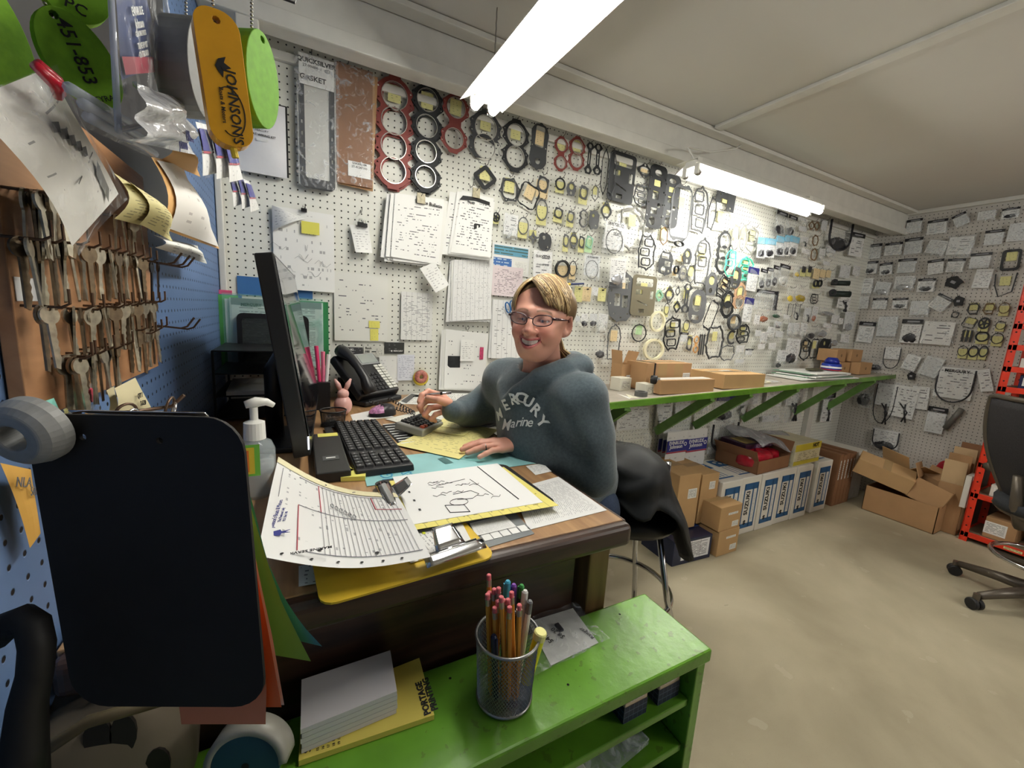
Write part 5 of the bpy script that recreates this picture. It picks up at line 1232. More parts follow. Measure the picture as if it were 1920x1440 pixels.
t, w_, h_ = wsheet('thick stack of repair notices with an engine picture, right of the bulletins', None, paper('bulletin b', W1, (66, 66, 70), 24, dens=0.55, words=14, gap=0.4, top=0.12), quad=[(866, 357), (926, 372), (917, 484), (845, 473)], off=0.045, curl=0.02, stack=7, seed=5)
MB().prism([(-0.075, 0.0), (-0.06, 0.02), (0.0, 0.024), (0.07, 0.015), (0.07, 0.0), (0.0, 0.008)][::-1], [], 0.0006, -0.002).build('title_swoosh', INK, t, loc=(-0.0, -0.0, h_ / 2 - 0.04))
text('Repair', 0.014, INK, t, (-0.02, -0.004, h_ / 2 - 0.042), (PI / 2, 0.1, 0), 0.02)
MB().prism(rrect(0, 0, 0.03, 0.034, 0.006), [rrect(0.003, 0.0, 0.008, 0.022, 0.003)], 0.0006, -0.004).build('engine_picture', INK, t, loc=(0.012, 0, -0.01)); MB().box((0, -0.006, -0.06), (0.05, 0.0005, 0.009)).build('black_bar', INK, t)
clipboard_tag(t, 0.0, h_ / 2 + 0.0); pin(881, 352)
wsheet('small white slip turned on its corner below the bulletins', None, paper('receipt', W1), quad=[(787, 503), (815, 491), (842, 534), (816, 549)], off=0.06, curl=0.01); pin(815, 500)
wsheet('wiring diagram booklet under the repair notices', None, paper('wiring diagram', (226, 226, 224), (110, 110, 114), 40, 9, dens=0.25, words=40, margin=0.05, grid=0), quad=[(851, 487), (923, 486), (919, 598), (846, 602)], off=0.03, curl=0.015, stack=4, seed=6); pin(878, 480)
t, w_, h_ = wsheet('photo flyer of a lake shore with a pinkish info sheet, above the woman', (923, 459, 993, 516), WHITEP, off=0.008, curl=0)
quadon(t, 'lake_photo', paper('lake photo', (92, 150, 176), (60, 78, 60), 3, dens=1.0, words=9, margin=0.0, top=0.0), (0, -0.001, h_ * 0.28), w_ * 0.9, h_ * 0.3); quadon(t, 'boat_photo', paper('boat photo', (52, 98, 160), (190, 204, 214), 5, dens=0.6, words=5, margin=0), (-w_ * 0.22, -0.001, -h_ * 0.22), w_ * 0.48, h_ * 0.5)
quadon(t, 'caption', doc1, (w_ * 0.27, -0.001, -h_ * 0.22), w_ * 0.36, h_ * 0.44)
wsheet('pinkish sheet of small diagrams right above the woman\'s head', (923, 500, 980, 556), paper('pink info', (222, 208, 210), (70, 60, 66), 20, dens=0.55, words=13), off=0.013, curl=0.004); 
wsheet('white printed form with a barred table behind the woman\'s head', (922, 565, 988, 672), paper('barred table', (232, 232, 230), (120, 120, 124), 30, 7, dens=0.3, words=8), off=0.012, curl=0.012, stack=2); 
t, w_, h_ = wsheet('large notes sheet pinned over the phone', (628, 515, 728, 640), paper('notes sheet', (228, 228, 220), (96, 96, 100), 22, dens=0.5, words=11, gap=0.9), off=0.008, curl=0.004)
stk = paper('yellow sticky ruled', (226, 220, 110), (150, 140, 70), 8, dens=0.3, words=6, strong=0.5)
quadon(t, 'sticky_note', stk, (w_ * 0.24, -0.004, -h_ * 0.24), 0.045, 0.03); quadon(t, 'lower_sticky_note', stk, (w_ * 0.24, -0.003, -h_ * 0.4), 0.034, 0.05)
wsheet('framed list sheet beside the notes sheet', (752, 549, 811, 638), paper('list sheet', (226, 226, 222), (100, 100, 104), 38, 6, dens=0.5, words=9), off=0.01, curl=0.004)
t, w_, h_ = wsheet('calendar sheets with a dark photo hanging by the woman\'s arm', None, paper('calendar sheet', (230, 230, 226), (90, 90, 96), 18, dens=0.3, words=16, gap=0.9), quad=[(836, 617), (916, 626), (907, 731), (831, 728)], off=0.03, curl=0.015, stack=3, seed=9)
quadon(t, 'dark_photo', mat('dark photo', (40, 42, 44), 0.3, var=0.4, scale=40), (-w_ * 0.28, -0.003, -h_ * 0.02), 0.062, 0.055); quadon(t, 'red_stamp', mat('magenta stamp', (176, 60, 96), 0.5, var=0.3, scale=90), (w_ * 0.36, -0.003, h_ * 0.13), 0.02, 0.06); quadon(t, 'pinned_note', paper('receipt', W1), (0.0, -0.012, h_ * 0.18), 0.068, 0.1); pin(873, 618)
def card(label, bx, m_, name='business_card'):
    c_, w_, h_ = span(*bx, 'B', 0.006); t = thing(name, label, 'card', c_); quadon(t, 'card', m_, (0, 0, 0), w_, h_); return t, w_, h_
t, w_, h_ = card('dark business card with white print, left one over the phone', (638, 651, 680, 671), paper('card dark a', (52, 52, 54), (120, 120, 122), 5, dens=0.5, words=6)); text('SUZUKI', 0.012, WHITEP, t, (-0.012, -0.002, 0.012), bold=0.02)
t, w_, h_ = card('cream business card with bold lettering, between the dark ones', (682, 648, 720, 670), mat('cream card', (206, 206, 196), 0.6))
for k, s_ in enumerate(('Rock', 'Hill', 'Canvas')): text(s_, 0.0125, INK, t, (-w_ * 0.42, -0.002, 0.014 - 0.0145 * k), bold=0.02, align='LEFT')
quadon(t, 'small_print', paper('tiny print', (206, 206, 196), rows=7, dens=0.6, words=8), (w_ * 0.24, -0.001, 0), w_ * 0.4, h_ * 0.7); MB().box((0.0, -0.002, -0.001), (0.018, 0.0004, 0.004)).build('boat_mark', INK, t)
t, w_, h_ = card('nearly black business card, right one over the phone', (721, 642, 758, 663), paper('card dark b', (40, 42, 40), (110, 110, 110), 6, dens=0.3, words=6)); text('MERCURY', 0.009, WHITEP, t, (0.016, -0.002, -0.013), bold=0.02); MB().prism(circ(0, 0, 0.0035, 12), [], 0.0005, 0).build('logo', WHITEP, t, loc=(-0.012, -0.002, -0.013))
wsheet('pencilled white note behind the phone', (711, 668, 747, 718), paper('faint note', (228, 228, 224), (150, 150, 154), 9, dens=0.3, words=8, strong=0.5), off=0.008, curl=0.015)
wsheet('ruled handwritten note beside the pencilled one', (745, 665, 777, 713), paper('ruled note', (218, 220, 228), (90, 96, 130), 15, dens=0.6, words=9, strong=0.6), off=0.009, curl=0.006)
# round doughnut-like magnet
c_, w_, h_ = span(772, 692, 806, 722, 'B', 0.02); t = thing('magnet', 'round iced doughnut-shaped magnet with a yellow rim on the pegboard', 'magnet', c_)
R90 = Matrix.Rotation(PI / 2, 4, 'X')
MB().lathe([(0.012, 0), (0.034, -0.002), (0.036, 0.006), (0.026, 0.014), (0.012, 0.010)], 24, M=Matrix.Translation((0, 0.006, -0.004)) @ R90, closed=True).build('yellow_base', yel, t, smooth=True)
MB().lathe([(0.009, 0.008), (0.031, 0.006), (0.03, 0.015), (0.02, 0.02), (0.009, 0.016)], 24, M=Matrix.Translation((0, 0.006, 0.002)) @ R90, closed=True).build('icing', mat('streaky icing', (168, 104, 92), 0.4, var=0.5, scale=150), t, smooth=True)
# scissors
c_, w_, h_ = span(944, 563, 975, 610, 'B', 0.03); t = thing('scissors', 'blue-handled scissors hanging beside the woman\'s glasses', 'scissors', c_)
bl = mat('scissor blue', (36, 92, 146), 0.35)
for s_ in (-1, 1):
    MB().tube([(s_ * 0.013 + (0.012 * math.cos(a)) , 0, 0.03 + 0.026 * math.sin(a)) for a in [2 * PI * k / 20 for k in range(20)]], 0.0035, 7, closed=True).build('handle', bl, t, smooth=True)
    MB().tube([(s_ * 0.008, 0, 0.004), (0, 0, -0.02), (-s_ * 0.004, 0, -0.05)], [0.006, 0.006, 0.003], 6).build('blade', bl if s_ > 0 else chrome, t)
t.rotation_euler = (0, -0.35, 0)
# big hanging packs at the left
c_, w_, h_ = span(556, 112, 634, 356, 'B', 0.03); t = thing('gasket_pack', 'long clear pack with a dark gasket and bold white header, leftmost on the back pegboard', 'packet', c_)
cardgrey = mat('backing card', (206, 206, 200), 0.7)
MB().box((0, 0.002, -0.02), (w_ * 0.9, 0.002, h_ * 0.88)).build('backing_card', cardgrey, t)
out = rrect(0, -0.035, w_ * 0.82, h_ * 0.86, 0.02); MB().prism(out, [rrect(0, -0.03, w_ * 0.58, h_ * 0.72, 0.008)] + [rrect(s_ * w_ * 0.35, z, 0.006, 0.014, 0.002) for s_ in (-1, 1) for z in (-0.16, -0.12, -0.08, -0.04, 0.0)], 0.003, 0.0).build('gasket', GC['d'], t)
MB().box((0, -0.006, h_ * 0.5 - 0.05), (w_ * 0.8, 0.001, 0.10)).build('header_card', WHITEP, t)
text('QUICKSILVER', 0.021, INK, t, (0, -0.0075, h_ * 0.5 - 0.02), bold=0.03); text('27-99484  1  @2', 0.013, INK, t, (0, -0.0075, h_ * 0.5 - 0.038)); text('GASKET', 0.024, INK, t, (-0.012, -0.0075, h_ * 0.5 - 0.076), bold=0.02)
quadon(t, 'barcode', paper('barcode', (232, 232, 230), (20, 20, 20), 1, 16, dens=0, margin=0.5), (0.0, -0.0068, h_ * 0.5 - 0.053), 0.07, 0.014)
MB().grid(lambda u, v: ((u - 0.5) * w_, -0.009 - 0.004 * math.sin(PI * u), (v - 0.5) * h_), 6, 12).build('film', film2, t, smooth=True); pin(584, 104)
c_, w_, h_ = span(630, 128, 700, 350, 'B', 0.03); t = thing('gasket_pack', 'long brown cardboard pack in clear film beside the white-headed one', 'packet', c_)
MB().box((0, 0, 0), (w_ * 0.94, 0.004, h_)).build('card', cardm(2), t); MB().box((0.012, 0.008, -0.005), (w_ * 0.94, 0.004, h_), Matrix.Rotation(0.04, 4, 'Y')).build('card_behind', cardm(0), t)
MB().box((w_ * 0.12, -0.0045, -h_ * 0.36), (w_ * 0.6, 0.001, 0.055)).build('label_card', WHITEP, t); text('27-41247101', 0.011, INK, t, (w_ * 0.12, -0.0055, -h_ * 0.34), bold=0.02); text('QUICKSILVER', 0.009, INK, t, (w_ * 0.12, -0.0055, -h_ * 0.31), bold=0.03)
MB().grid(lambda u, v: ((u - 0.5) * w_ * 1.04, -0.006 - 0.004 * math.sin(PI * u), (v - 0.5) * h_), 6, 12).build('film', film2, t, smooth=True); pin(652, 124)
c_, w_, h_ = span(448, 192, 536, 328, 'B', 0.03); t = thing('document_bag', 'large white envelope-like bag hanging behind the green float', 'bag', c_)
MB().grid(lambda u, v: ((u - 0.5) * w_, -0.003 - 0.012 * math.sin(PI * u) * math.sin(PI * v), (v - 0.5) * h_), 8, 8).build('front', mat('white poly envelope', (222, 222, 224), 0.35, var=0.05, scale=9, bump=0.5, bd=0.006), t, smooth=True)
MB().box((0.006, 0.005, 0.006), (w_, 0.004, h_)).build('black_backing', INK, t)
text('MERCURY', 0.009, INK, t, (0.0, -0.018, 0.02)); text('BOAT WIRING KIT', 0.010, INK, t, (0.0, -0.018, 0.005), bold=0.02); quadon(t, 'barcode', paper('barcode'), (0.0, -0.017, -0.01), 0.035, 0.009); pin(520, 190)
# wall pocket with folders
c_, w_, h_ = span(448, 590, 582, 690, 'B', 0.10); t = thing('wall_pocket', 'black mesh wall pocket stuffed with price lists and folders behind the monitor', 'wall pocket', (c_.x, D - 0.055, c_.z))
MB().prism(rrect(0, 0, w_, h_, 0.02), [rrect(0, 0, w_ * 0.86, h_ * 0.84, 0.015)], 0.004, -0.045).build('front_frame', cl, t)
MB().box((0, -0.044, 0), (w_ * 0.88, 0.001, h_ * 0.86)).build('front_mesh', mat('black wire mesh', (40, 40, 42), 0.5, alpha=0.5), t)
MB().box((0, 0.0, -h_ / 2), (w_, 0.09, 0.004)).build('bottom', cl, t)
z0 = -h_ / 2 + 0.003
def leaf(name, m_, x0, x1, y, zt_, parent=t): MB().box(((x0 + x1) / 2, y, (z0 + zt_) / 2), (x1 - x0, 0.003, zt_ - z0)).build(name, m_, parent)
leaf('price_list', paper('price list', (214, 216, 216), (90, 90, 96), 40, 0, dens=0.75, words=16, head=0.1, hcol=(120, 124, 130)), -0.135, 0.165, -0.028, 0.15)
g = MB(); zt_ = 0.15; g.quad((-0.13, -0.031, z0), (0.16, -0.031, z0), (0.16, -0.031, zt_), (-0.13, -0.031, zt_)); g.build('top_sheet', paper('price list'), t)
text('MERCURY', 0.014, INK, t, (-0.07, -0.033, 0.128), bold=0.02)
leaf('paper_block', WHITEP, -0.15, 0.16, -0.018, 0.145); leaf('green_folder', mat('folder dark green', (40, 120, 70), 0.5), 0.0, 0.185, -0.008, 0.155); leaf('clear_folder', plastic_film('teal film', (150, 210, 190), 0.16, 0.2, 10), -0.155, 0.165, -0.036, 0.165)
leaf('blue_folder', mat('folder blue', (40, 92, 160), 0.5), -0.19, -0.1, 0.002, 0.16); leaf('pink_folder', mat('folder pink', (220, 90, 130), 0.5), -0.185, -0.13, 0.01, 0.175); leaf('lime_folder', mat('folder lime', (90, 170, 90), 0.5), -0.17, -0.11, -0.012, 0.158)
wsheet('blue card strip pinned above the wall pocket', (448, 523, 588, 557), mat('blue card', (54, 104, 160), 0.6), off=0.006, curl=0, name='card_strip', cat='card')

# ---------------------------------------------------------------- desk top
def dsheet(label, quad, z, m_, **k): return sheet(label, [onz(*q_, DZ + z) for q_ in quad], DZ + z, m_, **k)
table = paper('price table', (226, 226, 224), (110, 110, 116), 44, 0, dens=0.7, words=20, vert=True, strong=0.6, gap=-1)
dsheet('printed price table sheet under the clear corner of the desk', [(960, 918), (1047, 894), (1138, 957), (991, 994)], 0.0006, table)
t = dsheet('grey desk mat strip with small white cards at the desk edge', [(868, 980), (960, 955), (1002, 1001), (905, 1030)], 0.0006, mat('grey clear mat', (128, 132, 134), 0.25), name='desk_mat', cat='mat')
for k in range(5):
    c_ = onz(914 + k * 17, 1008 - k * 4.2, DZ + 0.002) - t.location; MB().quad(*[tuple(c_ + Vector(v)) for v in ((-0.008, -0.008, 0), (0.008, -0.008, 0), (0.008, 0.012, 0), (-0.008, 0.012, 0))]).build('label_slip', WHITEP, t)
q4 = [onz(*q_, DZ) - t.location for q_ in ((880, 984), (945, 968), (968, 990), (893, 1008))]; MB().quad(*[(p.x, p.y, 0.0022) for p in q4]).build('phone_list', table, t)
dsheet('small white card near the right desk edge', [(986, 874), (1018, 869), (1034, 884), (1004, 891)], 0.0008, paper('receipt'), name='card', cat='card')
t = dsheet('pale cyan catalogue cover partly under the keyboard', [(688, 912), (1013, 868), (925, 838), (675, 862)], 0.0012, mat('cyan cover', (150, 204, 206), 0.35, var=0.12, scale=9), name='catalog', cat='booklet')
ol = mat('cyan outline letters', (70, 150, 190), 0.5)
a = text('ACCESSORIES', 0.034, ol, t, (0, 0, 0), (0, 0, 0), -0.0); p = onz(765, 892, DZ) - t.location; a.location = (p.x, p.y + 0.02, 0.001); a.rotation_euler = (0, 0, PI / 2)
p = onz(730, 900, DZ) - t.location; a = text('ING', 0.04, ol, t, (p.x, p.y + 0.0, 0.001), (0, 0, PI / 2))
for qd, m_ in (([(820, 862), (835, 872), (850, 869), (833, 858)], mat('dark teal print', (70, 110, 110), 0.5)), ([(858, 862), (905, 868), (950, 858), (930, 846)], mat('teal print', (120, 180, 176), 0.5))):
    MB().quad(*[(lambda p: (p.x, p.y, 0.001))(onz(*q_, DZ) - t.location) for q_ in qd]).build('picture', m_, t)
spiral = paper('spiral planner', (228, 228, 226), (24, 24, 26), 13, dens=1.0, words=2, margin=0.0)
dsheet('black and white spiral planner page between keyboard and calculator', [(716, 798), (800, 780), (838, 800), (752, 836)], 0.0016, mat('planner black', (28, 28, 30), 0.4), name='planner', cat='planner')
t = [o for o in COL.objects if o.name.startswith('planner')][0]
for k in range(9):
    c_ = onz(718 + k * 4.2, 797 + k * 4.4, DZ + 0.003) - t.location; MB().prism([(0, 0.004), (0.04, 0.001), (0.04, -0.001), (0, -0.004)][::-1], [], 0.001).build('binding_prong', WHITEP, t, loc=(c_.x - 0.0, c_.y, 0.002), rot=(-PI / 2, 0, 0.1))
dsheet('white memo sheet under the mouse', [(657, 778), (700, 769), (740, 782), (662, 790)], 0.0008, WHITEP)
dsheet('large pale work-order sheet under the writing hand', [(722, 786), (835, 760), (935, 792), (860, 822)], 0.0026, paper('work order', (226, 224, 212), (120, 118, 112), 26, 0, dens=0.4, words=18, strong=0.5))
dsheet('white papers against the pegboard behind the phone cord', [(742, 757), (772, 737), (905, 738), (880, 762)], 0.001, doc1)
dsheet('grey card on the papers against the pegboard', [(752, 752), (772, 738), (782, 740), (762, 756)], 0.0026, mat('grey card', (90, 92, 92), 0.5), name='card', cat='card')
ylw = paper('yellow work sheet', (232, 222, 148), (140, 130, 80), 22, 0, dens=0.55, words=14, strong=0.55)
dsheet('yellow handwritten sheet under the woman\'s resting hand', [(740, 834), (861, 861), (935, 806), (838, 788)], 0.0042, ylw)
dsheet('second yellow sheet sticking out above the first near the planner', [(790, 806), (868, 818), (905, 795), (835, 783)], 0.0062, ylw)
dsheet('folded yellow slip on top of the yellow sheets', [(826, 800), (878, 806), (890, 788), (848, 782)], 0.0078, paper('yellow slip', (236, 228, 160), (140, 130, 80), 8, dens=0.3, words=8))
# keyboard
kb = thing('keyboard', 'black full-size keyboard lying on the desk', 'keyboard', (0.172, 1.125, DZ + 0.002)); kbm = mat('keyboard black', (34, 34, 36), 0.45); keym = mat('key black', (46, 46, 48), 0.5)
MB().box((0, 0, 0.008), (0.132, 0.43, 0.016), taper=(0.97, 0.99)).build('case', kbm, kb, bevel=0.003)
g = MB(); gl = MB()
for i in range(6):
    for j in range(20):
        if j in (14,) or (j == 15 and i in (3,)): continue
        x = -0.053 + i * 0.0205; y = -0.2 + j * 0.0205
        g.box((-x, y if True else 0, 0.0185), (0.0168, 0.0168, 0.005), taper=(0.86, 0.86))
        gl.quad((-x - 0.002, y - 0.002, 0.0213), (-x + 0.002, y - 0.002, 0.0213), (-x + 0.002, y + 0.002, 0.0213), (-x - 0.002, y + 0.002, 0.0213))
g.build('keys', keym, kb)['kind'] = 'stuff'; gl.build('key_legends', mat('key legend', (170, 170, 172), 0.5), kb)['kind'] = 'stuff'
MB().box((0.085, 0.0, 0.004), (0.02, 0.4, 0.006)).build('wrist_lip', kbm, kb); kb.rotation_euler = (0, 0, PI + 0.03); kb.location.x -= 0.006
# mouse
ms = thing('mouse', 'black computer mouse with a pink and purple patterned back', 'mouse', (0.262, 1.462, DZ + 0.0022), (0, 0, 0.35))
def msf(z0, z1, s_): return lambda u, v: (0.052 * s_ * math.cos(2 * PI * u) * math.cos(v * PI / 2) ** 0.6, 0.032 * s_ * math.sin(2 * PI * u) * math.cos(v * PI / 2) ** 0.6, z0 + z1 * math.sin(v * PI / 2) * (1 + 0.15 * math.cos(2 * PI * u)))
MB().grid(msf(0.0, 0.036, 1.0), 24, 8).build('body', mat('mouse black', (30, 28, 32), 0.35), ms, smooth=True)
pp = MB(); pp.grid(lambda u, v: (lambda p: (p[0] * 1.005 - 0.001, p[1] * 1.0, p[2] + 0.001))(msf(0, 0.036, 1.0)(0.28 + 0.44 * u, 0.25 + 0.72 * v)), 12, 6).build('patterned_shell', mat('pink purple pattern', (176, 120, 160), 0.35, var=0.6, scale=130), ms, smooth=True)
MB().tube([(0.03, 0, 0.03), (0.042, 0, 0.026)], 0.004, 8).build('scroll_wheel', dk, ms)
# calculator
ca_ = thing('calculator', 'grey desk calculator with black and red keys on the yellow sheets', 'calculator', (0.338, 1.245, DZ + 0.005), (-0.05, 0.16, -0.75))
MB().box((0, 0, 0.012), (0.1, 0.15, 0.024), taper=(0.94, 0.95)).build('case', mat('silver-grey plastic', (142, 142, 136), 0.4), ca_, bevel=0.005, seg=3)
MB().box((0.0, 0.055, 0.0262), (0.08, 0.03, 0.003)).build('display', mat('lcd grey-green', (96, 104, 96), 0.15), ca_)
for i in range(5):
    for j in range(5):
        MB().box((-0.034 + i * 0.0165, 0.022 - j * 0.0185, 0.0275), (0.012, 0.0125, 0.006), taper=(0.85, 0.85)).build('key', mat('red key', (190, 84, 60), 0.4) if (i == 4 and j > 2) else mat('key black', (46, 46, 48), 0.5), ca_)
# phone
ph = thing('desk_phone', 'black office desk phone with its handset in the cradle and coiled cord', 'phone', (0.275, 1.69, DZ), (0, 0, 0.62))
pm = mat('phone black', (36, 36, 38), 0.35); tl = math.radians(42)
face = empty('console'); face.parent = ph; face.location = (0, -0.02, 0.035); face.rotation_euler = (tl, 0, 0)   # local y runs up the sloping face
MB().box((0, 0.1, 0), (0.215, 0.215, 0.035), taper=(0.97, 0.97)).build('face_panel', pm, face, bevel=0.008, seg=3)
MB().box((0.045, 0.172, 0.0185), (0.085, 0.045, 0.004)).build('screen', mat('phone screen', (150, 156, 152), 0.2), face); MB().box((0.045, 0.172, 0.0175), (0.1, 0.058, 0.003)).build('screen_frame', mat('silver frame', (160, 162, 164), 0.35, 0.3), face)
for i in range(2):
    for j in range(9): MB().box((0.062 + i * 0.026, 0.13 - j * 0.0145, 0.019), (0.022, 0.011, 0.004)).build('memory_key', mat('white key', (214, 214, 204), 0.5), face)
for i in range(3):
    for j in range(5): MB().box((-0.002 + i * 0.019, 0.09 - j * 0.019, 0.019), (0.013, 0.011, 0.005)).build('dial_key', mat('key black', (46, 46, 48), 0.5), face)
hs_ = [(-0.075, 0.215, 0.035), (-0.077, 0.19, 0.045), (-0.08, 0.15, 0.06), (-0.08, 0.1, 0.064), (-0.08, 0.05, 0.06), (-0.077, 0.01, 0.045), (-0.075, -0.01, 0.035)]
MB().tube(hs_, [0.024, 0.027, 0.018, 0.016, 0.018, 0.027, 0.024], 12).build('handset', pm, face, smooth=True)
MB().box((0, 0.09, 0.05), (0.2, 0.02, 0.10)).build('stand', pm, ph, rot=(0.0, 0, 0)); MB().box((0, 0.03, 0.012), (0.2, 0.16, 0.02)).build('foot', pm, ph, bevel=0.006)
cp = []; 
for k in range(150):
    s_ = k / 149; base = Vector((-0.06 + 0.26 * s_ if False else 0.0, 0, 0)); ang_ = k * 1.05
    bx_ = Vector((-0.075, -0.04, 0.02)).lerp(Vector((-0.08, -0.27, 0.012)), min(1, s_ * 1.7)) if s_ < 0.59 else Vector((-0.08, -0.27, 0.012)).lerp(Vector((0.02, -0.05, 0.02)), (s_ - 0.59) / 0.41)
    cp.append(tuple(bx_ + Vector((0.006 * math.cos(ang_), 0, 0.0065 * math.sin(ang_)))))
MB().tube(cp, 0.0019, 5).build('coiled_cord', pm, ph, smooth=True)
# monitor
mq = [Vector(v) for v in ((0.02, 0.98, 1.005), (0.058, 1.5, 1.03), (-0.006, 1.5, 1.43), (-0.04, 0.98, 1.44))]; mc = Vector((0.0, 1.24, DZ))
mo = thing('monitor', 'large black flat-screen monitor seen edge-on on the desk', 'monitor', mc); back = Vector((-0.034, 0.003, -0.006))
def slab(name, pts, off, m_, parent, **k):
    p = [q_ - mc for q_ in pts]; g = MB(); g.add([tuple(v) for v in p] + [tuple(v + off) for v in p], [(0, 1, 2, 3), (7, 6, 5, 4), (0, 4, 5, 1), (1, 5, 6, 2), (2, 6, 7, 3), (3, 7, 4, 0)]); return g.build(name, m_, parent, **k)
slab('casing', mq, back, mat('monitor black', (22, 22, 24), 0.4), mo, bevel=0.003)
ctr = sum(mq, Vector()) / 4; nrm = (mq[1] - mq[0]).cross(mq[3] - mq[0]).normalized(); sc_ = [ctr + (v - ctr) * 0.965 + nrm * 0.0012 for v in mq]; sc_[0] += Vector((0, 0, 0.02)); sc_[1] += Vector((0, 0, 0.02))
slab('screen', sc_, nrm * -0.0008, mat('glossy screen', (16, 18, 24), 0.06, spec=0.8), mo)
MB().tube([(-0.03, 0, 0.25), (-0.06, 0, 0.2), (-0.06, 0, 0.01)], 0.022, 10).build('stand', mat('monitor black', (22, 22, 24), 0.4), mo, smooth=True); MB().box((-0.03, 0, 0.008), (0.13, 0.22, 0.014)).build('stand_base', mat('monitor black', (22, 22, 24), 0.4), mo, bevel=0.004)
p = mq[0] - mc; MB().box((p.x - 0.004, p.y - 0.0012, p.z + 0.03), (0.003, 0.001, 0.03)).build('power_light', mat('status lamp', (235, 240, 250), emit=2.0), mo)
# black slab in front of the monitor
t = thing('computer_box', 'flat black mini computer on the desk before the monitor with sticky notes', 'computer', (0.062, 1.055, DZ + 0.0005)); MB().box((0, 0, 0.012), (0.07, 0.30, 0.024)).build('case', mat('satin black', (34, 34, 34), 0.4), t, bevel=0.003)
MB().box((0.0, -0.06, 0.0246), (0.035, 0.03, 0.0006)).build('badge', mat('badge grey', (70, 70, 72), 0.3), t); MB().box((0.0, -0.06, 0.0252), (0.02, 0.006, 0.0004)).build('badge_mark', WHITEP, t)
MB().box((0.005, 0.13, 0.0245), (0.05, 0.03, 0.0008)).build('sticky_note', stk, t)
for k, (lb, px, py, rz_) in enumerate((('yellow sticky pad beside the keyboard\'s near end, left one', 636, 885, 0.2), ('yellow sticky pad beside the keyboard\'s near end, right one', 664, 892, -0.2))):
    p = onz(px, py, DZ + 0.003); tag(MB().box((0, 0, 0.005), (0.05, 0.05, 0.01)).build('sticky_pad', stk, None, (p.x, p.y, DZ + 0.0008), (0, 0, rz_)), lb, 'sticky notes')
# mesh cup, pens and bunny
def meshcup(label, loc, r0, r1, h_, m_, rows=16, n=44):
    t = thing('pen_cup', label, 'cup', loc); g = MB()
    for k in range(n):
        for d_ in (-1, 1): g.tube([((r0 + (r1 - r0) * s_) * math.cos(2 * PI * k / n + d_ * s_ * 1.6), (r0 + (r1 - r0) * s_) * math.sin(2 * PI * k / n + d_ * s_ * 1.6), 0.004 + h_ * s_) for s_ in (0, 0.17, 0.33, 0.5, 0.67, 0.83, 1)], 0.0005, 3, caps=False)
    g.build('mesh_wall', m_, t)['kind'] = 'stuff'
    MB().tube([(r1 * math.cos(2 * PI * k / 36), r1 * math.sin(2 * PI * k / 36), h_ + 0.004) for k in range(36)], 0.0024, 8, closed=True).build('rim', m_, t, smooth=True); MB().tube([(r0 * math.cos(2 * PI * k / 36), r0 * math.sin(2 * PI * k / 36), 0.004) for k in range(36)], 0.0024, 8, closed=True).build('foot_rim', m_, t, smooth=True)
    MB().lathe([(0, 0.002), (r0, 0.002), (r0, 0.004), (0, 0.004)], 30).build('bottom', m_, t); return t
meshcup('small black mesh cup full of paper clips beside the monitor', (0.094, 1.37, DZ + 0.001), 0.034, 0.038, 0.045, cl)
g = MB(); r = random.Random(4)
for k in range(40):
    c_ = Vector((r.uniform(-0.022, 0.022), r.uniform(-0.022, 0.022), r.uniform(0.008, 0.03))); a = r.uniform(0, PI); g.tube([tuple(c_ + Vector((0.011 * math.cos(a) * x, 0.011 * math.sin(a) * x, z))) for x, z in ((-1, 0), (1, 0.002), (1, 0.006), (-0.7, 0.005), (-0.7, 0.002))], 0.0007, 4)
tag(g.build('paper_clips', chrome, None, (0.094, 1.37, DZ + 0.003)), 'heap of silver paper clips in the small black mesh cup', 'paper clips', kind='stuff')
pk = mat('pale pink glaze', (226, 176, 168), 0.3); t = thing('bunny_figurine', 'pale pink rabbit figurine with long ears behind the clip cup', 'figurine', (0.135, 1.5, DZ + 0.0005))
lump('body', None, None, (0, 0, 0.035), (0.06, 0.06, 0.07), pk, parent=t, amp=0, sq=1); lump('head', None, None, (0.0, 0, 0.075), (0.04, 0.04, 0.038), pk, parent=t, amp=0, sq=1)
for s_ in (-1, 1): MB().tube([(s_ * 0.008, 0, 0.088), (s_ * 0.016, 0, 0.108), (s_ * 0.026, 0, 0.128)], [0.007, 0.009, 0.003], 8).build('ear', pk, t, smooth=True)
t = thing('pen_holder', 'dark narrow holder behind the monitor with pink and white pens', 'pen holder', (0.07, 1.62, DZ + 0.0005)); MB().box((0, 0, 0.05), (0.06, 0.06, 0.1)).build('holder', cl, t)
for k, (c_, x_, hh) in enumerate(((mat('hot pink', (214, 60, 110), 0.4), 0.0, 0.17), (mat('pink plastic', (224, 120, 150), 0.4), 0.012, 0.15), (WHITEP, 0.02, 0.14))):
    tag(MB().tube([(0, 0, 0), (0.012 * (k - 1), 0, hh)], [0.006, 0.007], 8).build('pen', c_, None, (0.07 + x_ * 0.8, 1.62, DZ + 0.06)), ['hot pink topped pen in the holder behind the monitor', 'soft pink pen in the holder behind the monitor', 'white pen in the holder behind the monitor'][k], 'pen')
t = thing('paper_tray', 'tall black stacked letter tray in the dark corner behind the monitor', 'tray', (-0.13, 1.64, DZ + 0.0005))
for k in range(4): MB().box((0, 0, 0.01 + k * 0.07), (0.2, 0.3, 0.004)).build('shelf', cl, t)
for sx in (-1, 1):
    for sy_ in (-1, 1): MB().box((sx * 0.098, sy_ * 0.148, 0.11), (0.006, 0.006, 0.22)).build('upright', cl, t)
tag(MB().box((0, 0, 0.006), (0.17, 0.26, 0.012)).build('paper_stack', paper('plain sheet'), None, (-0.12, 1.62, DZ + 0.084), (0, 0, 0.05)), 'stack of white sheets in the black letter tray', 'papers')
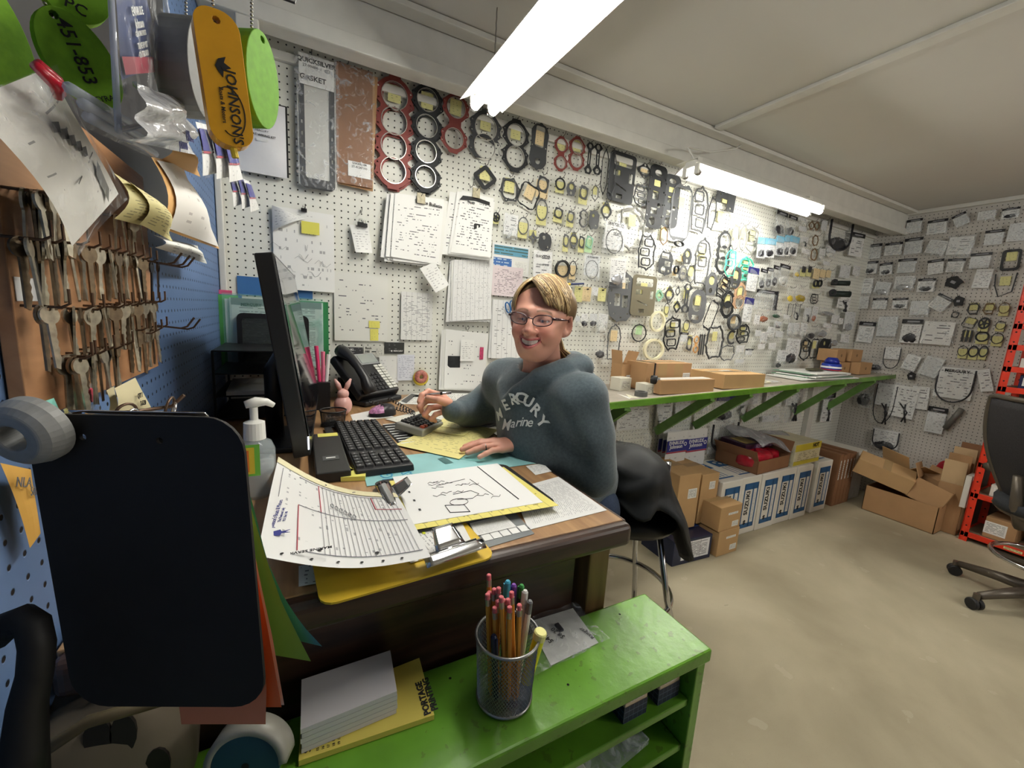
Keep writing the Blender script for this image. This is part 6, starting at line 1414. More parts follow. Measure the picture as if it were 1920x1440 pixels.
# sanitizer
t = thing('pump_bottle', 'clear bottle with a white pump standing behind the long form', 'bottle', (-0.078, 0.90, DZ + 0.0005), (0, 0, 0.2)); wpl = mat('white pump plastic', (226, 226, 220), 0.35)
MB().lathe([(0, 0), (0.033, 0), (0.034, 0.01), (0.034, 0.09), (0.028, 0.105), (0.016, 0.112), (0.016, 0.12)], 24).build('bottle', mat('clear bottle', (200, 210, 212), 0.1, alpha=0.35), t, smooth=True)
MB().lathe([(0, 0.003), (0.031, 0.004), (0.031, 0.07), (0, 0.07)], 20).build('gel', mat('clear gel', (206, 214, 214), 0.1, alpha=0.4), t, smooth=True)
MB().lathe([(0, 0.112), (0.019, 0.112), (0.018, 0.145), (0.007, 0.15), (0.007, 0.175), (0, 0.175)], 20).build('pump_collar', wpl, t, smooth=False); MB().tube([(-0.014, 0, 0.18), (0.004, 0, 0.184), (0.022, 0, 0.183), (0.034, 0, 0.175)], [0.007, 0.01, 0.007, 0.005], 10).build('pump_head', wpl, t, smooth=True)
# small bright pad beside it
t = thing('notepad', 'little green, yellow and orange bordered pad behind the black clipboard\'s edge', 'notepad', ond(466, 864, 0.62)); quadon(t, 'green_sheet', mat('pad green', (120, 190, 70), 0.5), (0, 0, 0), 0.03, 0.05); quadon(t, 'yellow_sheet', yel, (-0.003, -0.0012, 0), 0.022, 0.042); quadon(t, 'orange_sheet', mat('pad orange', (230, 120, 50), 0.5), (-0.006, -0.0024, 0), 0.014, 0.034)
# the black clipboard with the drawing
def clipbody(t, w_, x, y, z, rz_):
    e = empty('clip'); e.parent = t; e.location = (x, y, z); e.rotation_euler = (0, 0, rz_)
    g = MB().grid(lambda u, v: ((u - 0.5) * w_, -0.012 + 0.03 * v, 0.004 + 0.014 * math.sin(PI * (0.15 + 0.8 * v))), 8, 8); g.build('clip_plate', chrome, e, smooth=True, solid=0.0012)
    MB().tube([(-w_ * 0.45, 0.012, 0.012), (w_ * 0.45, 0.012, 0.012)], 0.004, 8).build('hinge_rod', chrome, e, smooth=True)
    MB().grid(lambda u, v: ((u - 0.5) * w_ * (0.5 - 0.15 * v), 0.012 + 0.03 * v, 0.016 + 0.02 * v), 6, 4).build('lever', chrome, e, smooth=True, solid=0.0012)
    return e
cz = DZ + 0.010
cb = thing('clipboard', 'black clipboard holding a hand-drawn sheet over yellow paper', 'clipboard', (0.295, 0.742, cz), (0, 0.0, 0.02))
MB().prism(rrect(0, 0, 0.315, 0.232, 0.02), [], 0.003).build('board', mat('clipboard black', (30, 30, 32), 0.4), cb, rot=(-PI / 2, 0, 0)); 
sheet('yellow ruled form under the drawn sheet on the black clipboard', [(0.165, 0.625), (0.447, 0.615), (0.435, 0.835), (0.165, 0.84)], cz + 0.0048, paper('yellow ruled', (230, 218, 120), (150, 136, 70), 20, 14, dens=0.3, words=20, margin=0.04))
dr = sheet('white sheet with pencil drawings and a long diagonal line on the black clipboard', [(0.166, 0.642), (0.424, 0.636), (0.43, 0.86), (0.176, 0.858)], cz + 0.0056, mat('drawing paper', (240, 240, 238), 0.6))
ink = mat('pen ink', (40, 40, 44), 0.6); r = random.Random(12)
def stroke(pts, rr_=0.0006): MB().tube([(x, y, 0.0009) for x, y in pts], rr_, 4).build('pen_line', ink, dr)
stroke([(0.075, 0.105), (0.085, -0.085)], 0.0011)
stroke([(-0.03 + 0.018 * math.cos(a), -0.055 + 0.014 * math.sin(a)) for a in [k * 0.5 for k in range(13)]]); stroke([(-0.06, -0.09), (-0.06, -0.06), (-0.025, -0.07), (-0.025, -0.10), (-0.06, -0.09)], 0.0008); stroke([(-0.03, -0.02), (0.01, -0.015), (0.02, -0.035), (0.0, -0.05), (-0.03, -0.045)])
for k in range(13):
    x0_ = r.uniform(-0.07, 0.055); y0_ = r.uniform(-0.06, 0.06); stroke([(x0_ + 0.006 * j, y0_ + 0.004 * math.sin(j * 2.3 + k)) for j in range(5)], 0.0005)
stroke([(-0.05, 0.03), (0.02, 0.045)], 0.0005); stroke([(0.03, 0.04), (0.045, -0.05)], 0.0005)
for k in range(4): MB().quad(*[(-0.108 + dx, 0.06 - k * 0.04 + dy, 0.001) for dx, dy in ((-0.002, -0.004), (0.002, -0.004), (0.002, 0.004), (-0.002, 0.004))]).build('form_mark', ink, dr)
clipbody(cb, 0.11, -0.15, 0.01, 0.004, -PI / 2)
# yellow clipboard beneath, with the long curved service form
yc = thing('clipboard', 'yellow clipboard under the long service form, overhanging the desk edge', 'clipboard', (0.125, 0.63, DZ + 0.003), (0.0, 0, 0.06))
MB().prism(rrect(0, 0, 0.25, 0.2, 0.02), [], 0.003).build('board', mat('yellow hardboard', (214, 178, 50), 0.45, var=0.08, scale=20), yc, rot=(-PI / 2, 0, 0), loc=(0.01, -0.02, 0))
clipbody(yc, 0.10, 0.07, -0.105, 0.006, 0.1)
t = dsheet('printed page with two yellow highlights near the desk edge', [(700, 962), (868, 984), (888, 1022), (770, 1056)], 0.0075, paper('highlighted page', (230, 230, 228), (100, 100, 104), 16, 0, dens=0.6, words=22, vert=True, strong=0.7))
for px, py in ((792, 1004), (773, 1012)): p = onz(px, py, DZ) - t.location; MB().box((p.x, p.y, 0.001), (0.005, 0.022, 0.0004)).build('highlight', mat('highlighter', (224, 232, 60), 0.6), t)
dsheet('pale blue-white sheet hanging out under the yellow clipboard', [(560, 1062), (612, 1050), (618, 1090), (560, 1100)], 0.0015, paper('pale sheet', (190, 200, 206), (90, 96, 110), 5, dens=0.4, words=6))
A, B, C_, D_ = [ond(*q_) for q_ in ((482, 1042, 0.62), (805, 1044, 0.66), (742, 925, 0.86), (520, 857, 0.93))]
A.z = DZ + 0.075; B.z = DZ + 0.035; C_.z = DZ + 0.03; D_.z = DZ + 0.05
A = onz(482, 1042, A.z); B = onz(808, 1044, B.z); C_ = onz(742, 925, C_.z); D_ = onz(522, 857, D_.z); o_ = (A + B + C_ + D_) / 4
form = thing('service_form', 'long white and yellow-edged service form curling up over the clipboards', 'paper', o_)
def ff(u, v):
    p = (A * (1 - u) + B * u) * (1 - v) + (D_ * (1 - u) + C_ * u) * v - o_; return (p.x, p.y, p.z - 0.028 * math.sin(PI * u) * (0.6 + 0.3 * v) + 0.004 * math.sin(PI * v))
MB().grid(ff, 16, 14).build('sheet', paper('service form', (232, 232, 230), (130, 130, 136), 22, 0, dens=0.25, words=18, grid=0, vert=True, margin=0.1, strong=0.7), form, smooth=True, solid=0.0006)
def on_form(u, v, dz=0.0012): x, y, z = ff(u, v); return Vector((x, y, z + dz))
def fline(u0, v0, u1, v1, r_=0.0005, m_=None): MB().tube([tuple(on_form(u0 + (u1 - u0) * k / 8, v0 + (v1 - v0) * k / 8)) for k in range(9)], r_, 4).build('ruled_line', m_ or mat('form line', (120, 120, 128), 0.6), form)
redl = mat('form red line', (176, 60, 76), 0.6)
for k in range(20): fline(0.36 + k * 0.031, 0.08, 0.36 + k * 0.031, 0.86, 0.0003)
for v in (0.08, 0.47, 0.86): fline(0.2 if v > 0.1 else 0.25, v, 0.97, v, 0.0006)
fline(0.36, 0.47, 0.36, 0.86, 0.0008, redl); fline(0.2, 0.08, 0.2, 0.47, 0.0008, redl); fline(0.06, 0.47, 0.06, 0.86); fline(0.78, 0.65, 0.78, 0.86, 0.0008, redl); fline(0.78, 0.65, 0.97, 0.65, 0.0006, redl)
g = MB()
for j in range(8): u0_ = j / 8; g.quad(tuple(on_form(u0_, 0.9)), tuple(on_form(u0_ + 0.125, 0.9)), tuple(on_form(u0_ + 0.125, 0.998)), tuple(on_form(u0_, 0.998)))
g.build('yellow_margin', mat('yellow margin', (236, 228, 188), 0.6), form)
bk = mat('black print', (22, 22, 24)); bi = mat('stamp blue', (50, 56, 130), 0.6)
for u, v in ((0.12, 0.035), (0.28, 0.035), (0.43, 0.035), (0.57, 0.035), (0.7, 0.035), (0.82, 0.035), (0.33, 0.11), (0.68, 0.11), (0.42, 0.93), (0.66, 0.94)):
    p = on_form(u, v, 0.0016); MB().lathe([(0.0001, 0), (0.0032 if v > 0.05 else 0.0022, 0)], 12).build('punch_hole', bk, form, loc=p)
def ftext(s_, size, u, v, m_, rz_, bold=0): p = on_form(u, v, 0.003); text(s_, size, m_, form, p, (0, 0, rz_), bold)
ftext("Johnson's Boats & Motors", 0.0085, 0.065, 0.30, bi, PI / 2 - 0.1); ftext('The Pontoon Lady', 0.006, 0.095, 0.3, bi, PI / 2 - 0.1); ftext('P.O. Box 140', 0.0055, 0.12, 0.3, bi, PI / 2 - 0.1); ftext('MARINE SERVICE ORDER', 0.0075, 0.2, 0.055, INK, PI - 0.05, 0.02)
p = on_form(0.1, 0.16, 0.003); MB().prism([(-0.008, 0), (-0.006, 0.008), (0.006, 0.008), (0.008, 0), (0.002, -0.002), (0.004, -0.012), (0, -0.006), (-0.004, -0.012), (-0.002, -0.002)][::-1], [], 0.0005).build('boat_emblem', bi, form, loc=p, rot=(-PI / 2, 0, PI / 2))
for k in range(6): stroke_pts = [on_form(0.45 + 0.03 * k + 0.012 * math.cos(a), 0.6 - 0.02 * k + 0.03 * math.sin(a), 0.002) for a in [j * 0.8 for j in range(8)]]; MB().tube([tuple(p) for p in stroke_pts], 0.0006, 4).build('pencil_scribble', mat('pencil lines', (120, 120, 124)), form)

# ---------------------------------------------------------------- on the green shelf unit
BT = BZT + 0.0006
def bz(px, py, dz=0): return onz(px, py, BZT + dz)
cupp = bz(926, 1292); cupc = Vector((cupp.x, cupp.y - 0.004, BT)); cupc = Vector((0.262, 0.458, BT))
silm = mat('silver mesh', (150, 150, 150), 0.3, 0.8)
meshcup('silver wire mesh cup full of pencils and pens on the green shelf unit', cupc, 0.040, 0.046, 0.10, silm, n=56)
wdp = mat('pencil orange-yellow', (206, 140, 50), 0.4); fer = mat('pencil ferrule', (170, 160, 150), 0.3, 0.8); era = mat('pink eraser', (214, 110, 116), 0.7)
def pencil(label, bx_, by_, tx, ty, L=0.17, r_=0.0037, up=True, body=wdp, kind='pencil'):
    b0 = Vector((cupc.x + bx_, cupc.y + by_, BT + 0.006)); d_ = Vector((tx - bx_, ty - by_, 0)); d_.z = math.sqrt(max(1e-6, L * L - d_.x ** 2 - d_.y ** 2)); d_.normalize()
    t = thing(kind, label, kind, b0); t.rotation_euler = d_.to_track_quat('Z', 'Y').to_euler()
    if kind == 'pencil':
        MB().tube([(0, 0, 0), (0, 0, 0.012), (0, 0, L - 0.018)], [0.0006, r_, r_], 6).build('shaft', body, t); MB().tube([(0, 0, L - 0.018), (0, 0, L - 0.008)], r_ * 1.03, 10).build('ferrule', fer, t); MB().tube([(0, 0, L - 0.008), (0, 0, L - 0.001), (0, 0, L)], [r_ * 0.95, r_ * 0.95, r_ * 0.7], 10).build('eraser', era, t, smooth=False)
    else:
        MB().tube([(0, 0, 0), (0, 0, 0.01), (0, 0, L - 0.02)], [0.001, r_, r_], 10).build('barrel', body[0], t); MB().tube([(0, 0, L - 0.02), (0, 0, L - 0.003), (0, 0, L)], [r_ * 1.05, r_, r_ * 0.6], 10).build('cap', body[1], t, smooth=False); MB().box((r_ * 1.2, 0, L - 0.022), (0.0015, 0.003, 0.035)).build('pocket_clip', body[1], t)
    return t
r = random.Random(21); nmz = 'first second third fourth fifth sixth seventh eighth ninth tenth eleventh twelfth thirteenth fourteenth'.split()
for k in range(14):
    a = 2.2 + (k % 7) * 0.42; rr_ = 0.01 + 0.011 * (k // 7) + 0.004 * (k % 2)
    pencil('orange-yellow pencil with a pink eraser standing in the silver mesh cup', 0.022 * math.cos(a + 0.3) + 0.004 * (k % 3), 0.02 * math.sin(a), rr_ * 1.2 * math.cos(a) - 0.008 + 0.002 * k / 7, rr_ * 1.3 * math.sin(a), 0.165 + 0.006 * (k % 4) - (0.02 if k % 7 == 3 else 0))['group'] = 'pencils in the silver mesh cup'
for lb, a, rr_, L, bd_ in (('clear-capped white ballpoint pen in the silver mesh cup', 0.25, 0.030, 0.155, (mat('clear barrel', (190, 196, 196), 0.2), wpl)), ('purple pen in the silver mesh cup', 0.9, 0.026, 0.16, (mat('purple plastic', (110, 60, 150), 0.4),) * 2), ('turquoise-ended pen in the silver mesh cup', 1.3, 0.022, 0.168, (mat('teal plastic', (60, 160, 190), 0.4),) * 2), ('dark green-capped pen in the silver mesh cup', 0.55, 0.033, 0.158, (mat('dark barrel', (24, 36, 30), 0.4), mat('cap green', (50, 130, 60), 0.4))), ('white click pen at the right of the silver mesh cup', -0.1, 0.032, 0.145, (wpl, mat('grey plastic', (110, 112, 114), 0.4))), ('dark blue pen low on the left of the silver mesh cup', 3.6, 0.035, 0.12, (mat('dark blue barrel', (24, 30, 60), 0.4),) * 2)):
    pencil(lb, 0.02 * math.cos(a), 0.02 * math.sin(a), rr_ * math.cos(a), rr_ * math.sin(a), L, 0.0045, body=bd_, kind='pen')
b0 = cupc + Vector((0.026, -0.018, 0.03)); t = thing('highlighter', 'fat yellow highlighter with a pale cap in the silver mesh cup', 'marker', b0, (0.1, 0.15, 0)); MB().tube([(0, 0, 0), (0, 0, 0.075)], 0.0085, 14).build('barrel', mat('highlighter body', (226, 226, 40), 0.35), t); MB().tube([(0, 0, 0.075), (0, 0, 0.085), (0, 0, 0.087)], [0.0095, 0.0095, 0.008], 14).build('cap_end', mat('highlighter cap', (236, 232, 150), 0.4), t)
def bsheet(label, quad, z, th_, m_, name, cat):
    P = [bz(*q_) for q_ in quad]; o_ = sum(P, Vector()) / 4; g = MB(); lo = [(p.x - o_.x, p.y - o_.y, 0) for p in P]; g.add(lo + [(x, y, th_) for x, y, _ in lo], [(3, 2, 1, 0), (4, 5, 6, 7), (0, 1, 5, 4), (1, 2, 6, 5), (2, 3, 7, 6), (3, 0, 4, 7)])
    return tag(g.build(name, m_, None, (o_.x, o_.y, BT + z)), label, cat)
yp = mat('yellow calendar pad', (214, 196, 92), 0.5); P = [bz(*q_) for q_ in ((560, 1438), (814, 1350), (786, 1242), (566, 1330))]
o_ = bsheet('yellow desk calendar pad printed with a printer\'s name, under the white pads', ((560, 1438), (814, 1350), (786, 1242), (566, 1330)), 0, 0.008, yp, 'calendar_pad', 'calendar')
rz_ = math.atan2(P[1].y - P[0].y, P[1].x - P[0].x)
p = bz(793, 1318) - o_.location; text('PORTAGE', 0.0125, INK, o_, (p.x, p.y, 0.0085), (0, 0, PI / 2 + rz_ + 0.05), 0.04); p = bz(806, 1310) - o_.location; text('PRINTING', 0.0125, INK, o_, (p.x, p.y, 0.0085), (0, 0, PI / 2 + rz_ + 0.05), 0.04)
p = bz(578, 1405) - o_.location; text('September', 0.011, INK, o_, (p.x, p.y + 0.012, 0.0085), (0, 0, PI / 2 + rz_ + 0.05)); 
for k in range(5):
    for j in range(3): p = bz(596 + 10 * k, 1398 + 9 * j - 3 * k) - o_.location; text(str(1 + 7 * j + k), 0.0045, INK, o_, (p.x, p.y, 0.0085), (0, 0, PI / 2 + rz_))
for k in range(5):
    P = [onz(*q_, BZT + 0.04) for q_ in ((566, 1280), (742, 1302), (733, 1222), (564, 1278))]
wpad = mat('white note pad', (206, 202, 204), 0.55); P = [onz(x, y, BZT + 0.046) for x, y in ((564, 1376), (746, 1302), (733, 1224), (566, 1280))]; o2 = sum(P, Vector()) / 4
for k in range(5):
    g = MB(); th_ = 0.0072; lo = [((p.x - o2.x) * (1 + 0.006 * ((k * 7) % 3)), (p.y - o2.y), 0) for p in P]; g.add(lo + [(x, y, th_ - 0.0006) for x, y, _ in lo], [(3, 2, 1, 0), (4, 5, 6, 7), (0, 1, 5, 4), (1, 2, 6, 5), (2, 3, 7, 6), (3, 0, 4, 7)])
    tag(g.build('note_pad', wpad, None, (o2.x + 0.001 * (k % 2), o2.y + 0.007, BT + 0.0085 + k * th_)), 'plain white note pad, %s of five on the green unit' % ['lowest', 'second from the bottom', 'middle one', 'second from the top', 'topmost'][k], 'note pad', 'stack of white note pads')
t = thing('parts_bag', 'zip bag with a price note reading 54755 lying on the green unit', 'bag', bz(1060, 1200)); t.location.z = BT
L = [bz(*q_) - bz(1060, 1200) for q_ in ((1003, 1272), (1144, 1202), (1078, 1132), (988, 1163))]; L = [Vector((v.x, v.y, 0)) for v in L]
MB().grid(lambda u, v: (lambda p: (p.x, p.y, 0.004 + 0.002 * math.sin(9 * u + 5 * v)))((L[0] * (1 - u) + L[1] * u) * (1 - v) + (L[3] * (1 - u) + L[2] * u) * v), 12, 10).build('film', film2, t, smooth=True)
L2 = [bz(*q_) - bz(1060, 1200) for q_ in ((1033, 1250), (1122, 1207), (1074, 1142), (990, 1168))]; MB().quad(*[(v.x, v.y, 0.0015) for v in L2]).build('note_card', mat('grey-white note', (196, 198, 194), 0.6, var=0.08, scale=60), t)
rzb = math.atan2(L[1].y - L[0].y, L[1].x - L[0].x)
for s_, px, py, sz_ in (('54755', 1022, 1196, 0.014), ('$8.20', 1046, 1190, 0.013), ('Ranger', 1100, 1190, 0.011)): p = bz(px, py) - bz(1060, 1200); text(s_, sz_, INK, t, (p.x, p.y, 0.003), (0, 0, rzb + PI / 2 + 0.2))
p = bz(1048, 1186) - bz(1060, 1200); MB().box((p.x + 0.004, p.y + 0.006, 0.004), (0.008, 0.018, 0.004)).build('small_part', dk, t)
# little tile-pattern cartons in the shelf unit
tile = paper('navy tile pattern', (26, 36, 56), (120, 140, 160), 1, 5, dens=0, margin=0.5, grid=3)
for k, (lb, px, py) in enumerate((('small beige carton with a navy squared lower half, left one in the top compartment', 1135, 1340), ('small beige carton with a navy squared lower half, right one in the top compartment', 1235, 1280))):
    x_ = 0.495 if k == 0 else 0.575; t = carton(lb, (x_, by0 + 0.055, BZT - 0.103), (0.052, 0.055, 0.058), 0.0, mat('beige carton', (196, 178, 150), 0.6), tape=False); quadon(t, 'navy_pattern', tile, (0, -0.0275, 0.016), 0.052, 0.032); quadon(t, 'navy_pattern', tile, (-0.026, 0, 0.016), 0.055, 0.032, '-x')
    quadon(t, 'box_print', paper('small print', (196, 178, 150)), (0, -0.0275, 0.045), 0.03, 0.012)
carton('flat white carton in the compartment under the mesh cup', (0.275, by0 + 0.08, BZT - 0.196), (0.24, 0.15, 0.05), 0, wbox, tape=False)
tag(MB().box((0, 0, 0), (0.2, 0.05, 0.012)).build('blister_strip', plastic_film('clear polythene'), None, (0.45, by0 + 0.05, BZT - 0.19), (0, 0, 0.12)), 'clear plastic strip lying in the second compartment of the green unit', 'packaging')
# ---------------------------------------------------------------- left wall: key board and hanging stock
board = thing('key_board', 'orange-brown wooden board hung with rows of keys on the blue pegboard', 'board', (XL + 0.008, 0.76, 1.375), (0, 0, PI / 2))
bwood = wood('orange plywood', (138, 96, 64), (178, 134, 96), 0, 4, 0.5, 7)
MB().box((0, 0, 0), (0.42, 0.012, 0.33)).build('panel', bwood, board, bevel=0.001)
hkm = mat('brown hook wire', (92, 72, 58), 0.35, 0.6)
lhook = MB().tube([(0, 0, 0), (0, -0.028, 0), (0, -0.034, 0.004), (0, -0.034, 0.018)], 0.0014, 6).mesh('hook', hkm)
keym_ = mat('nickel key', (176, 168, 150), 0.3, 0.7, var=0.3, scale=90); keyd = mat('dull brass key', (120, 104, 84), 0.35, 0.7, var=0.3, scale=90)
def keymesh(m_, k):
    g = MB(); bw_ = 0.0098 + 0.001 * k; bl = 0.031 + 0.003 * (k % 2); out = [(bw_ * math.sin(a), -0.008 + bw_ * 0.9 * math.cos(a)) for a in [PI + 0.35 + (2 * PI - 0.7) * i / 16 for i in range(17)]]
    x0_, x1_ = out[0][0], out[-1][0]
    e_ = [(0.0036, -0.02)]; 
    for i in range(6): e_ += [(0.0036 - (0.0014 if i % 2 else 0), -0.024 - bl * i / 6)]
    poly = out + [(0.0036, -0.022)] if False else out
    prof = poly + ([(0.0038, -0.021)] + [(0.0038 - 0.0013 * (i % 2), -0.026 - bl * i / 8) for i in range(8)] + [(0.001, -0.03 - bl), (-0.0032, -0.028 - bl), (-0.0034, -0.021)])[::(1 if out[-1][0] > 0 else -1)]
    g.prism(prof, [circ(0, -0.002, 0.0024, 8)], 0.002, 0.001); return g.mesh('key', m_)
KM = [keymesh(keym_, 0), keymesh(keyd, 1), keymesh(keym_, 2)]
words_ = ['leftmost', 'second', 'third', 'fourth', 'fifth', 'sixth', 'seventh', 'eighth', 'ninth', 'tenth', 'eleventh', 'twelfth', 'thirteenth', 'fourteenth', 'fifteenth', 'sixteenth']
rows_ = [('top', [(x, 350 + 0.12 * x, 4) for x in (8, 24, 40, 56, 72)] + [(196 + 12 * k, 402 + 2 * k, 1) for k in range(5)]),
         ('second', [(2, 442, 2), (30, 448, 3), (64, 449, 3), (88, 452, 2), (116, 458, 4), (140, 462, 3), (163, 465, 3), (180, 470, 3), (198, 474, 3), (216, 478, 3), (232, 482, 3), (246, 487, 2)]),
         ('third', [(44, 573, 2), (98, 577, 3), (124, 578, 3), (160, 573, 2), (172, 574, 3), (190, 570, 3), (206, 570, 3), (220, 568, 3), (238, 566, 3), (252, 566, 3), (264, 564, 2)]),
         ('fourth', [(222, 618, 2), (243, 624, 2), (256, 618, 2), (268, 612, 2)]),
         ('lowest', [(96, 672, 3), (104, 668, 2), (128, 662, 3), (148, 655, 3), (168, 652, 3), (190, 645, 2)])]
nh = 0
for rn, hooks_ in rows_:
    for i, (px, py, n) in enumerate(hooks_):
        p = onx(px, py, XL + 0.016)
        o = bpy.data.objects.new('hook', lhook); COL.objects.link(o); o.parent = board; o.location = Vector((p.y - 0.76, -0.006, p.z - 1.375))
        for k in range(min(n, 3)):
            o = bpy.data.objects.new('key', KM[(i + k) % 3]); COL.objects.link(o)
            o.location = (XL + 0.022 + 0.005 * (min(n, 3) - k), p.y + 0.0012 * k, p.z + 0.0); o.rotation_euler = (0.06 * ((i + k) % 3 - 1), 0, PI / 2 + rnd.uniform(-0.5, 0.5))
            tag(o, '%s key on the %s hook of the %s key row' % (['front', 'middle', 'rear'][k] if n > 1 else 'single', words_[i], rn), 'key', 'keys on the wooden board')
MB().box((0.0, 0, 0), (0.045, 0.0006, 0.022)).build('price_label', paper('key price', (226, 226, 226), (60, 60, 60), 3, dens=0.8, words=6), board, loc=(onx(58, 543, XL + .016).y - 0.76, -0.0068, onx(58, 543, XL + .016).z - 1.375))
# loose long hooks on the blue board to the right of the keys
def lh(px, py, L, up=0.02, wall_=XL, r_=0.0018, m_=hkm):
    p = onx(px, py, wall_ + 0.002); o = MB().tube([(0, 0, 0), (L * 0.8, 0, -0.004), (L, 0, 0.0), (L + 0.012, 0, up)], r_, 6).build('hook', m_, wall_left, loc=(p.x, p.y, p.z)); return p
for px, py in ((258, 486), (280, 490), (292, 493), (290, 610), (306, 612)): lh(px, py, 0.05, 0.018)
dkk = mat('black key blank', (34, 34, 38), 0.4, 0.5)
for k, px in enumerate((262, 284, 296)):
    o = bpy.data.objects.new('key', keymesh(dkk, k % 2)); COL.objects.link(o); p = onx(px, 492, XL + 0.035); o.location = p; o.rotation_euler = (0.05, 0, PI / 2 + 0.4 * (k - 1)); tag(o, 'black key %s on the blue board right of the wooden board' % ['nearest the wood', 'in the middle', 'farthest right'][k], 'key')
# bagged instruction sheet hanging over the keys
def wquad(quad, x, nu=8, nv=10, bend=0.01): # quad TL TR BR BL on the plane x
    P = [onx(*q_, x) for q_ in quad]; c_ = sum(P, Vector()) / 4; L = [p - c_ for p in P]
    def fn(u, v):
        p = (L[3] * (1 - u) + L[2] * u) * (1 - v) + (L[0] * (1 - u) + L[1] * u) * v; return (p.x + bend * math.sin(PI * v) * math.sin(PI * u + 0.3) + bend * 0.5 * math.sin(3 * v + u), p.y, p.z)
    return c_, fn
c_, fn = wquad(((-70, 190), (105, 130), (212, 362), (135, 462)), -0.165); t = thing('document_bag', 'clear bag with a black and white instruction sheet hanging over the key board', 'bag', c_)
MB().grid(fn, 8, 10).build('sheet', paper('instruction sheet', (222, 220, 214), (110, 110, 112), 26, dens=0.35, words=9, gap=1.2, strong=0.8), t, smooth=True)
MB().grid(lambda u, v: tuple(Vector(fn((u - 0.5) * 1.08 + 0.5, (v - 0.5) * 1.09 + 0.5 - 0.02)) + Vector((0.004, 0, 0))), 10, 12).build('film', film2, t, smooth=True)
def onf(fn, u, v, d_=0.002): return Vector(fn(u, v)) + Vector((d_, 0, 0))
def stripf(fn, u0, v0, u1, v1, wd, name, m_, t):
    a, b_ = onf(fn, u0, v0), onf(fn, u1, v1); d_ = (b_ - a).normalized(); s_ = d_.cross(Vector((1, 0, 0))).normalized() * wd / 2; MB().quad(a - s_, b_ - s_, b_ + s_, a + s_).build(name, m_, t)
stripf(fn, 0.62, 0.43, 0.72, 0.12, 0.014, 'strap_picture', mat('dark photo', (40, 42, 44)), t); stripf(fn, 0.25, 0.45, 0.75, 0.5, 0.0012, 'rule', INK, t)
for k in range(5): stripf(fn, 0.42 + 0.03 * k, 0.78 - 0.05 * k, 0.50 + 0.03 * k, 0.76 - 0.05 * k, 0.007, 'parts_picture', INK, t)
# blister pack and foil bag
c_, fn = wquad(((216, -30), (268, -30), (305, 120), (228, 150)), -0.12, bend=0.0); t = thing('blister_pack', 'clear blister pack with a navy and red tune-up kit card, top left', 'packet', c_)
MB().grid(fn, 4, 4).build('navy_card', mat('blister navy', (44, 62, 112), 0.35), t)
stripf(fn, 0.0, 0.16, 0.9, 0.02, 0.012, 'red_stripe', mat('parts red', (170, 60, 80)), t)
def wtext(s_, size, u, v, fn, t, m_=WHITEP, tilt=0.3, bold=0.02):
    a = onf(fn, u, v, 0.003); e = onf(fn, u + 0.1, v, 0.003) - onf(fn, u - 0.1, v, 0.003); yaw = math.atan2(e.y, e.x); ptch = math.atan2(e.z, math.hypot(e.x, e.y)); o = text(s_, size, m_, t, a, (0, 0, 0), bold)
    o.rotation_euler = (Matrix.Rotation(yaw, 4, 'Z') @ Matrix.Rotation(-ptch, 4, 'Y') @ Matrix.Rotation(PI / 2, 4, 'X')).to_euler()
wtext('EVINRUDE', 0.0082, 0.45, 0.72, fn, t); wtext('Johnson', 0.009, 0.45, 0.58, fn, t); wtext('GENUINE PARTS', 0.005, 0.45, 0.47, fn, t); wtext('TUNE UP KIT', 0.006, 0.45, 0.33, fn, t); wtext('OUTBOARD', 0.006, 0.45, 0.23, fn, t)
c2, fn2 = wquad(((205, -60), (300, -60), (345, 215), (222, 245)), -0.113, bend=0.0); MB().grid(fn2, 8, 8).build('blister_shell', film2, t, loc=c2 - c_, smooth=True)
cp_ = [tuple(Vector(fn2(u, v)) + c2 - c_) for u, v in ((0, 1), (0, 0.5), (0, 0), (0.5, 0), (1, 0), (1, 0.5), (1, 1))]; MB().tube(cp_, 0.0022, 6).build('shell_rim', mat('clear rim', (190, 196, 214), 0.1, alpha=0.5), t, smooth=True)
foil = mat('crinkled silvery bag', (206, 208, 212), 0.22, 0.2, var=0.25, scale=26, bump=0.9, bd=0.01, coat=0.3)
c_, fn = wquad(((243, 150), (350, 190), (352, 288), (236, 262)), -0.105, bend=0.012); t = thing('foil_bag', 'crinkled white and silver parts bag with navy lettering below the blister pack', 'bag', c_)
MB().grid(lambda u, v: tuple(Vector(fn(u, v)) + Vector((0.004 * math.sin(17 * u + 9 * v) + 0.004 * math.sin(13 * v - 5 * u), 0, 0))), 16, 16).build('bag', foil, t, smooth=True)
nvp = mat('navy lettering', (44, 50, 120), 0.5); wtext('EVINRUDE', 0.012, 0.55, 0.3, fn, t, nvp); wtext('Johnson', 0.0125, 0.55, 0.14, fn, t, nvp)
c_, fn = wquad(((110, 150), (232, 210), (300, 305), (150, 235)), -0.135, bend=0.006); t = thing('clear_bag', 'long clear tube-like packs slanting below the lime float', 'bag', c_); MB().grid(fn, 10, 6).build('film', film2, t, smooth=True)
for k in range(3): a, b_ = Vector(fn(0.05, 0.9 - 0.3 * k)), Vector(fn(0.95, 0.8 - 0.3 * k)); MB().tube([tuple(a), tuple(b_)], 0.004, 8).build('clear_rod', mat('clear rim', (190, 196, 214)), t, smooth=True)
c_, fn = wquad(((52, 118), (76, 112), (116, 172), (90, 198)), -0.15, bend=0.004); t = thing('red_lure', 'dark red glossy parts in clear film at the far left', 'packet', c_)
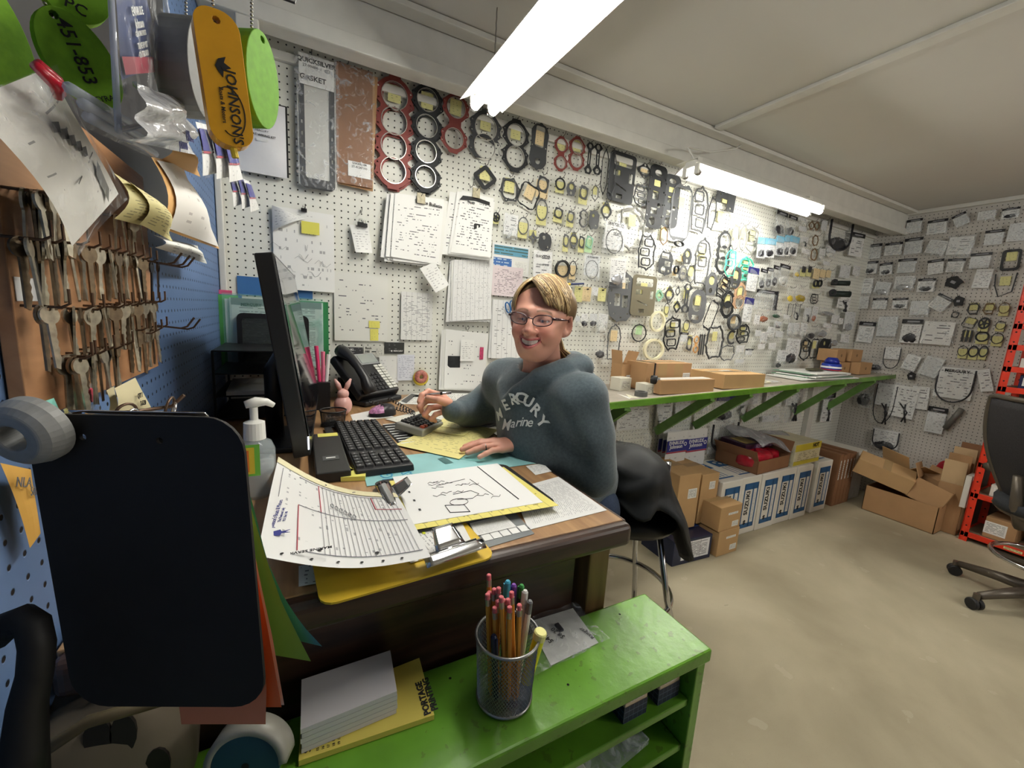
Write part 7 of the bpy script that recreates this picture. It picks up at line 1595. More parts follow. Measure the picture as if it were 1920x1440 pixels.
for k in range(2): MB().tube([fn(0.3 + 0.4 * k, 0.95), fn(0.4 + 0.3 * k, 0.5), fn(0.5 + 0.2 * k, 0.08)], [0.003, 0.0045, 0.003], 8).build('red_part', redb, t, smooth=True)
MB().grid(fn, 5, 5).build('film', film2, t, smooth=True)
# sheets farther along the blue wall
def wsh(label, quad, x, m_, bend=0.02, name='paper_sheet', cat='paper', back=None):
    c_, fn = wquad(quad, x, bend=bend); t = thing(name, label, cat, c_); MB().grid(fn, 8, 8).build('sheet', m_, t, smooth=True, solid=0.0006)
    if back: MB().grid(lambda u, v: tuple(Vector(fn((u - 0.5) * 1.1 + 0.5, (v - 0.5) * 1.06 + 0.5)) - Vector((0.003, 0, 0))), 8, 8).build('backing', back, t, smooth=True)
    return t, fn
wsh('crumpled yellow order slip hanging on the blue wall', ((238, 338), (272, 358), (312, 452), (262, 420)), -0.185, paper('yellow order slip', (216, 206, 150), (110, 104, 80), 16, dens=0.6, words=9, strong=0.7))
wsh('yellow slip with a hole behind the crumpled one', ((208, 322), (240, 334), (262, 424), (214, 410)), -0.2, paper('yellow order slip'))
wsh('calendar page on a peach card curling at its corner on the blue wall', ((292, 300), (352, 312), (402, 462), (316, 428)), -0.17, paper('calendar page', (232, 228, 222), (150, 140, 140), 8, dens=0.25, words=9, strong=0.6), back=mat('peach card', (226, 178, 116), 0.6))
t, fn = wsh('white printed slip behind the calendar page', ((285, 440), (378, 462), (380, 494), (290, 464)), -0.2, paper('white slip', rows=6, dens=0.4, words=12, strong=0.6))
wsh('peach sheet with a red mark above the calendar page', ((300, 250), (352, 268), (366, 330), (300, 300)), -0.18, mat('peach card', (226, 178, 116)))
c_, fn = wquad(((0, 868), (60, 880), (74, 1000), (56, 1028)), XL + 0.012, bend=0.002); t = thing('envelope', 'orange-yellow envelope with handwriting on the blue wall by the black clipboard', 'envelope', c_); MB().grid(fn, 4, 6).build('envelope', mat('manila orange', (222, 172, 84), 0.6), t)
wtext('NLA', 0.013, 0.35, 0.78, fn, t, mat('pencil lines', (120, 120, 124)), bold=0); wtext('50/S', 0.012, 0.72, 0.66, fn, t, mat('pencil lines'), bold=0)
t, fn = wsh('cream price tag reading QTY 1 hanging below the wooden board', ((214, 728), (256, 708), (284, 770), (218, 778)), -0.18, mat('cream tag', (206, 196, 158), 0.6), 0.003, 'price_tag', 'tag')
wtext('QTY 1', 0.0085, 0.6, 0.55, fn, t, INK); wtext('2-5130', 0.0085, 0.62, 0.3, fn, t, INK)
wsh('second cream tag behind the QTY one', ((199, 732), (216, 724), (222, 776), (203, 776)), -0.2, mat('cream tag'), 0.003, 'price_tag', 'tag')
c_, fn = wquad(((72, 756), (102, 746), (112, 772), (76, 778)), -0.225, bend=0.001); t = thing('price_tag', 'little turquoise note on the blue wall above the clipboard', 'tag', c_); MB().grid(fn, 2, 2).build('note', mat('turquoise note', (130, 200, 186), 0.6), t)
c_, fn = wquad(((118, 768), (152, 752), (156, 772), (120, 776)), -0.222, bend=0.001); t = thing('price_tag', 'little pale yellow note on the blue wall above the clipboard', 'tag', c_); MB().grid(fn, 2, 2).build('note', tagy, t)
c_, fn = wquad(((138, 728), (182, 716), (186, 770), (142, 774)), -0.218, bend=0.003); t = thing('clear_bag', 'small clear bag with a round pink-red seal on the blue wall', 'bag', c_); MB().grid(fn, 6, 6).build('film', film, t, smooth=True); MB().lathe([(0, 0), (0.008, 0), (0.009, 0.003), (0, 0.006)], 14, M=Matrix.Translation(Vector(fn(0.6, 0.6))) @ Matrix.Rotation(-PI / 2, 4, 'Y')).build('pink_seal', mat('pink seal', (206, 80, 100), 0.4), t)
# bunch of navy and white packets at the wall corner
for k, (x0_, y0_, x1_, y1_, xx) in enumerate(((366, 228, 398, 330, -0.12), (392, 240, 424, 336, -0.11), (416, 262, 446, 342, -0.10), (424, 320, 446, 388, -0.12), (440, 325, 462, 392, -0.11), (456, 335, 477, 398, -0.1))):
    c_, fn = wquad(((x0_, y0_), (x1_ - 8, y0_ + 6), (x1_ + 8, y1_ - 6), (x0_ + 14, y1_)), xx * 1.0, bend=0.004)
    t = thing('parts_packet', 'navy and white parts packet, %s of the bunch by the green float' % ['upper left', 'upper middle', 'upper right', 'lower left', 'lower middle', 'lower right'][k], 'packet', c_, group='navy packets by the green float')
    MB().grid(fn, 5, 6).build('packet', packp, t, smooth=True)
    MB().grid(lambda u, v: tuple(Vector(fn(u, 0.5 + 0.4 * v)) + Vector((0.002, 0, 0))), 4, 3).build('navy_band', mat('parts navy', (52, 54, 132)), t, smooth=True)
    MB().grid(lambda u, v: tuple(Vector(fn(u, 0.45 + 0.04 * v)) + Vector((0.002, 0, 0))), 4, 1).build('red_stripe', mat('parts red'), t); MB().grid(lambda u, v: tuple(Vector(fn(u * 1.08 - 0.04, v * 1.08 - 0.04)) + Vector((0.004, 0, 0))), 5, 6).build('film', film2, t, smooth=True)
# dark wire rack with hooks above, key floats on ball chains
t = thing('display_rack', 'dark wire display rack at the top left that the key floats hang from', 'rack', (-0.16, 0.72, H + 0.62))
for k in range(9): MB().tube([(-0.07, -0.3 + 0.075 * k, -0.02 - 0.01 * (k % 3)), (0.17, -0.3 + 0.075 * k, -0.02 - 0.01 * (k % 3)), (0.18, -0.3 + 0.075 * k, 0.0)], 0.0022, 5).build('rack_hook', cl, t)
for z_ in (0.0, 0.09, 0.18): MB().tube([(-0.06, -0.36, z_), (-0.06, 0.4, z_)], 0.004, 6).build('rail', cl, t)
MB().box((-0.078, 0.05, -0.12), (0.006, 0.9, 0.64)).build('backboard', mat('black board', (20, 20, 22)), t)
bead = mat('ball chain', (170, 166, 158), 0.25, 0.9)
def chain(t, a, b_, n=18):
    g = MB()
    for k in range(n): p = a.lerp(b_, k / (n - 1)); g.lathe([(0, -0.0014), (0.0012, -0.0008), (0.0014, 0), (0.0012, 0.0008), (0, 0.0014)], 6, tuple(p))
    g.build('ball_chain', bead, t, smooth=True)['kind'] = 'stuff'
lime = mat('lime foam', (132, 186, 44), 0.75, var=0.1, scale=160, bump=0.2); limed = mat('deep lime foam', (104, 158, 40), 0.75, var=0.1, scale=160)
def float_(label, px, py, d_, w_, h_, th, m_, yaw, roll=0.0, pitch=0.0, name='key_float', out=None, ch=True):
    """an upright slab seen from the front; yaw 0 = facing the photographer down the room"""
    p = ond(px, py, d_); t = thing(name, label, 'key float', p); t.rotation_euler = (Matrix.Rotation(yaw, 4, 'Z') @ Matrix.Rotation(pitch, 4, 'X') @ Matrix.Rotation(roll, 4, 'Y')).to_euler()
    MB().prism(out or circ(0, 0, w_ / 2, 36, h_ / 2), [circ(0, h_ * 0.42, 0.003, 8)], th, th / 2).build('foam', m_, t, bevel=0.0025, seg=2, angle=0.9)
    if ch: chain(t, Vector((0, 0, h_ * 0.43)), Vector((0.004, 0, h_ * 0.43 + 0.1)), 30)
    return t
t = float_('lime green oval key float marked 451-853, tilted in front of the packs', 148, 116, 0.36, 0.046, 0.072, 0.022, lime, 0.45, -0.5, 0.25)
def ft(t, s_, size, x, z, rr_, y=-0.0128): o = text(s_, size, INK, t, (x, y, z), (PI / 2, 0, 0), 0.01); o.rotation_euler = (PI / 2, rr_, 0)
ft(t, '451-853', 0.0135, 0.0, 0.006, PI / 2 + 0.12); ft(t, 'TTYRAS', 0.006, 0.0, -0.027, 0.0)
t = float_('second lime green key float marked PC, cut by the top edge of the photo', 138, -14, 0.37, 0.046, 0.05, 0.022, lime, 0.4, 0.5, 0.2); ft(t, 'PC', 0.012, 0.006, -0.012, -0.3)
float_('lime green float cut by the left edge of the photo', -14, 78, 0.34, 0.04, 0.095, 0.02, lime, 1.0, -0.35, 0.1)
t = float_('thick green disc-shaped float seen nearly edge-on beside the yellow one', 474, 150, 0.40, 0.05, 0.086, 0.022, limed, 1.05, 0.02, 0.0)
t = float_('grey round-edged float seen edge-on left of the yellow one', 352, 128, 0.42, 0.05, 0.095, 0.034, mat('grey foam', (122, 122, 120), 0.6, var=0.06, scale=120), 1.15, 0.04, 0.0)
yf = mat('orange-yellow foam float', (222, 160, 32), 0.3, var=0.05, scale=60, coat=0.3)
t = float_('orange-yellow oblong key float printed with a black fish logo', 419, 155, 0.37, 0.036, 0.108, 0.016, yf, 0.25, -0.09, 0.0, out=rrect(0, 0, 0.034, 0.108, 0.014, 6))
ft(t, 'JOHNSON\'S', 0.0115, 0.004, -0.022, PI / 2 + 0.02, -0.0088); ft(t, 'Boats & Motors', 0.0045, -0.0045, -0.022, PI / 2 + 0.02, -0.0088)
MB().prism([(-0.006, 0.0), (-0.003, 0.006), (0.003, 0.009), (0.001, 0.004), (0.006, 0.001), (0.0, -0.002), (-0.001, -0.008), (-0.004, -0.004)][::-1], [], 0.0006, -0.0082).build('fish_logo', INK, t, loc=(0.0, 0, 0.009), rot=(0, 0, 0))
MB().tube([(0.011 * math.cos(a) + 0.001, -0.0084, -0.026 + 0.02 * math.sin(a)) for a in [-2.2 + k * 0.22 for k in range(20)]], 0.0005, 4).build('logo_ring', INK, t)
MB().tube([(0.0, 0, -0.05), (0.001, 0, -0.062)], 0.003, 8).build('cord_end', yel, t)
# the grey ring on a long hook, washers, the long rod
a, b_ = onx(35, 784, XL + 0.003), ond(345, 741, 0.52); rod = tag(MB().tube([tuple(ond(-20, 792, 0.335)), tuple(ond(95, 783, 0.345)), tuple(ond(250, 772, 0.46)), tuple(ond(322, 762, 0.50)), tuple(ond(345, 741, 0.50))], 0.0022, 8).build('long_hook', hkm, None, smooth=True), 'long dark metal hook running above the black clipboard', 'hook')
p = ond(48, 812, 0.335); t = thing('spacer_ring', 'thick grey round ring with a large hole on the long hook at the left edge', 'ring', p); t.rotation_euler = (0, 0, 0)
Mx = Matrix.Rotation(0.25, 4, 'Z') @ Matrix.Rotation(PI / 2 - 0.15, 4, 'X')
MB().lathe([(0.011, -0.011), (0.021, -0.011), (0.026, -0.006), (0.029, 0.002), (0.029, 0.011), (0.011, 0.011)], 36, M=Mx.inverted() @ Matrix.Rotation(PI, 4, 'X') if False else Matrix.Rotation(-0.45, 4, 'Z') @ Matrix.Rotation(-PI / 2 + 0.2, 4, 'X'), closed=True).build('ring', mat('grey ring plastic', (134, 134, 132), 0.5, var=0.08, scale=120), t, smooth=False, bevel=0.0015)
for k, (px, py, d_, r_) in enumerate(((236, 775, 0.45, 0.011), (248, 782, 0.455, 0.009), (318, 766, 0.5, 0.014), (326, 772, 0.5, 0.012))):
    p = ond(px, py, d_); o = MB().tube([(r_ * math.cos(2 * PI * j / 24), 0, r_ * math.sin(2 * PI * j / 24)) for j in range(24)], 0.0016, 6, closed=True).build('wire_ring', chrome if k % 2 else hkm, None, p, (0.2, 0, 0.9 + 0.3 * k), smooth=True); tag(o, ['dark wire ring nearest the clipboard clip', 'chrome ring hooked to the dark ring', 'dark wire ring at the tip of the long hook', 'chrome ring at the tip of the long hook'][k], 'ring')
# the black clipboard in the foreground, clip away from the photographer
CD = 0.37
tl_, tr_, br_, bl_ = ond(62, 776, CD * 0.95), ond(470, 828, CD * 0.97), ond(476, 1362, CD * 0.97), ond(128, 1300, CD * 0.95)
u_ = (tr_ - tl_); u_.z = 0; wd = u_.length; yaw = math.atan2(u_.y, u_.x); ccx = (tl_ + tr_) / 2; ztop = max(tl_.z, tr_.z) + 0.004; hgt = 0.292
t = thing('clipboard', 'nearly black clipboard hanging close in the left foreground', 'clipboard', (ccx.x, ccx.y, ztop - hgt / 2), (0, -0.035, yaw))
MB().prism(rrect(0, 0, wd, hgt, 0.032, 6), [circ(-0.045, hgt / 2 - 0.02, 0.003, 10), circ(0.02, hgt / 2 - 0.022, 0.003, 10)], 0.003).build('board', mat('dark hardboard', (24, 20, 18), 0.7), t)
e = clipbody(t, 0.12, -0.01, 0.002, hgt / 2 - 0.012, 0); e.rotation_euler = (-PI / 2, 0, 0)
def curlsheet(label, right, left, m_, back=None):
    """a coloured sheet clipped at the top of the board and curling out; polylines of its right and left edges, with distances"""
    Rr = [ond(x, y, d_ * .885 + .00007 * max(0, y - 900)) for x, y, d_ in right]; Ll = [ond(x, y, d_ * .89 + .00007 * max(0, y - 900)) for x, y, d_ in left]; c_ = (Rr[0] + Ll[-1]) / 2
    def cv(P, s_): s_ = s_ * (len(P) - 1); i = min(int(s_), len(P) - 2); f = s_ - i; a, b2 = P[i], P[i + 1]; return a.lerp(b2, f)
    o = MB().grid(lambda u, v: tuple(cv(Ll, 1 - v).lerp(cv(Rr, 1 - v), u) - c_), 6, 12).build('paper_sheet', m_, None, c_, smooth=True, solid=0.0007); return tag(o, label, 'paper')
curlsheet('teal blue sheet curling out farthest behind the black clipboard', [(452, 870, .45), (478, 960, .455), (500, 1050, .46), (532, 1120, .465), (567, 1172, .47), (604, 1212, .47)], [(300, 880, .455), (320, 960, .46), (340, 1040, .465), (380, 1120, .47), (440, 1170, .475), (500, 1188, .48)], mat('teal paper', (80, 140, 156), 0.6))
curlsheet('lime green sheet curling out behind the black clipboard', [(450, 880, .44), (476, 970, .445), (500, 1050, .45), (528, 1130, .455), (560, 1195, .46), (583, 1240, .46)], [(290, 880, .445), (310, 960, .45), (330, 1050, .455), (380, 1140, .46), (440, 1210, .465), (500, 1226, .47)], mat('lime paper', (140, 180, 70), 0.6))
curlsheet('white sheet between the green and orange ones behind the clipboard', [(448, 900, .435), (470, 1000, .437), (490, 1100, .44), (510, 1190, .44), (522, 1260, .44), (533, 1322, .44)], [(290, 900, .438), (300, 1000, .44), (310, 1100, .445), (320, 1190, .45), (330, 1260, .45), (340, 1322, .45)], mat('white sheet plain', (216, 212, 204), 0.6))
curlsheet('orange sheet, outer one behind the black clipboard', [(446, 910, .43), (468, 1000, .431), (486, 1100, .432), (504, 1190, .433), (516, 1260, .433), (528, 1326, .434)], [(290, 910, .434), (300, 1000, .434), (310, 1100, .436), (320, 1190, .437), (330, 1260, .438), (340, 1326, .44)], mat('orange paper', (222, 106, 52), 0.6))
curlsheet('orange-pink sheet, inner one hanging lowest behind the clipboard', [(444, 910, .425), (466, 1000, .426), (482, 1100, .426), (492, 1190, .427), (500, 1280, .427), (498, 1358, .428)], [(290, 910, .43), (300, 1000, .43), (310, 1100, .43), (320, 1190, .43), (330, 1280, .43), (340, 1358, .43)], mat('salmon paper', (214, 132, 96), 0.6))
# dark things under the clipboard
o = MB().tube([tuple(ond(*q_)) for q_ in ((-12, 1196, .33), (14, 1172, .33), (42, 1160, .33), (62, 1172, .33), (70, 1210, .33), (66, 1260, .33), (52, 1320, .33), (46, 1400, .33), (42, 1470, .33))], [0.011, 0.011, 0.011, 0.011, 0.011, 0.011, 0.012, 0.014, 0.016], 12).build('handle', mat('black strap', (16, 16, 18), 0.6), None, smooth=True)
o.name = 'black_strap'; tag(o, 'thick black loop handle at the lower left edge', 'strap')
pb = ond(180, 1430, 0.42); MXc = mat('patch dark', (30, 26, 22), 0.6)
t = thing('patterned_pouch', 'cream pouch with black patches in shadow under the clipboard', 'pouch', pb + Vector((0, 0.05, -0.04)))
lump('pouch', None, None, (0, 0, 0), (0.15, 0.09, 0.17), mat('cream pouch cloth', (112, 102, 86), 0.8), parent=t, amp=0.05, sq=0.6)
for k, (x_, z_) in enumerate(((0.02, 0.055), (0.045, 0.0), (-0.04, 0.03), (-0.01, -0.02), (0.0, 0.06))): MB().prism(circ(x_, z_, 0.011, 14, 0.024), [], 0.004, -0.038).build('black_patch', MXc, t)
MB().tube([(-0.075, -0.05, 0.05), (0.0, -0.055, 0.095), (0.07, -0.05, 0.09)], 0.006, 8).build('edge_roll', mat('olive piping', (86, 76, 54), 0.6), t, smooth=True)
pd = ond(470, 1418, 0.47); t = thing('tape_dispenser', 'teal-blue round tape dispenser under the clipboard at the bottom', 'tape dispenser', pd)
Mt = Matrix.Rotation(-0.35, 4, 'Z') @ Matrix.Rotation(PI / 2 - 0.15, 4, 'X')
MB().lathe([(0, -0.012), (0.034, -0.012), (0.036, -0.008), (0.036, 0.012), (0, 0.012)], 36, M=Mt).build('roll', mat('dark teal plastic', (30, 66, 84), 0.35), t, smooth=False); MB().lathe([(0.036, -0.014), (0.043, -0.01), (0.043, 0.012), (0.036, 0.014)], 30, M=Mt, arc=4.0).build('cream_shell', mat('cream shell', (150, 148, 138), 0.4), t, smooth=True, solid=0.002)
MB().lathe([(0, 0.0125), (0.004, 0.0125)], 12, M=Mt).build('hub', INK, t)
# ---------------------------------------------------------------- the woman at the desk
import openvdb as vdb
from mathutils.bvhtree import BVHTree
class SDF:
    """one smooth continuous surface grown from joints, on a regular grid"""
    def __init__(s, lo, hi, h):
        s.lo = np.array(lo, float); s.h = h; s.n = np.ceil((np.array(hi) - s.lo) / h).astype(int) + 1; s.D = np.full(s.n, 0.1, np.float32)
    def box(s, lo, hi):
        a = np.clip(np.floor((np.array(lo) - s.lo) / s.h).astype(int), 0, s.n); b = np.clip(np.ceil((np.array(hi) - s.lo) / s.h).astype(int) + 1, 0, s.n)
        sl = tuple(slice(a[i], b[i]) for i in range(3)); g = np.meshgrid(*[(np.arange(a[i], b[i]) * s.h + s.lo[i]).astype(np.float32) for i in range(3)], indexing='ij'); return sl, g
    def put(s, sl, d, k, op):
        C0 = s.D[sl]
        if C0.size == 0: return
        if op == 'u': h = np.clip(0.5 + 0.5 * (C0 - d) / k, 0, 1); s.D[sl] = C0 * (1 - h) + d * h - k * h * (1 - h)
        else: h = np.clip(0.5 - 0.5 * (C0 + d) / k, 0, 1); s.D[sl] = C0 * (1 - h) - d * h + k * h * (1 - h)
    def cap(s, a, b, ra, rb, k=0.01, op='u', sq=None):
        a = np.array(a, float); b = np.array(b, float); m_ = max(ra, rb) + k * 2 + 0.01; sl, g = s.box(np.minimum(a, b) - m_, np.maximum(a, b) + m_)
        ab = b - a; L = float(ab @ ab) + 1e-12; p = [g[i] - a[i] for i in range(3)]; t = np.clip((p[0] * ab[0] + p[1] * ab[1] + p[2] * ab[2]) / L, 0, 1)
        d = np.sqrt(sum((p[i] - t * ab[i]) ** 2 for i in range(3))) - (ra + (rb - ra) * t); s.put(sl, d, k, op); return s
    def chain(s, P, R_, k=0.01, op='u'):
        for i in range(len(P) - 1): s.cap(P[i], P[i + 1], R_[i], R_[i + 1], k, op)
        return s
    def ell(s, c, r, k=0.01, op='u', M=None):
        c = np.array(c, float); r = np.array(r, float); m_ = r.max() + k * 2 + 0.008; sl, g = s.box(c - m_, c + m_); p = [g[i] - c[i] for i in range(3)]
        if M is not None: p = [M[0][i] * p[0] + M[1][i] * p[1] + M[2][i] * p[2] for i in range(3)]
        q_ = np.sqrt(sum((p[i] / r[i]) ** 2 for i in range(3))); q2 = np.sqrt(sum((p[i] / r[i] ** 2) ** 2 for i in range(3))) + 1e-9; s.put(sl, q_ * (q_ - 1) / q2, k, op); return s
    def mesh(s, iso=0.0):
        g = vdb.FloatGrid(0.1); g.copyFromArray(s.D); P, T, Q = g.convertToPolygons(isovalue=iso, adaptivity=0)
        return P * s.h + s.lo, [tuple(int(i) for i in t) for t in T] + [tuple(int(i) for i in q_) for q_ in Q]
def join(parts):
    V, F = [], []; o = 0
    for v, f in parts: V.append(v); F += [tuple(i + o for i in q_) for q_ in f]; o += len(v)
    return np.vstack(V), F
def obj(name, V, F, m_, parent):
    me = bpy.data.meshes.new(name); me.from_pydata([tuple(v) for v in V], [], F); me.polygons.foreach_set('use_smooth', [True] * len(F)); me.materials.append(m_)
    o = bpy.data.objects.new(name, me); COL.objects.link(o); o.parent = parent; return o
W0 = Vector((1.0, 1.08, 0.0)); woman = thing('person', 'smiling woman with glasses and blond-brown hair in a blue-grey hooded sweatshirt, writing at the desk', 'person', W0)
def V3(*a): return np.array(a) - np.array(W0)
HC = np.array(ond(1014, 600, 1.085)); fw = np.array([-0.74, -0.67, -0.03]); fw /= np.linalg.norm(fw); lf = np.array([-fw[1], fw[0], 0]); lf = lf / np.linalg.norm(lf); lf = -lf if lf @ np.array([0.4, -0.9, 0]) < 0 else lf
lf = lf + np.array([0, 0, -0.045]); lf /= np.linalg.norm(lf); up = np.cross(fw, lf); up = up / np.linalg.norm(up) * (1 if np.cross(fw, lf)[2] > 0 else -1); MH = [fw, lf, up]
MHT = np.array(MH)                                 # rows: head axes
HS = 0.92
def hp(f, l, u): return HC - np.array(W0) + HS * (fw * f + lf * l + up * u)
Lsh, Rsh = V3(.635, .815, 1.155), V3(.578, 1.13, 1.14); NK = V3(.615, .990, 1.150); CH = V3(.640, .99, 1.04); BL = V3(.700, 1.02, .92); HP = V3(.83, 1.08, .76)
EL_, WL_ = V3(.683, .805, .945), V3(.556, .938, 1.003); ER_, WR_ = V3(.62, 1.32, 1.0), np.array(ond(850, 771, 1.25)) - np.array(W0)
# --- skin: trunk, arms, neck (coarse), head (fine) and hands (fine), all overlapping inside the clothes
hN, hB = hp(-0.02, 0, -0.06), V3(.625, .985, 1.16)
b = SDF(V3(.3, .6, .55), V3(1.2, 1.5, 1.3), 0.008)
b.chain([NK, CH, BL, HP], [.06, .09, .10, .12], .04); b.chain([Lsh, NK, Rsh], [.035, .04, .035], .02); b.chain([Lsh, EL_, WL_], [.036, .030, .022], .02); b.chain([Rsh, ER_, WR_], [.036, .030, .022], .02); b.cap(hN, hB, .05, .056, .02)
parts_ = [b.mesh()]
lo = HC - np.array(W0) - .15; hi = HC - np.array(W0) + .14; lo[2] -= .06
s = SDF(lo, hi, 0.0022)
s.ell(hp(-.015, 0, .035), (.094 * HS, .074 * HS, .08 * HS), .01, M=MH)
s.ell(hp(.028, 0, -.026), (.062, .0565, .080), .03, M=MH); s.ell(hp(.044, 0, -.084), (.034, .036, .026), .025, M=MH)
s.cap(hp(.015, .048, -.050), hp(.05, .018, -.088), .014, .016, .02); s.cap(hp(.015, -.048, -.050), hp(.05, -.018, -.088), .014, .016, .02)
s.cap(hp(-.025, 0, -.05), hB, .046, .053, .022)
for sg in (-1, 1):
    s.ell(hp(.060, sg * .036, -.034), (.022, .023, .02), .018, M=MH)            # smiling cheek
    s.cap(hp(.078, sg * .010, .022), hp(.058, sg * .044, .020), .008, .007, .02)
    s.ell(hp(.099, sg * .031, .004), (.016, .019, .011), .008, 's', M=MH)
    s.ell(hp(.0655, sg * .0315, .003), (.015, .0155, .0135), .004, M=MH)                # closed-lid dome behind the slit
    s.ell(hp(-.004, sg * .076, -.008), (.017, .008, .030), .006, M=MH); s.ell(hp(.001, sg * .084, -.006), (.009, .006, .019), .004, 's', M=MH); s.ell(hp(.002, sg * .073, -.032), (.008, .006, .010), .005, M=MH)
    s.ell(hp(.094, sg * .012, -.030), (.010, .008, .0075), .006, M=MH)
    s.cap(hp(.088, sg * .016, -.034), hp(.075, sg * .036, -.062), .002, .002, .006, 's')   # smile fold
    s.cap(hp(.080, sg * .0185, .0015), hp(.074, sg * .042, .0005), .0045, .0030, .0014, 's')   # eye slit
s.chain([hp(.084, 0, .012), hp(.097, 0, -.012), hp(.108, 0, -.027)], [.0075, .0085, .0105], .010)
s.ell(hp(.097, 0, -.0375), (.010, .006, .004), .004, M=MH)
for sg in (-1, 1): s.ell(hp(.0985, sg * .0065, -.0385), (.004, .003, .003), .002, 's', M=MH)
s.ell(hp(.080, 0, -.064), (.020, .028, .022), .014, M=MH)
up_l = [hp(.0975 - .016 * (t * t), t * .029, -.0508 + .0065 * t * t) for t in (-1, -.66, -.33, 0, .33, .66, 1)]; lo_l = [hp(.096 - .014 * (t * t), t * .027, -.0715 + .019 * t * t) for t in (-1, -.66, -.33, 0, .33, .66, 1)]
s.chain(up_l, [.002, .003, .0036, .0034, .0036, .003, .002], .002); s.chain(lo_l, [.002, .0034, .0044, .0048, .0044, .0034, .002], .002)
s.chain([hp(.0985 - .013 * t * t, t * .0255, -.0605 + .0088 * t * t) for t in (-1, -.75, -.5, -.25, 0, .25, .5, .75, 1)], [.0024, .0044, .0056, .0062, .0064, .0062, .0056, .0044, .0024], .0014, 's')
s.chain([hp(.1065 - .013 * t * t, t * .0255, -.0605 + .0088 * t * t) for t in (-1, -.75, -.5, -.25, 0, .25, .5, .75, 1)], [.0024, .0044, .0056, .0062, .0064, .0062, .0056, .0044, .0024], .0014, 's')
head_v = s.mesh(); parts_.append(head_v)
# left hand resting flat on the yellow paper
def hand(fingers, palm, lo, hi):
    s = SDF(lo, hi, 0.0019)
    for a, b_, ra, rb, k in palm: s.cap(a, b_, ra, rb, k)
    for P, R_ in fingers: s.chain(P, R_, .0035)
    return s.mesh()
z0_ = DZ + 0.0085
LK = [V3(.472, .982, z0_ + .021), V3(.462, .963, z0_ + .024), V3(.464, .943, z0_ + .022), V3(.474, .925, z0_ + .018)]
LT = [V3(.400, 1.006, z0_ + .0075), V3(.384, .984, z0_ + .0075), V3(.388, .955, z0_ + .0075), V3(.405, .916, z0_ + .007)]
fg = []
for kk, tt, r_ in zip(LK, LT, (.0088, .0090, .0086, .0076)):
    m1 = kk * .58 + tt * .42 + np.array([0, 0, .006]); m2 = kk * .27 + tt * .73 + np.array([0, 0, .0035]); fg.append(([kk, m1, m2, tt], [r_ * 1.08, r_ * 1.0, r_ * .92, r_ * .8]))
fg.append(([V3(.535, .975, z0_ + .015), V3(.492, 1.012, z0_ + .013), V3(.462, 1.026, z0_ + .009)], [.014, .0105, .0085]))
wl = V3(.548, .944, z0_ + .024); pl = [(V3(.60, .905, z0_ + .036), wl, .029, .024, .01)]
for kk in LK: pl.append((wl * .8 + kk * .2, kk, .017, .0105, .012))
parts_.append(hand(fg, pl, V3(.36, .86, DZ - .01), V3(.62, 1.05, DZ + .09)))
# right hand closed round the pen
def q3(x, y, d_): return np.array(ond(x, y, d_)) - np.array(W0)
RF = [([q3(829, 742, 1.285), q3(803, 734, 1.262), q3(791, 741, 1.240), q3(786, 753, 1.232)], [.0098, .0092, .0086, .0075]),
      ([q3(829, 751, 1.272), q3(800, 751, 1.236), q3(787, 763, 1.230), q3(791, 772, 1.240)], [.0100, .0094, .0086, .0076]),
      ([q3(832, 761, 1.262), q3(806, 765, 1.228), q3(796, 778, 1.226), q3(803, 783, 1.240)], [.0096, .0090, .0082, .0074]),
      ([q3(837, 770, 1.256), q3(817, 777, 1.228), q3(809, 786, 1.228), q3(816, 789, 1.240)], [.0088, .0080, .0074, .0066]),
      ([q3(842, 757, 1.235), q3(822, 750, 1.216), q3(802, 746, 1.222)], [.0135, .0108, .0085])]
RP = [(q3(866, 772, 1.305), q3(850, 770, 1.252), .022, .023, .01)] + [(q3(850, 768, 1.252), q3(x, y, d_), .019, .0125, .012) for x, y, d_ in ((831, 745, 1.28), (831, 753, 1.268), (833, 762, 1.26), (838, 770, 1.255))]
allp = np.array([p for P, _ in RF for p in P] + [a for a, *_ in RP]); parts_.append(hand(RF, RP, allp.min(0) - .035, allp.max(0) + .035))
V, F = join(parts_)
mt, nt, bb = nodes('skin'); q = NB(nt); at = q.n('ShaderNodeVertexColor'); at.layer_name = 'Col'; q.l(at.outputs[0], bb.inputs['Base Color']); bb.inputs['Roughness'].default_value = 0.5; bb.inputs['Subsurface Weight'].default_value = 0.12; bb.inputs['Subsurface Radius'].default_value = (.02, .008, .004); bb.inputs['Subsurface Scale'].default_value = 0.3
q.bump(q.noise(q.n('ShaderNodeTexCoord').outputs['Object'], 420, 3), bb, 0.15, 0.0008)
body = obj('body', V, F, mt, woman)
# skin colours: lips, blush, brows, lid lines, knuckles, nails
Hh = ((V + np.array(W0) - HC) @ MHT.T) / HS; f_, l_, u_ = Hh[:, 0], Hh[:, 1], Hh[:, 2]; ishead = (np.abs(f_) < .16) & (np.abs(l_) < .12) & (u_ > -.17) & (u_ < .15)
base = np.array(lin((220, 162, 140))); col_ = np.tile(base, (len(V), 1))
def blend(mask, c, a=1.0): w_ = np.clip(mask, 0, 1)[:, None] * a * ishead[:, None]; col_[:] = col_ * (1 - w_) + np.array(lin(c)) * w_
G = lambda df, dl, du, a, b_, c: np.exp(-((f_ - df) / a) ** 2 - ((np.abs(l_) - dl) / b_) ** 2 - ((u_ - du) / c) ** 2)
blend(G(.07, .036, -.03, .06, .022, .02), (222, 134, 118), .65); blend(G(.11, 0, -.03, .02, .012, .012), (220, 140, 124), .5)
blend(G(.04, 0, -.14, .2, .2, .04), (206, 150, 128), .5)
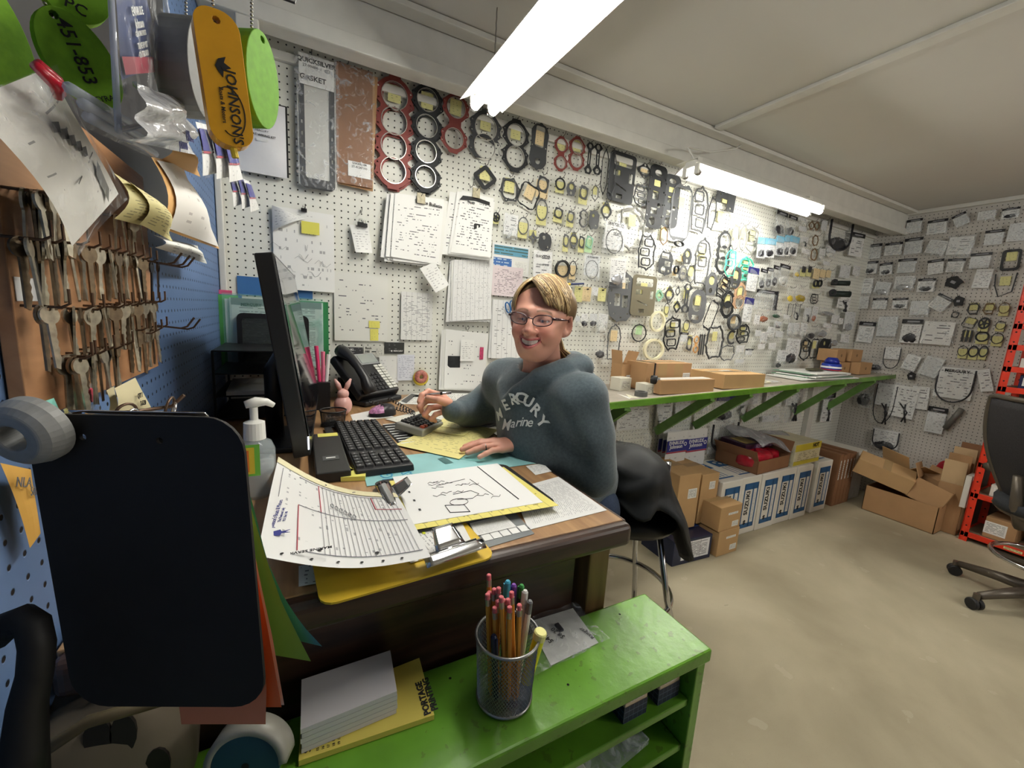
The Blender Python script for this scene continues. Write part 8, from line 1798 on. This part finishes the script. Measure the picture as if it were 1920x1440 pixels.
tt = np.clip(l_ / .029, -1, 1); dU = np.abs(u_ - (-.0515 + .0065 * tt * tt)); dL_ = np.abs(u_ - (-.0715 + .019 * tt * tt)); infr = (f_ > .07) & (np.abs(l_) < .031)
blend(np.clip((.0042 - dU) / .001, 0, 1) * infr, (190, 100, 98)); blend(np.clip((.0052 - dL_) / .001, 0, 1) * infr, (196, 106, 104)); 
inm = infr & (u_ < -.0515 + .0065 * tt * tt - .003) & (u_ > -.0715 + .019 * tt * tt + .004); blend(inm.astype(float), (70, 30, 30))
brow = np.exp(-((u_ - (.0285 - .22 * (np.abs(l_) - .028) ** 2 * 60)) / .0028) ** 2) * (np.abs(l_) > .012) * (np.abs(l_) < .05) * (f_ > .04); blend(brow, (112, 84, 62), .85)
blend(np.exp(-((u_ - .001) / .0014) ** 2) * (np.abs(l_) > .018) * (np.abs(l_) < .044) * (f_ > .055), (46, 32, 28), .95); blend(G(.075, .031, .009, .03, .014, .004), (170, 116, 100), .5)
hd = ~ishead
cl_ = body.data.color_attributes.new('Col', 'FLOAT_COLOR', 'POINT'); cl_.data.foreach_set('color', np.hstack([col_, np.ones((len(V), 1))]).astype(np.float32).ravel())
# fine smoothing
md = body.modifiers.new('smooth', 'SMOOTH'); md.factor = 0.5; md.iterations = 2
# teeth, eyes between the lids, earring, ring
tg_ = MB().grid(lambda u, v: tuple(hp(.0972 - .013 * (2 * u - 1) ** 2 + .0007 * abs(math.sin(8 * PI * u)), (2 * u - 1) * .0235, -.0652 + .0125 * v + .0088 * (2 * u - 1) ** 2 - .0006 * abs(math.sin(8 * PI * u)) * (1 - v))), 48, 4)
tg_.build('teeth', mat('teeth', (236, 228, 214), 0.25), woman, smooth=True)
for sg in (-1, 1):
    p = hp(.0675, sg * .031, .0012); o = MB().lathe([(0, -.0118)] + [(.0118 * math.sin(a), -.0118 * math.cos(a)) for a in [k * PI / 12 for k in range(1, 12)]] + [(0, .0118)], 18).build('eye', mat('eye white', (226, 220, 214), 0.2), woman, loc=tuple(p), smooth=True)
    MB().lathe([(0, 0), (.0045, -.0002)], 14).build('iris', mat('blue iris', (70, 84, 96), 0.2), o, loc=tuple(Vector(fw) * .0121), rot=Vector(fw).to_track_quat('Z', 'Y').to_euler())
MB().lathe([(0, -.0016), (.0016, 0), (0, .0016)], 8, tuple(hp(.006, .079, -.036))).build('earring', chrome, woman)
# nails and wedding ring on the resting hand
for tt_, kk in list(zip(LT, LK)):
    d_ = (tt_ - kk) / np.linalg.norm(tt_ - kk); p = tt_ + np.array([0, 0, .0052]) - d_ * .002; o = MB().lathe([(0, .0012), (.004, .0006), (.0048, 0)], 10).build('nail', mat('nail', (228, 186, 172), 0.25), woman, loc=tuple(p), smooth=True)
p = Vector(LK[2] * .62 + LT[2] * .38 + np.array([0, 0, .005])); dv = Vector(LT[2] - LK[2]).normalized(); MB().lathe([(.0090, -.0016), (.0098, -.0016), (.0098, .0016), (.0090, .0016)], 20, closed=True).build('wedding_ring', mat('dark silver', (120, 116, 112), 0.25, 0.9), woman, loc=p, rot=dv.to_track_quat('Z', 'Y').to_euler())
# glasses
gm = mat('dark plum frame', (58, 34, 42), 0.25, coat=0.4); gls = empty('eyeglasses'); gls.parent = woman
def lens(sg): return [hp(.108 - .010 * abs(sg * .034 + .026 * math.cos(a)) / .05 - .004, sg * .0335 + .0255 * math.copysign(abs(math.cos(a)) ** .8, math.cos(a)), .003 + .0145 * math.copysign(abs(math.sin(a)) ** .75, math.sin(a)) + .003 * sg * math.cos(a)) for a in [2 * PI * k / 32 for k in range(32)]]
for sg in (-1, 1):
    P = lens(sg); MB().tube([tuple(p) for p in P], .0014, 6, closed=True).build('frame_rim', gm, gls, smooth=True)
    c_ = sum(P) / len(P); g = MB(); g.add([tuple(c_)] + [tuple(p) for p in P], [(0, i + 1, (i + 1) % 32 + 1) for i in range(32)]); g.build('lens', mat('lens glass', (210, 205, 230), 0.03, alpha=0.13, spec=1.0), gls)
    MB().tube([tuple(hp(.094, sg * .060, .010)), tuple(hp(.08, sg * .068, .010)), tuple(hp(.04, sg * .076, .008)), tuple(hp(.0, sg * .081, .008)), tuple(hp(-.012, sg * .082, -.006))], [.0034, .0036, .0028, .002, .0016], 6).build('temple_arm', gm, gls, smooth=True)
MB().tube([tuple(hp(.106, -.010, .005)), tuple(hp(.109, 0, .008)), tuple(hp(.106, .010, .005))], .0016, 6).build('bridge', gm, gls, smooth=True)
# hair: cap plus locks combed from the parting
hs = SDF(HC - np.array(W0) - .14, HC - np.array(W0) + .14, 0.004); hs.ell(hp(-.018, 0, .037), (.0965 * HS, .078 * HS, .084 * HS), .01, M=MH); hs.ell(hp(-.05, 0, -.02), (.054, .062, .064), .015, M=MH)
hs.ell(hp(.088, 0, -.035), (.088, .100, .125), .01, 's', M=MH); hs.ell(hp(.0, 0, -.11), (.12, .05, .06), .01, 's', M=MH)
for sg in (-1, 1): hs.ell(hp(.004, sg * .088, -.022), (.022, .03, .034), .008, 's', M=MH)
hv = hs.mesh(); mh, nt, bb = nodes('hair'); q = NB(nt); at = q.n('ShaderNodeVertexColor'); at.layer_name = 'Col'; q.l(at.outputs[0], bb.inputs['Base Color']); bb.inputs['Roughness'].default_value = 0.42; bb.inputs['Specular IOR Level'].default_value = 0.3
hair = obj('hair', hv[0], hv[1], mh, woman); a_ = hair.data.color_attributes.new('Col', 'FLOAT_COLOR', 'POINT'); a_.data.foreach_set('color', np.tile([*lin((112, 90, 62)), 1], (len(hv[0]), 1)).astype(np.float32).ravel())
r = random.Random(9); LV = MB(); LC = []
def sl(a, b_, t, bul=0.0):
    a = a / np.linalg.norm(a); b_ = b_ / np.linalg.norm(b_); w_ = math.acos(np.clip(a @ b_, -1, 1)); w_ = max(w_, 1e-3); return (math.sin((1 - t) * w_) * a + math.sin(t * w_) * b_) / math.sin(w_)
def lock(a, b_, lift=0.0, w_=.0022, n=11, tint=None, end=None, k0=1.03):
    P = []; 
    for i in range(n):
        t = i / (n - 1); d_ = sl(np.array(a), np.array(b_), t); k = k0 + lift * math.sin(PI * min(1, t * 1.1)) + r.uniform(-.003, .003); P.append(hp(-.015 + .099 * k * d_[0], .082 * k * d_[1], .035 + .088 * k * d_[2]))
    if end is not None: P += [P[-1] * (1 - s_) + np.array(e_) * s_ if False else np.array(e_) for s_, e_ in zip((1,) * len(end), end)]
    n = len(P); n0 = len(LV.v); LV.tube([tuple(p) for p in P], [w_ * (.5 + .7 * math.sin(PI * min(1, (i + 1) / n)) ** .5) * (1 if i < n - 1 else .3) for i in range(n)], 5)
    c_ = tint or r.choice([(196, 168, 118), (150, 122, 84), (118, 94, 66), (96, 76, 54), (214, 192, 146), (132, 106, 74)]); LC.extend([(*lin(c_), 1)] * (len(LV.v) - n0))
for i in range(260):      # sweep across the forehead to her left temple
    s_ = r.random(); a = (.55 - .75 * s_ + r.uniform(-.03, .03), -.34 + .04 * s_, .9); v = r.random(); b_ = (.84 - .70 * s_ + r.uniform(-.05, .05), .42 + .6 * s_ + r.uniform(-.1, .1), .09 - .28 * s_ + .16 * v * (1 - s_)); lock(a, b_, .05 + .03 * v, .0023)
for i in range(90):       # falling to her right temple
    s_ = r.random(); a = (.5 - .8 * s_, -.36, .9); b_ = (.70 - .85 * s_ + r.uniform(-.04, .04), -.85, -.10 - .30 * s_ + r.uniform(-.1, .05)); lock(a, b_, .03, .0022)
for i in range(230):      # back over the crown to the tail
    s_ = r.random(); a = (-.1 - .4 * s_, -.36 + .2 * r.random(), .9); b_ = (-.85, r.uniform(-.5, .7), -.5 + r.uniform(-.15, .2)); lock(a, b_, .015, .0024)
for i in range(190):      # above her left ear
    a = (r.uniform(-.25, .45), -.25 + .2 * r.random(), .9); b_ = (r.uniform(-.45, .40), .93, r.uniform(-.2, .10)); lock(a, b_, .03, .0024, k0=1.06)
for i in range(240):      # her left side, over and behind the ear
    a = (r.uniform(-.3, .35), -.2 + r.uniform(0, .5), .9); b_ = (-.15 - .7 * r.random(), .85, -.10 - .4 * r.random()); lock(a, b_, .02, .0024, k0=1.065)
for i in range(70):       # low tail behind the neck
    a = (-.8, .3 + r.uniform(-.2, .3), -.3 + r.uniform(-.2, .2)); b_ = (-.8, .45, -.75); o1 = r.uniform(-.014, .014); o2 = r.uniform(-.01, .01)
    lock(a, b_, .0, .0022, 6, end=[hp(-.085 + o2, .045 + o1, -.085), hp(-.10 + o2, .065 + o1 * 1.4, -.115 + o1), hp(-.115 + o2, .085 + o1 * 1.6, -.145), hp(-.12 + o2, .098 + o1 * 1.2, -.185 + 2 * o2)])
me = LV.mesh('hair_locks', mh); me.polygons.foreach_set('use_smooth', [True] * len(me.polygons)); a_ = me.color_attributes.new('Col', 'FLOAT_COLOR', 'POINT'); a_.data.foreach_set('color', np.array(LC, np.float32).ravel())
o = bpy.data.objects.new('hair_locks', me); COL.objects.link(o); o.parent = hair; o['kind'] = 'stuff'
# --- hooded sweatshirt
c = SDF(V3(.35, .58, .58), V3(1.25, 1.52, 1.32), 0.006)
c.ell(CH + np.array([.01, 0, -.01]), (.115, .138, .15), .03, M=[np.array([.98, .18, 0]), np.array([-.18, .98, 0]), np.array([0, 0, 1])]); c.chain([CH + np.array([0, 0, -.03]), BL, HP + np.array([-.02, 0, 0])], [.135, .138, .140], .06)
c.chain([Lsh + np.array([0, .02, -.01]), NK + np.array([.01, 0, -.03]), Rsh], [.055, .08, .058], .09); c.chain([Lsh + np.array([.005, 0, -.01]), (Lsh + EL_) / 2 + np.array([.01, -.005, 0]), EL_, (EL_ * .5 + WL_ * .5) + np.array([0, 0, -.004]), WL_ + np.array([.02, -.012, .006])], [.052, .048, .047, .045, .040], .07)
c.cap(WL_ + np.array([.022, -.014, .006]), WL_ + np.array([-.004, .003, .003]), .036, .034, .006)
c.chain([Rsh, (Rsh + ER_) / 2, ER_, (ER_ + WR_) / 2, WR_ + (ER_ - WR_) * .18], [.064, .060, .056, .048, .040], .05); c.cap(WR_ + (ER_ - WR_) * .15, WR_ + (ER_ - WR_) * -.02, .036, .034, .006)
c.chain([V3(.85, 1.08, .80), V3(.84, 1.08, .72)], [.142, .138], .03)
# hood lying round the neck and its point behind
hd_ = [NK + np.array(v) for v in ((-.112, -.018, -.040), (-.100, -.056, -.008), (-.057, -.092, .034), (.008, -.112, .056), (.068, -.094, .062), (.104, -.02, .058), (.09, .06, .055), (.03, .092, .052), (-.04, .080, .034), (-.09, .046, -.008), (-.112, -.006, -.040))]
c.chain(hd_, [.015, .022, .029, .035, .039, .042, .038, .032, .026, .021, .015], .004); c.ell(NK + np.array([.115, -.02, .0]), (.060, .090, .060), .012)
c.chain([hB + np.array([-.01, 0, .14]), hB + np.array([-.01, 0, 0]), hB + np.array([-.045, 0, -.035])], [.066, .064, .040], .008, 's')
# folds
sl_, g = c.box(c.lo, c.lo + c.n * c.h); X_, Y_, Z_ = g
fold = .0028 * np.sin(46 * Z_ + 30 * X_ + 6 * np.sin(9 * Y_)) * np.exp(-((Y_ - EL_[1]) / .12) ** 2) + .003 * np.sin(60 * (X_ + .6 * Z_) + 3 * np.sin(20 * Y_)) * np.exp(-((Y_ - ER_[1]) / .16) ** 2) + .0032 * np.sin(34 * X_ + 26 * Z_ + 4 * np.sin(12 * Y_)) * np.exp(-((Z_ - BL[2]) / .12) ** 2) + .0016 * np.sin(24 * X_ - 31 * Y_ + 17 * Z_)
c.D[sl_] += fold.astype(np.float32); 
cv = c.mesh(); mt, nt, bb = nodes('heather blue-grey fleece'); q = NB(nt); tc = q.n('ShaderNodeTexCoord').outputs['Object']; n1 = q.noise(tc, 160, 5); n2 = q.noise(tc, 900, 2)
q.l(q.ramp(n1, (0.3, lin((64, 77, 84))), (0.7, lin((80, 94, 101)))), bb.inputs['Base Color']); bb.inputs['Roughness'].default_value = 0.95; bb.inputs['Sheen Weight'].default_value = 0.3; q.bump(n2, bb, 0.4, 0.0015)
hoodie = obj('sweatshirt', cv[0], cv[1], mt, woman); md = hoodie.modifiers.new('smooth', 'SMOOTH'); md.factor = 0.6; md.iterations = 4
# jeans and shoes
j = SDF(V3(.40, .85, .15), V3(1.2, 1.35, .95), 0.008); j.cap(V3(.86, 1.02, .72), V3(.86, 1.14, .72), .10, .10, .03)
for y in (.985, 1.17): j.chain([V3(.86, y + .02, .71), V3(.60, y, .70), V3(.64, y, .36)], [.095, .07, .05], .03)
jv = j.mesh(); obj('jeans', jv[0], jv[1], mat('dark denim', (40, 52, 74), 0.9, var=0.2, scale=200), woman)
for y in (.985, 1.17): lump('shoe', None, None, tuple(V3(.58, y, .315)), (.26, .09, .08), mat('dark shoe', (30, 30, 34), 0.5), parent=woman, amp=0, sq=.8)
# lettering on the chest, letter by letter on the cloth
bpy.context.view_layer.update(); dg = bpy.context.evaluated_depsgraph_get(); bvh = BVHTree.FromObject(hoodie, dg); W0v = Vector(W0)
wpr = mat('white shirt print', (226, 228, 226), 0.8); camp = Vector((0, 0, H))
def chest(ch, px, py, size, rot, shear=0.0, bold=0.02, sx=1.0):
    d_ = Vector(ray(px, py)).normalized(); hit, nrm_, _, _ = bvh.ray_cast(camp - W0v, d_)
    if hit is None: print('CHEST MISS', ch); return
    n_ = Vector((-.78, -.62, 0.12)).normalized(); xa = Vector((0, 0, 1)).cross(n_).normalized() ; ya = n_.cross(xa); xa, ya = xa * math.cos(rot) + ya * math.sin(rot), ya * math.cos(rot) - xa * math.sin(rot)
    o = text(ch, size, wpr, woman, (0, 0, 0), (0, 0, 0), bold, sx=sx, shear=shear, ext=0.0); me = o.data.copy(); o.data = me
    for v in me.vertices:
        p = hit + xa * v.co.x + ya * v.co.y + n_ * .05; h2, n2_, _, _ = bvh.ray_cast(p, -n_, .12); v.co = (h2 + n2_ * .003) if h2 else (p - n_ * .05)
for ch, px, py, rt in (('M', 938, 778, .66), ('E', 949, 760, .42), ('R', 963, 749, .15), ('C', 977, 746, -.1), ('U', 991, 753, -.38), ('R', 1005, 769, -.6), ('Y', 1017, 791, -.8)): chest(ch, px, py, .040, rt, 0, .03, 1.05)
for ch, px, py in (('M', 949, 797), ('a', 962, 794), ('r', 971, 792), ('i', 977, 791), ('n', 984, 791), ('e', 993, 792)): chest(ch, px, py, .044 if ch == 'M' else .036, 0.12, 0.35, .01)
MBr = MB().tube([tuple(NK + np.array(v)) for v in ((-.09, -.02, -.03), (-.12, -.02, -.10), (-.125, -.018, -.16))], .0018, 6)
# pen in her hand
a, b_ = ond(774, 743, 1.245), ond(846, 736, 1.235); d_ = b_ - a; t = thing('pen', 'silver and black pen held in the woman\'s right hand', 'pen', a); t.rotation_euler = d_.to_track_quat('Z', 'Y').to_euler(); L = d_.length
MB().tube([(0, 0, 0), (0, 0, .01), (0, 0, .03)], [.0006, .003, .0042], 10).build('grip', mat('pen grip black', (26, 26, 28), 0.4), t); MB().tube([(0, 0, .03), (0, 0, L)], .0042, 12).build('barrel', mat('silver barrel', (196, 196, 198), 0.2, 0.8), t, smooth=True); MB().tube([(0, 0, L * .72), (0, 0, L * .78)], .0046, 12).build('band', mat('black rubber'), t)
p = ond(752, 795, 1.17); t = thing('pen', 'black and silver pen lying across the calculator', 'pen', (.335, 1.262, DZ + .043), (0, PI / 2 - .12, 0.7)); MB().tube([(0, 0, -.07), (0, 0, -.055), (0, 0, .07)], [.0006, .004, .004], 10).build('barrel', mat('pen grip black'), t, smooth=True); MB().tube([(0, 0, .02), (0, 0, .07)], .0044, 10).build('silver_cap', mat('silver barrel'), t, smooth=True)
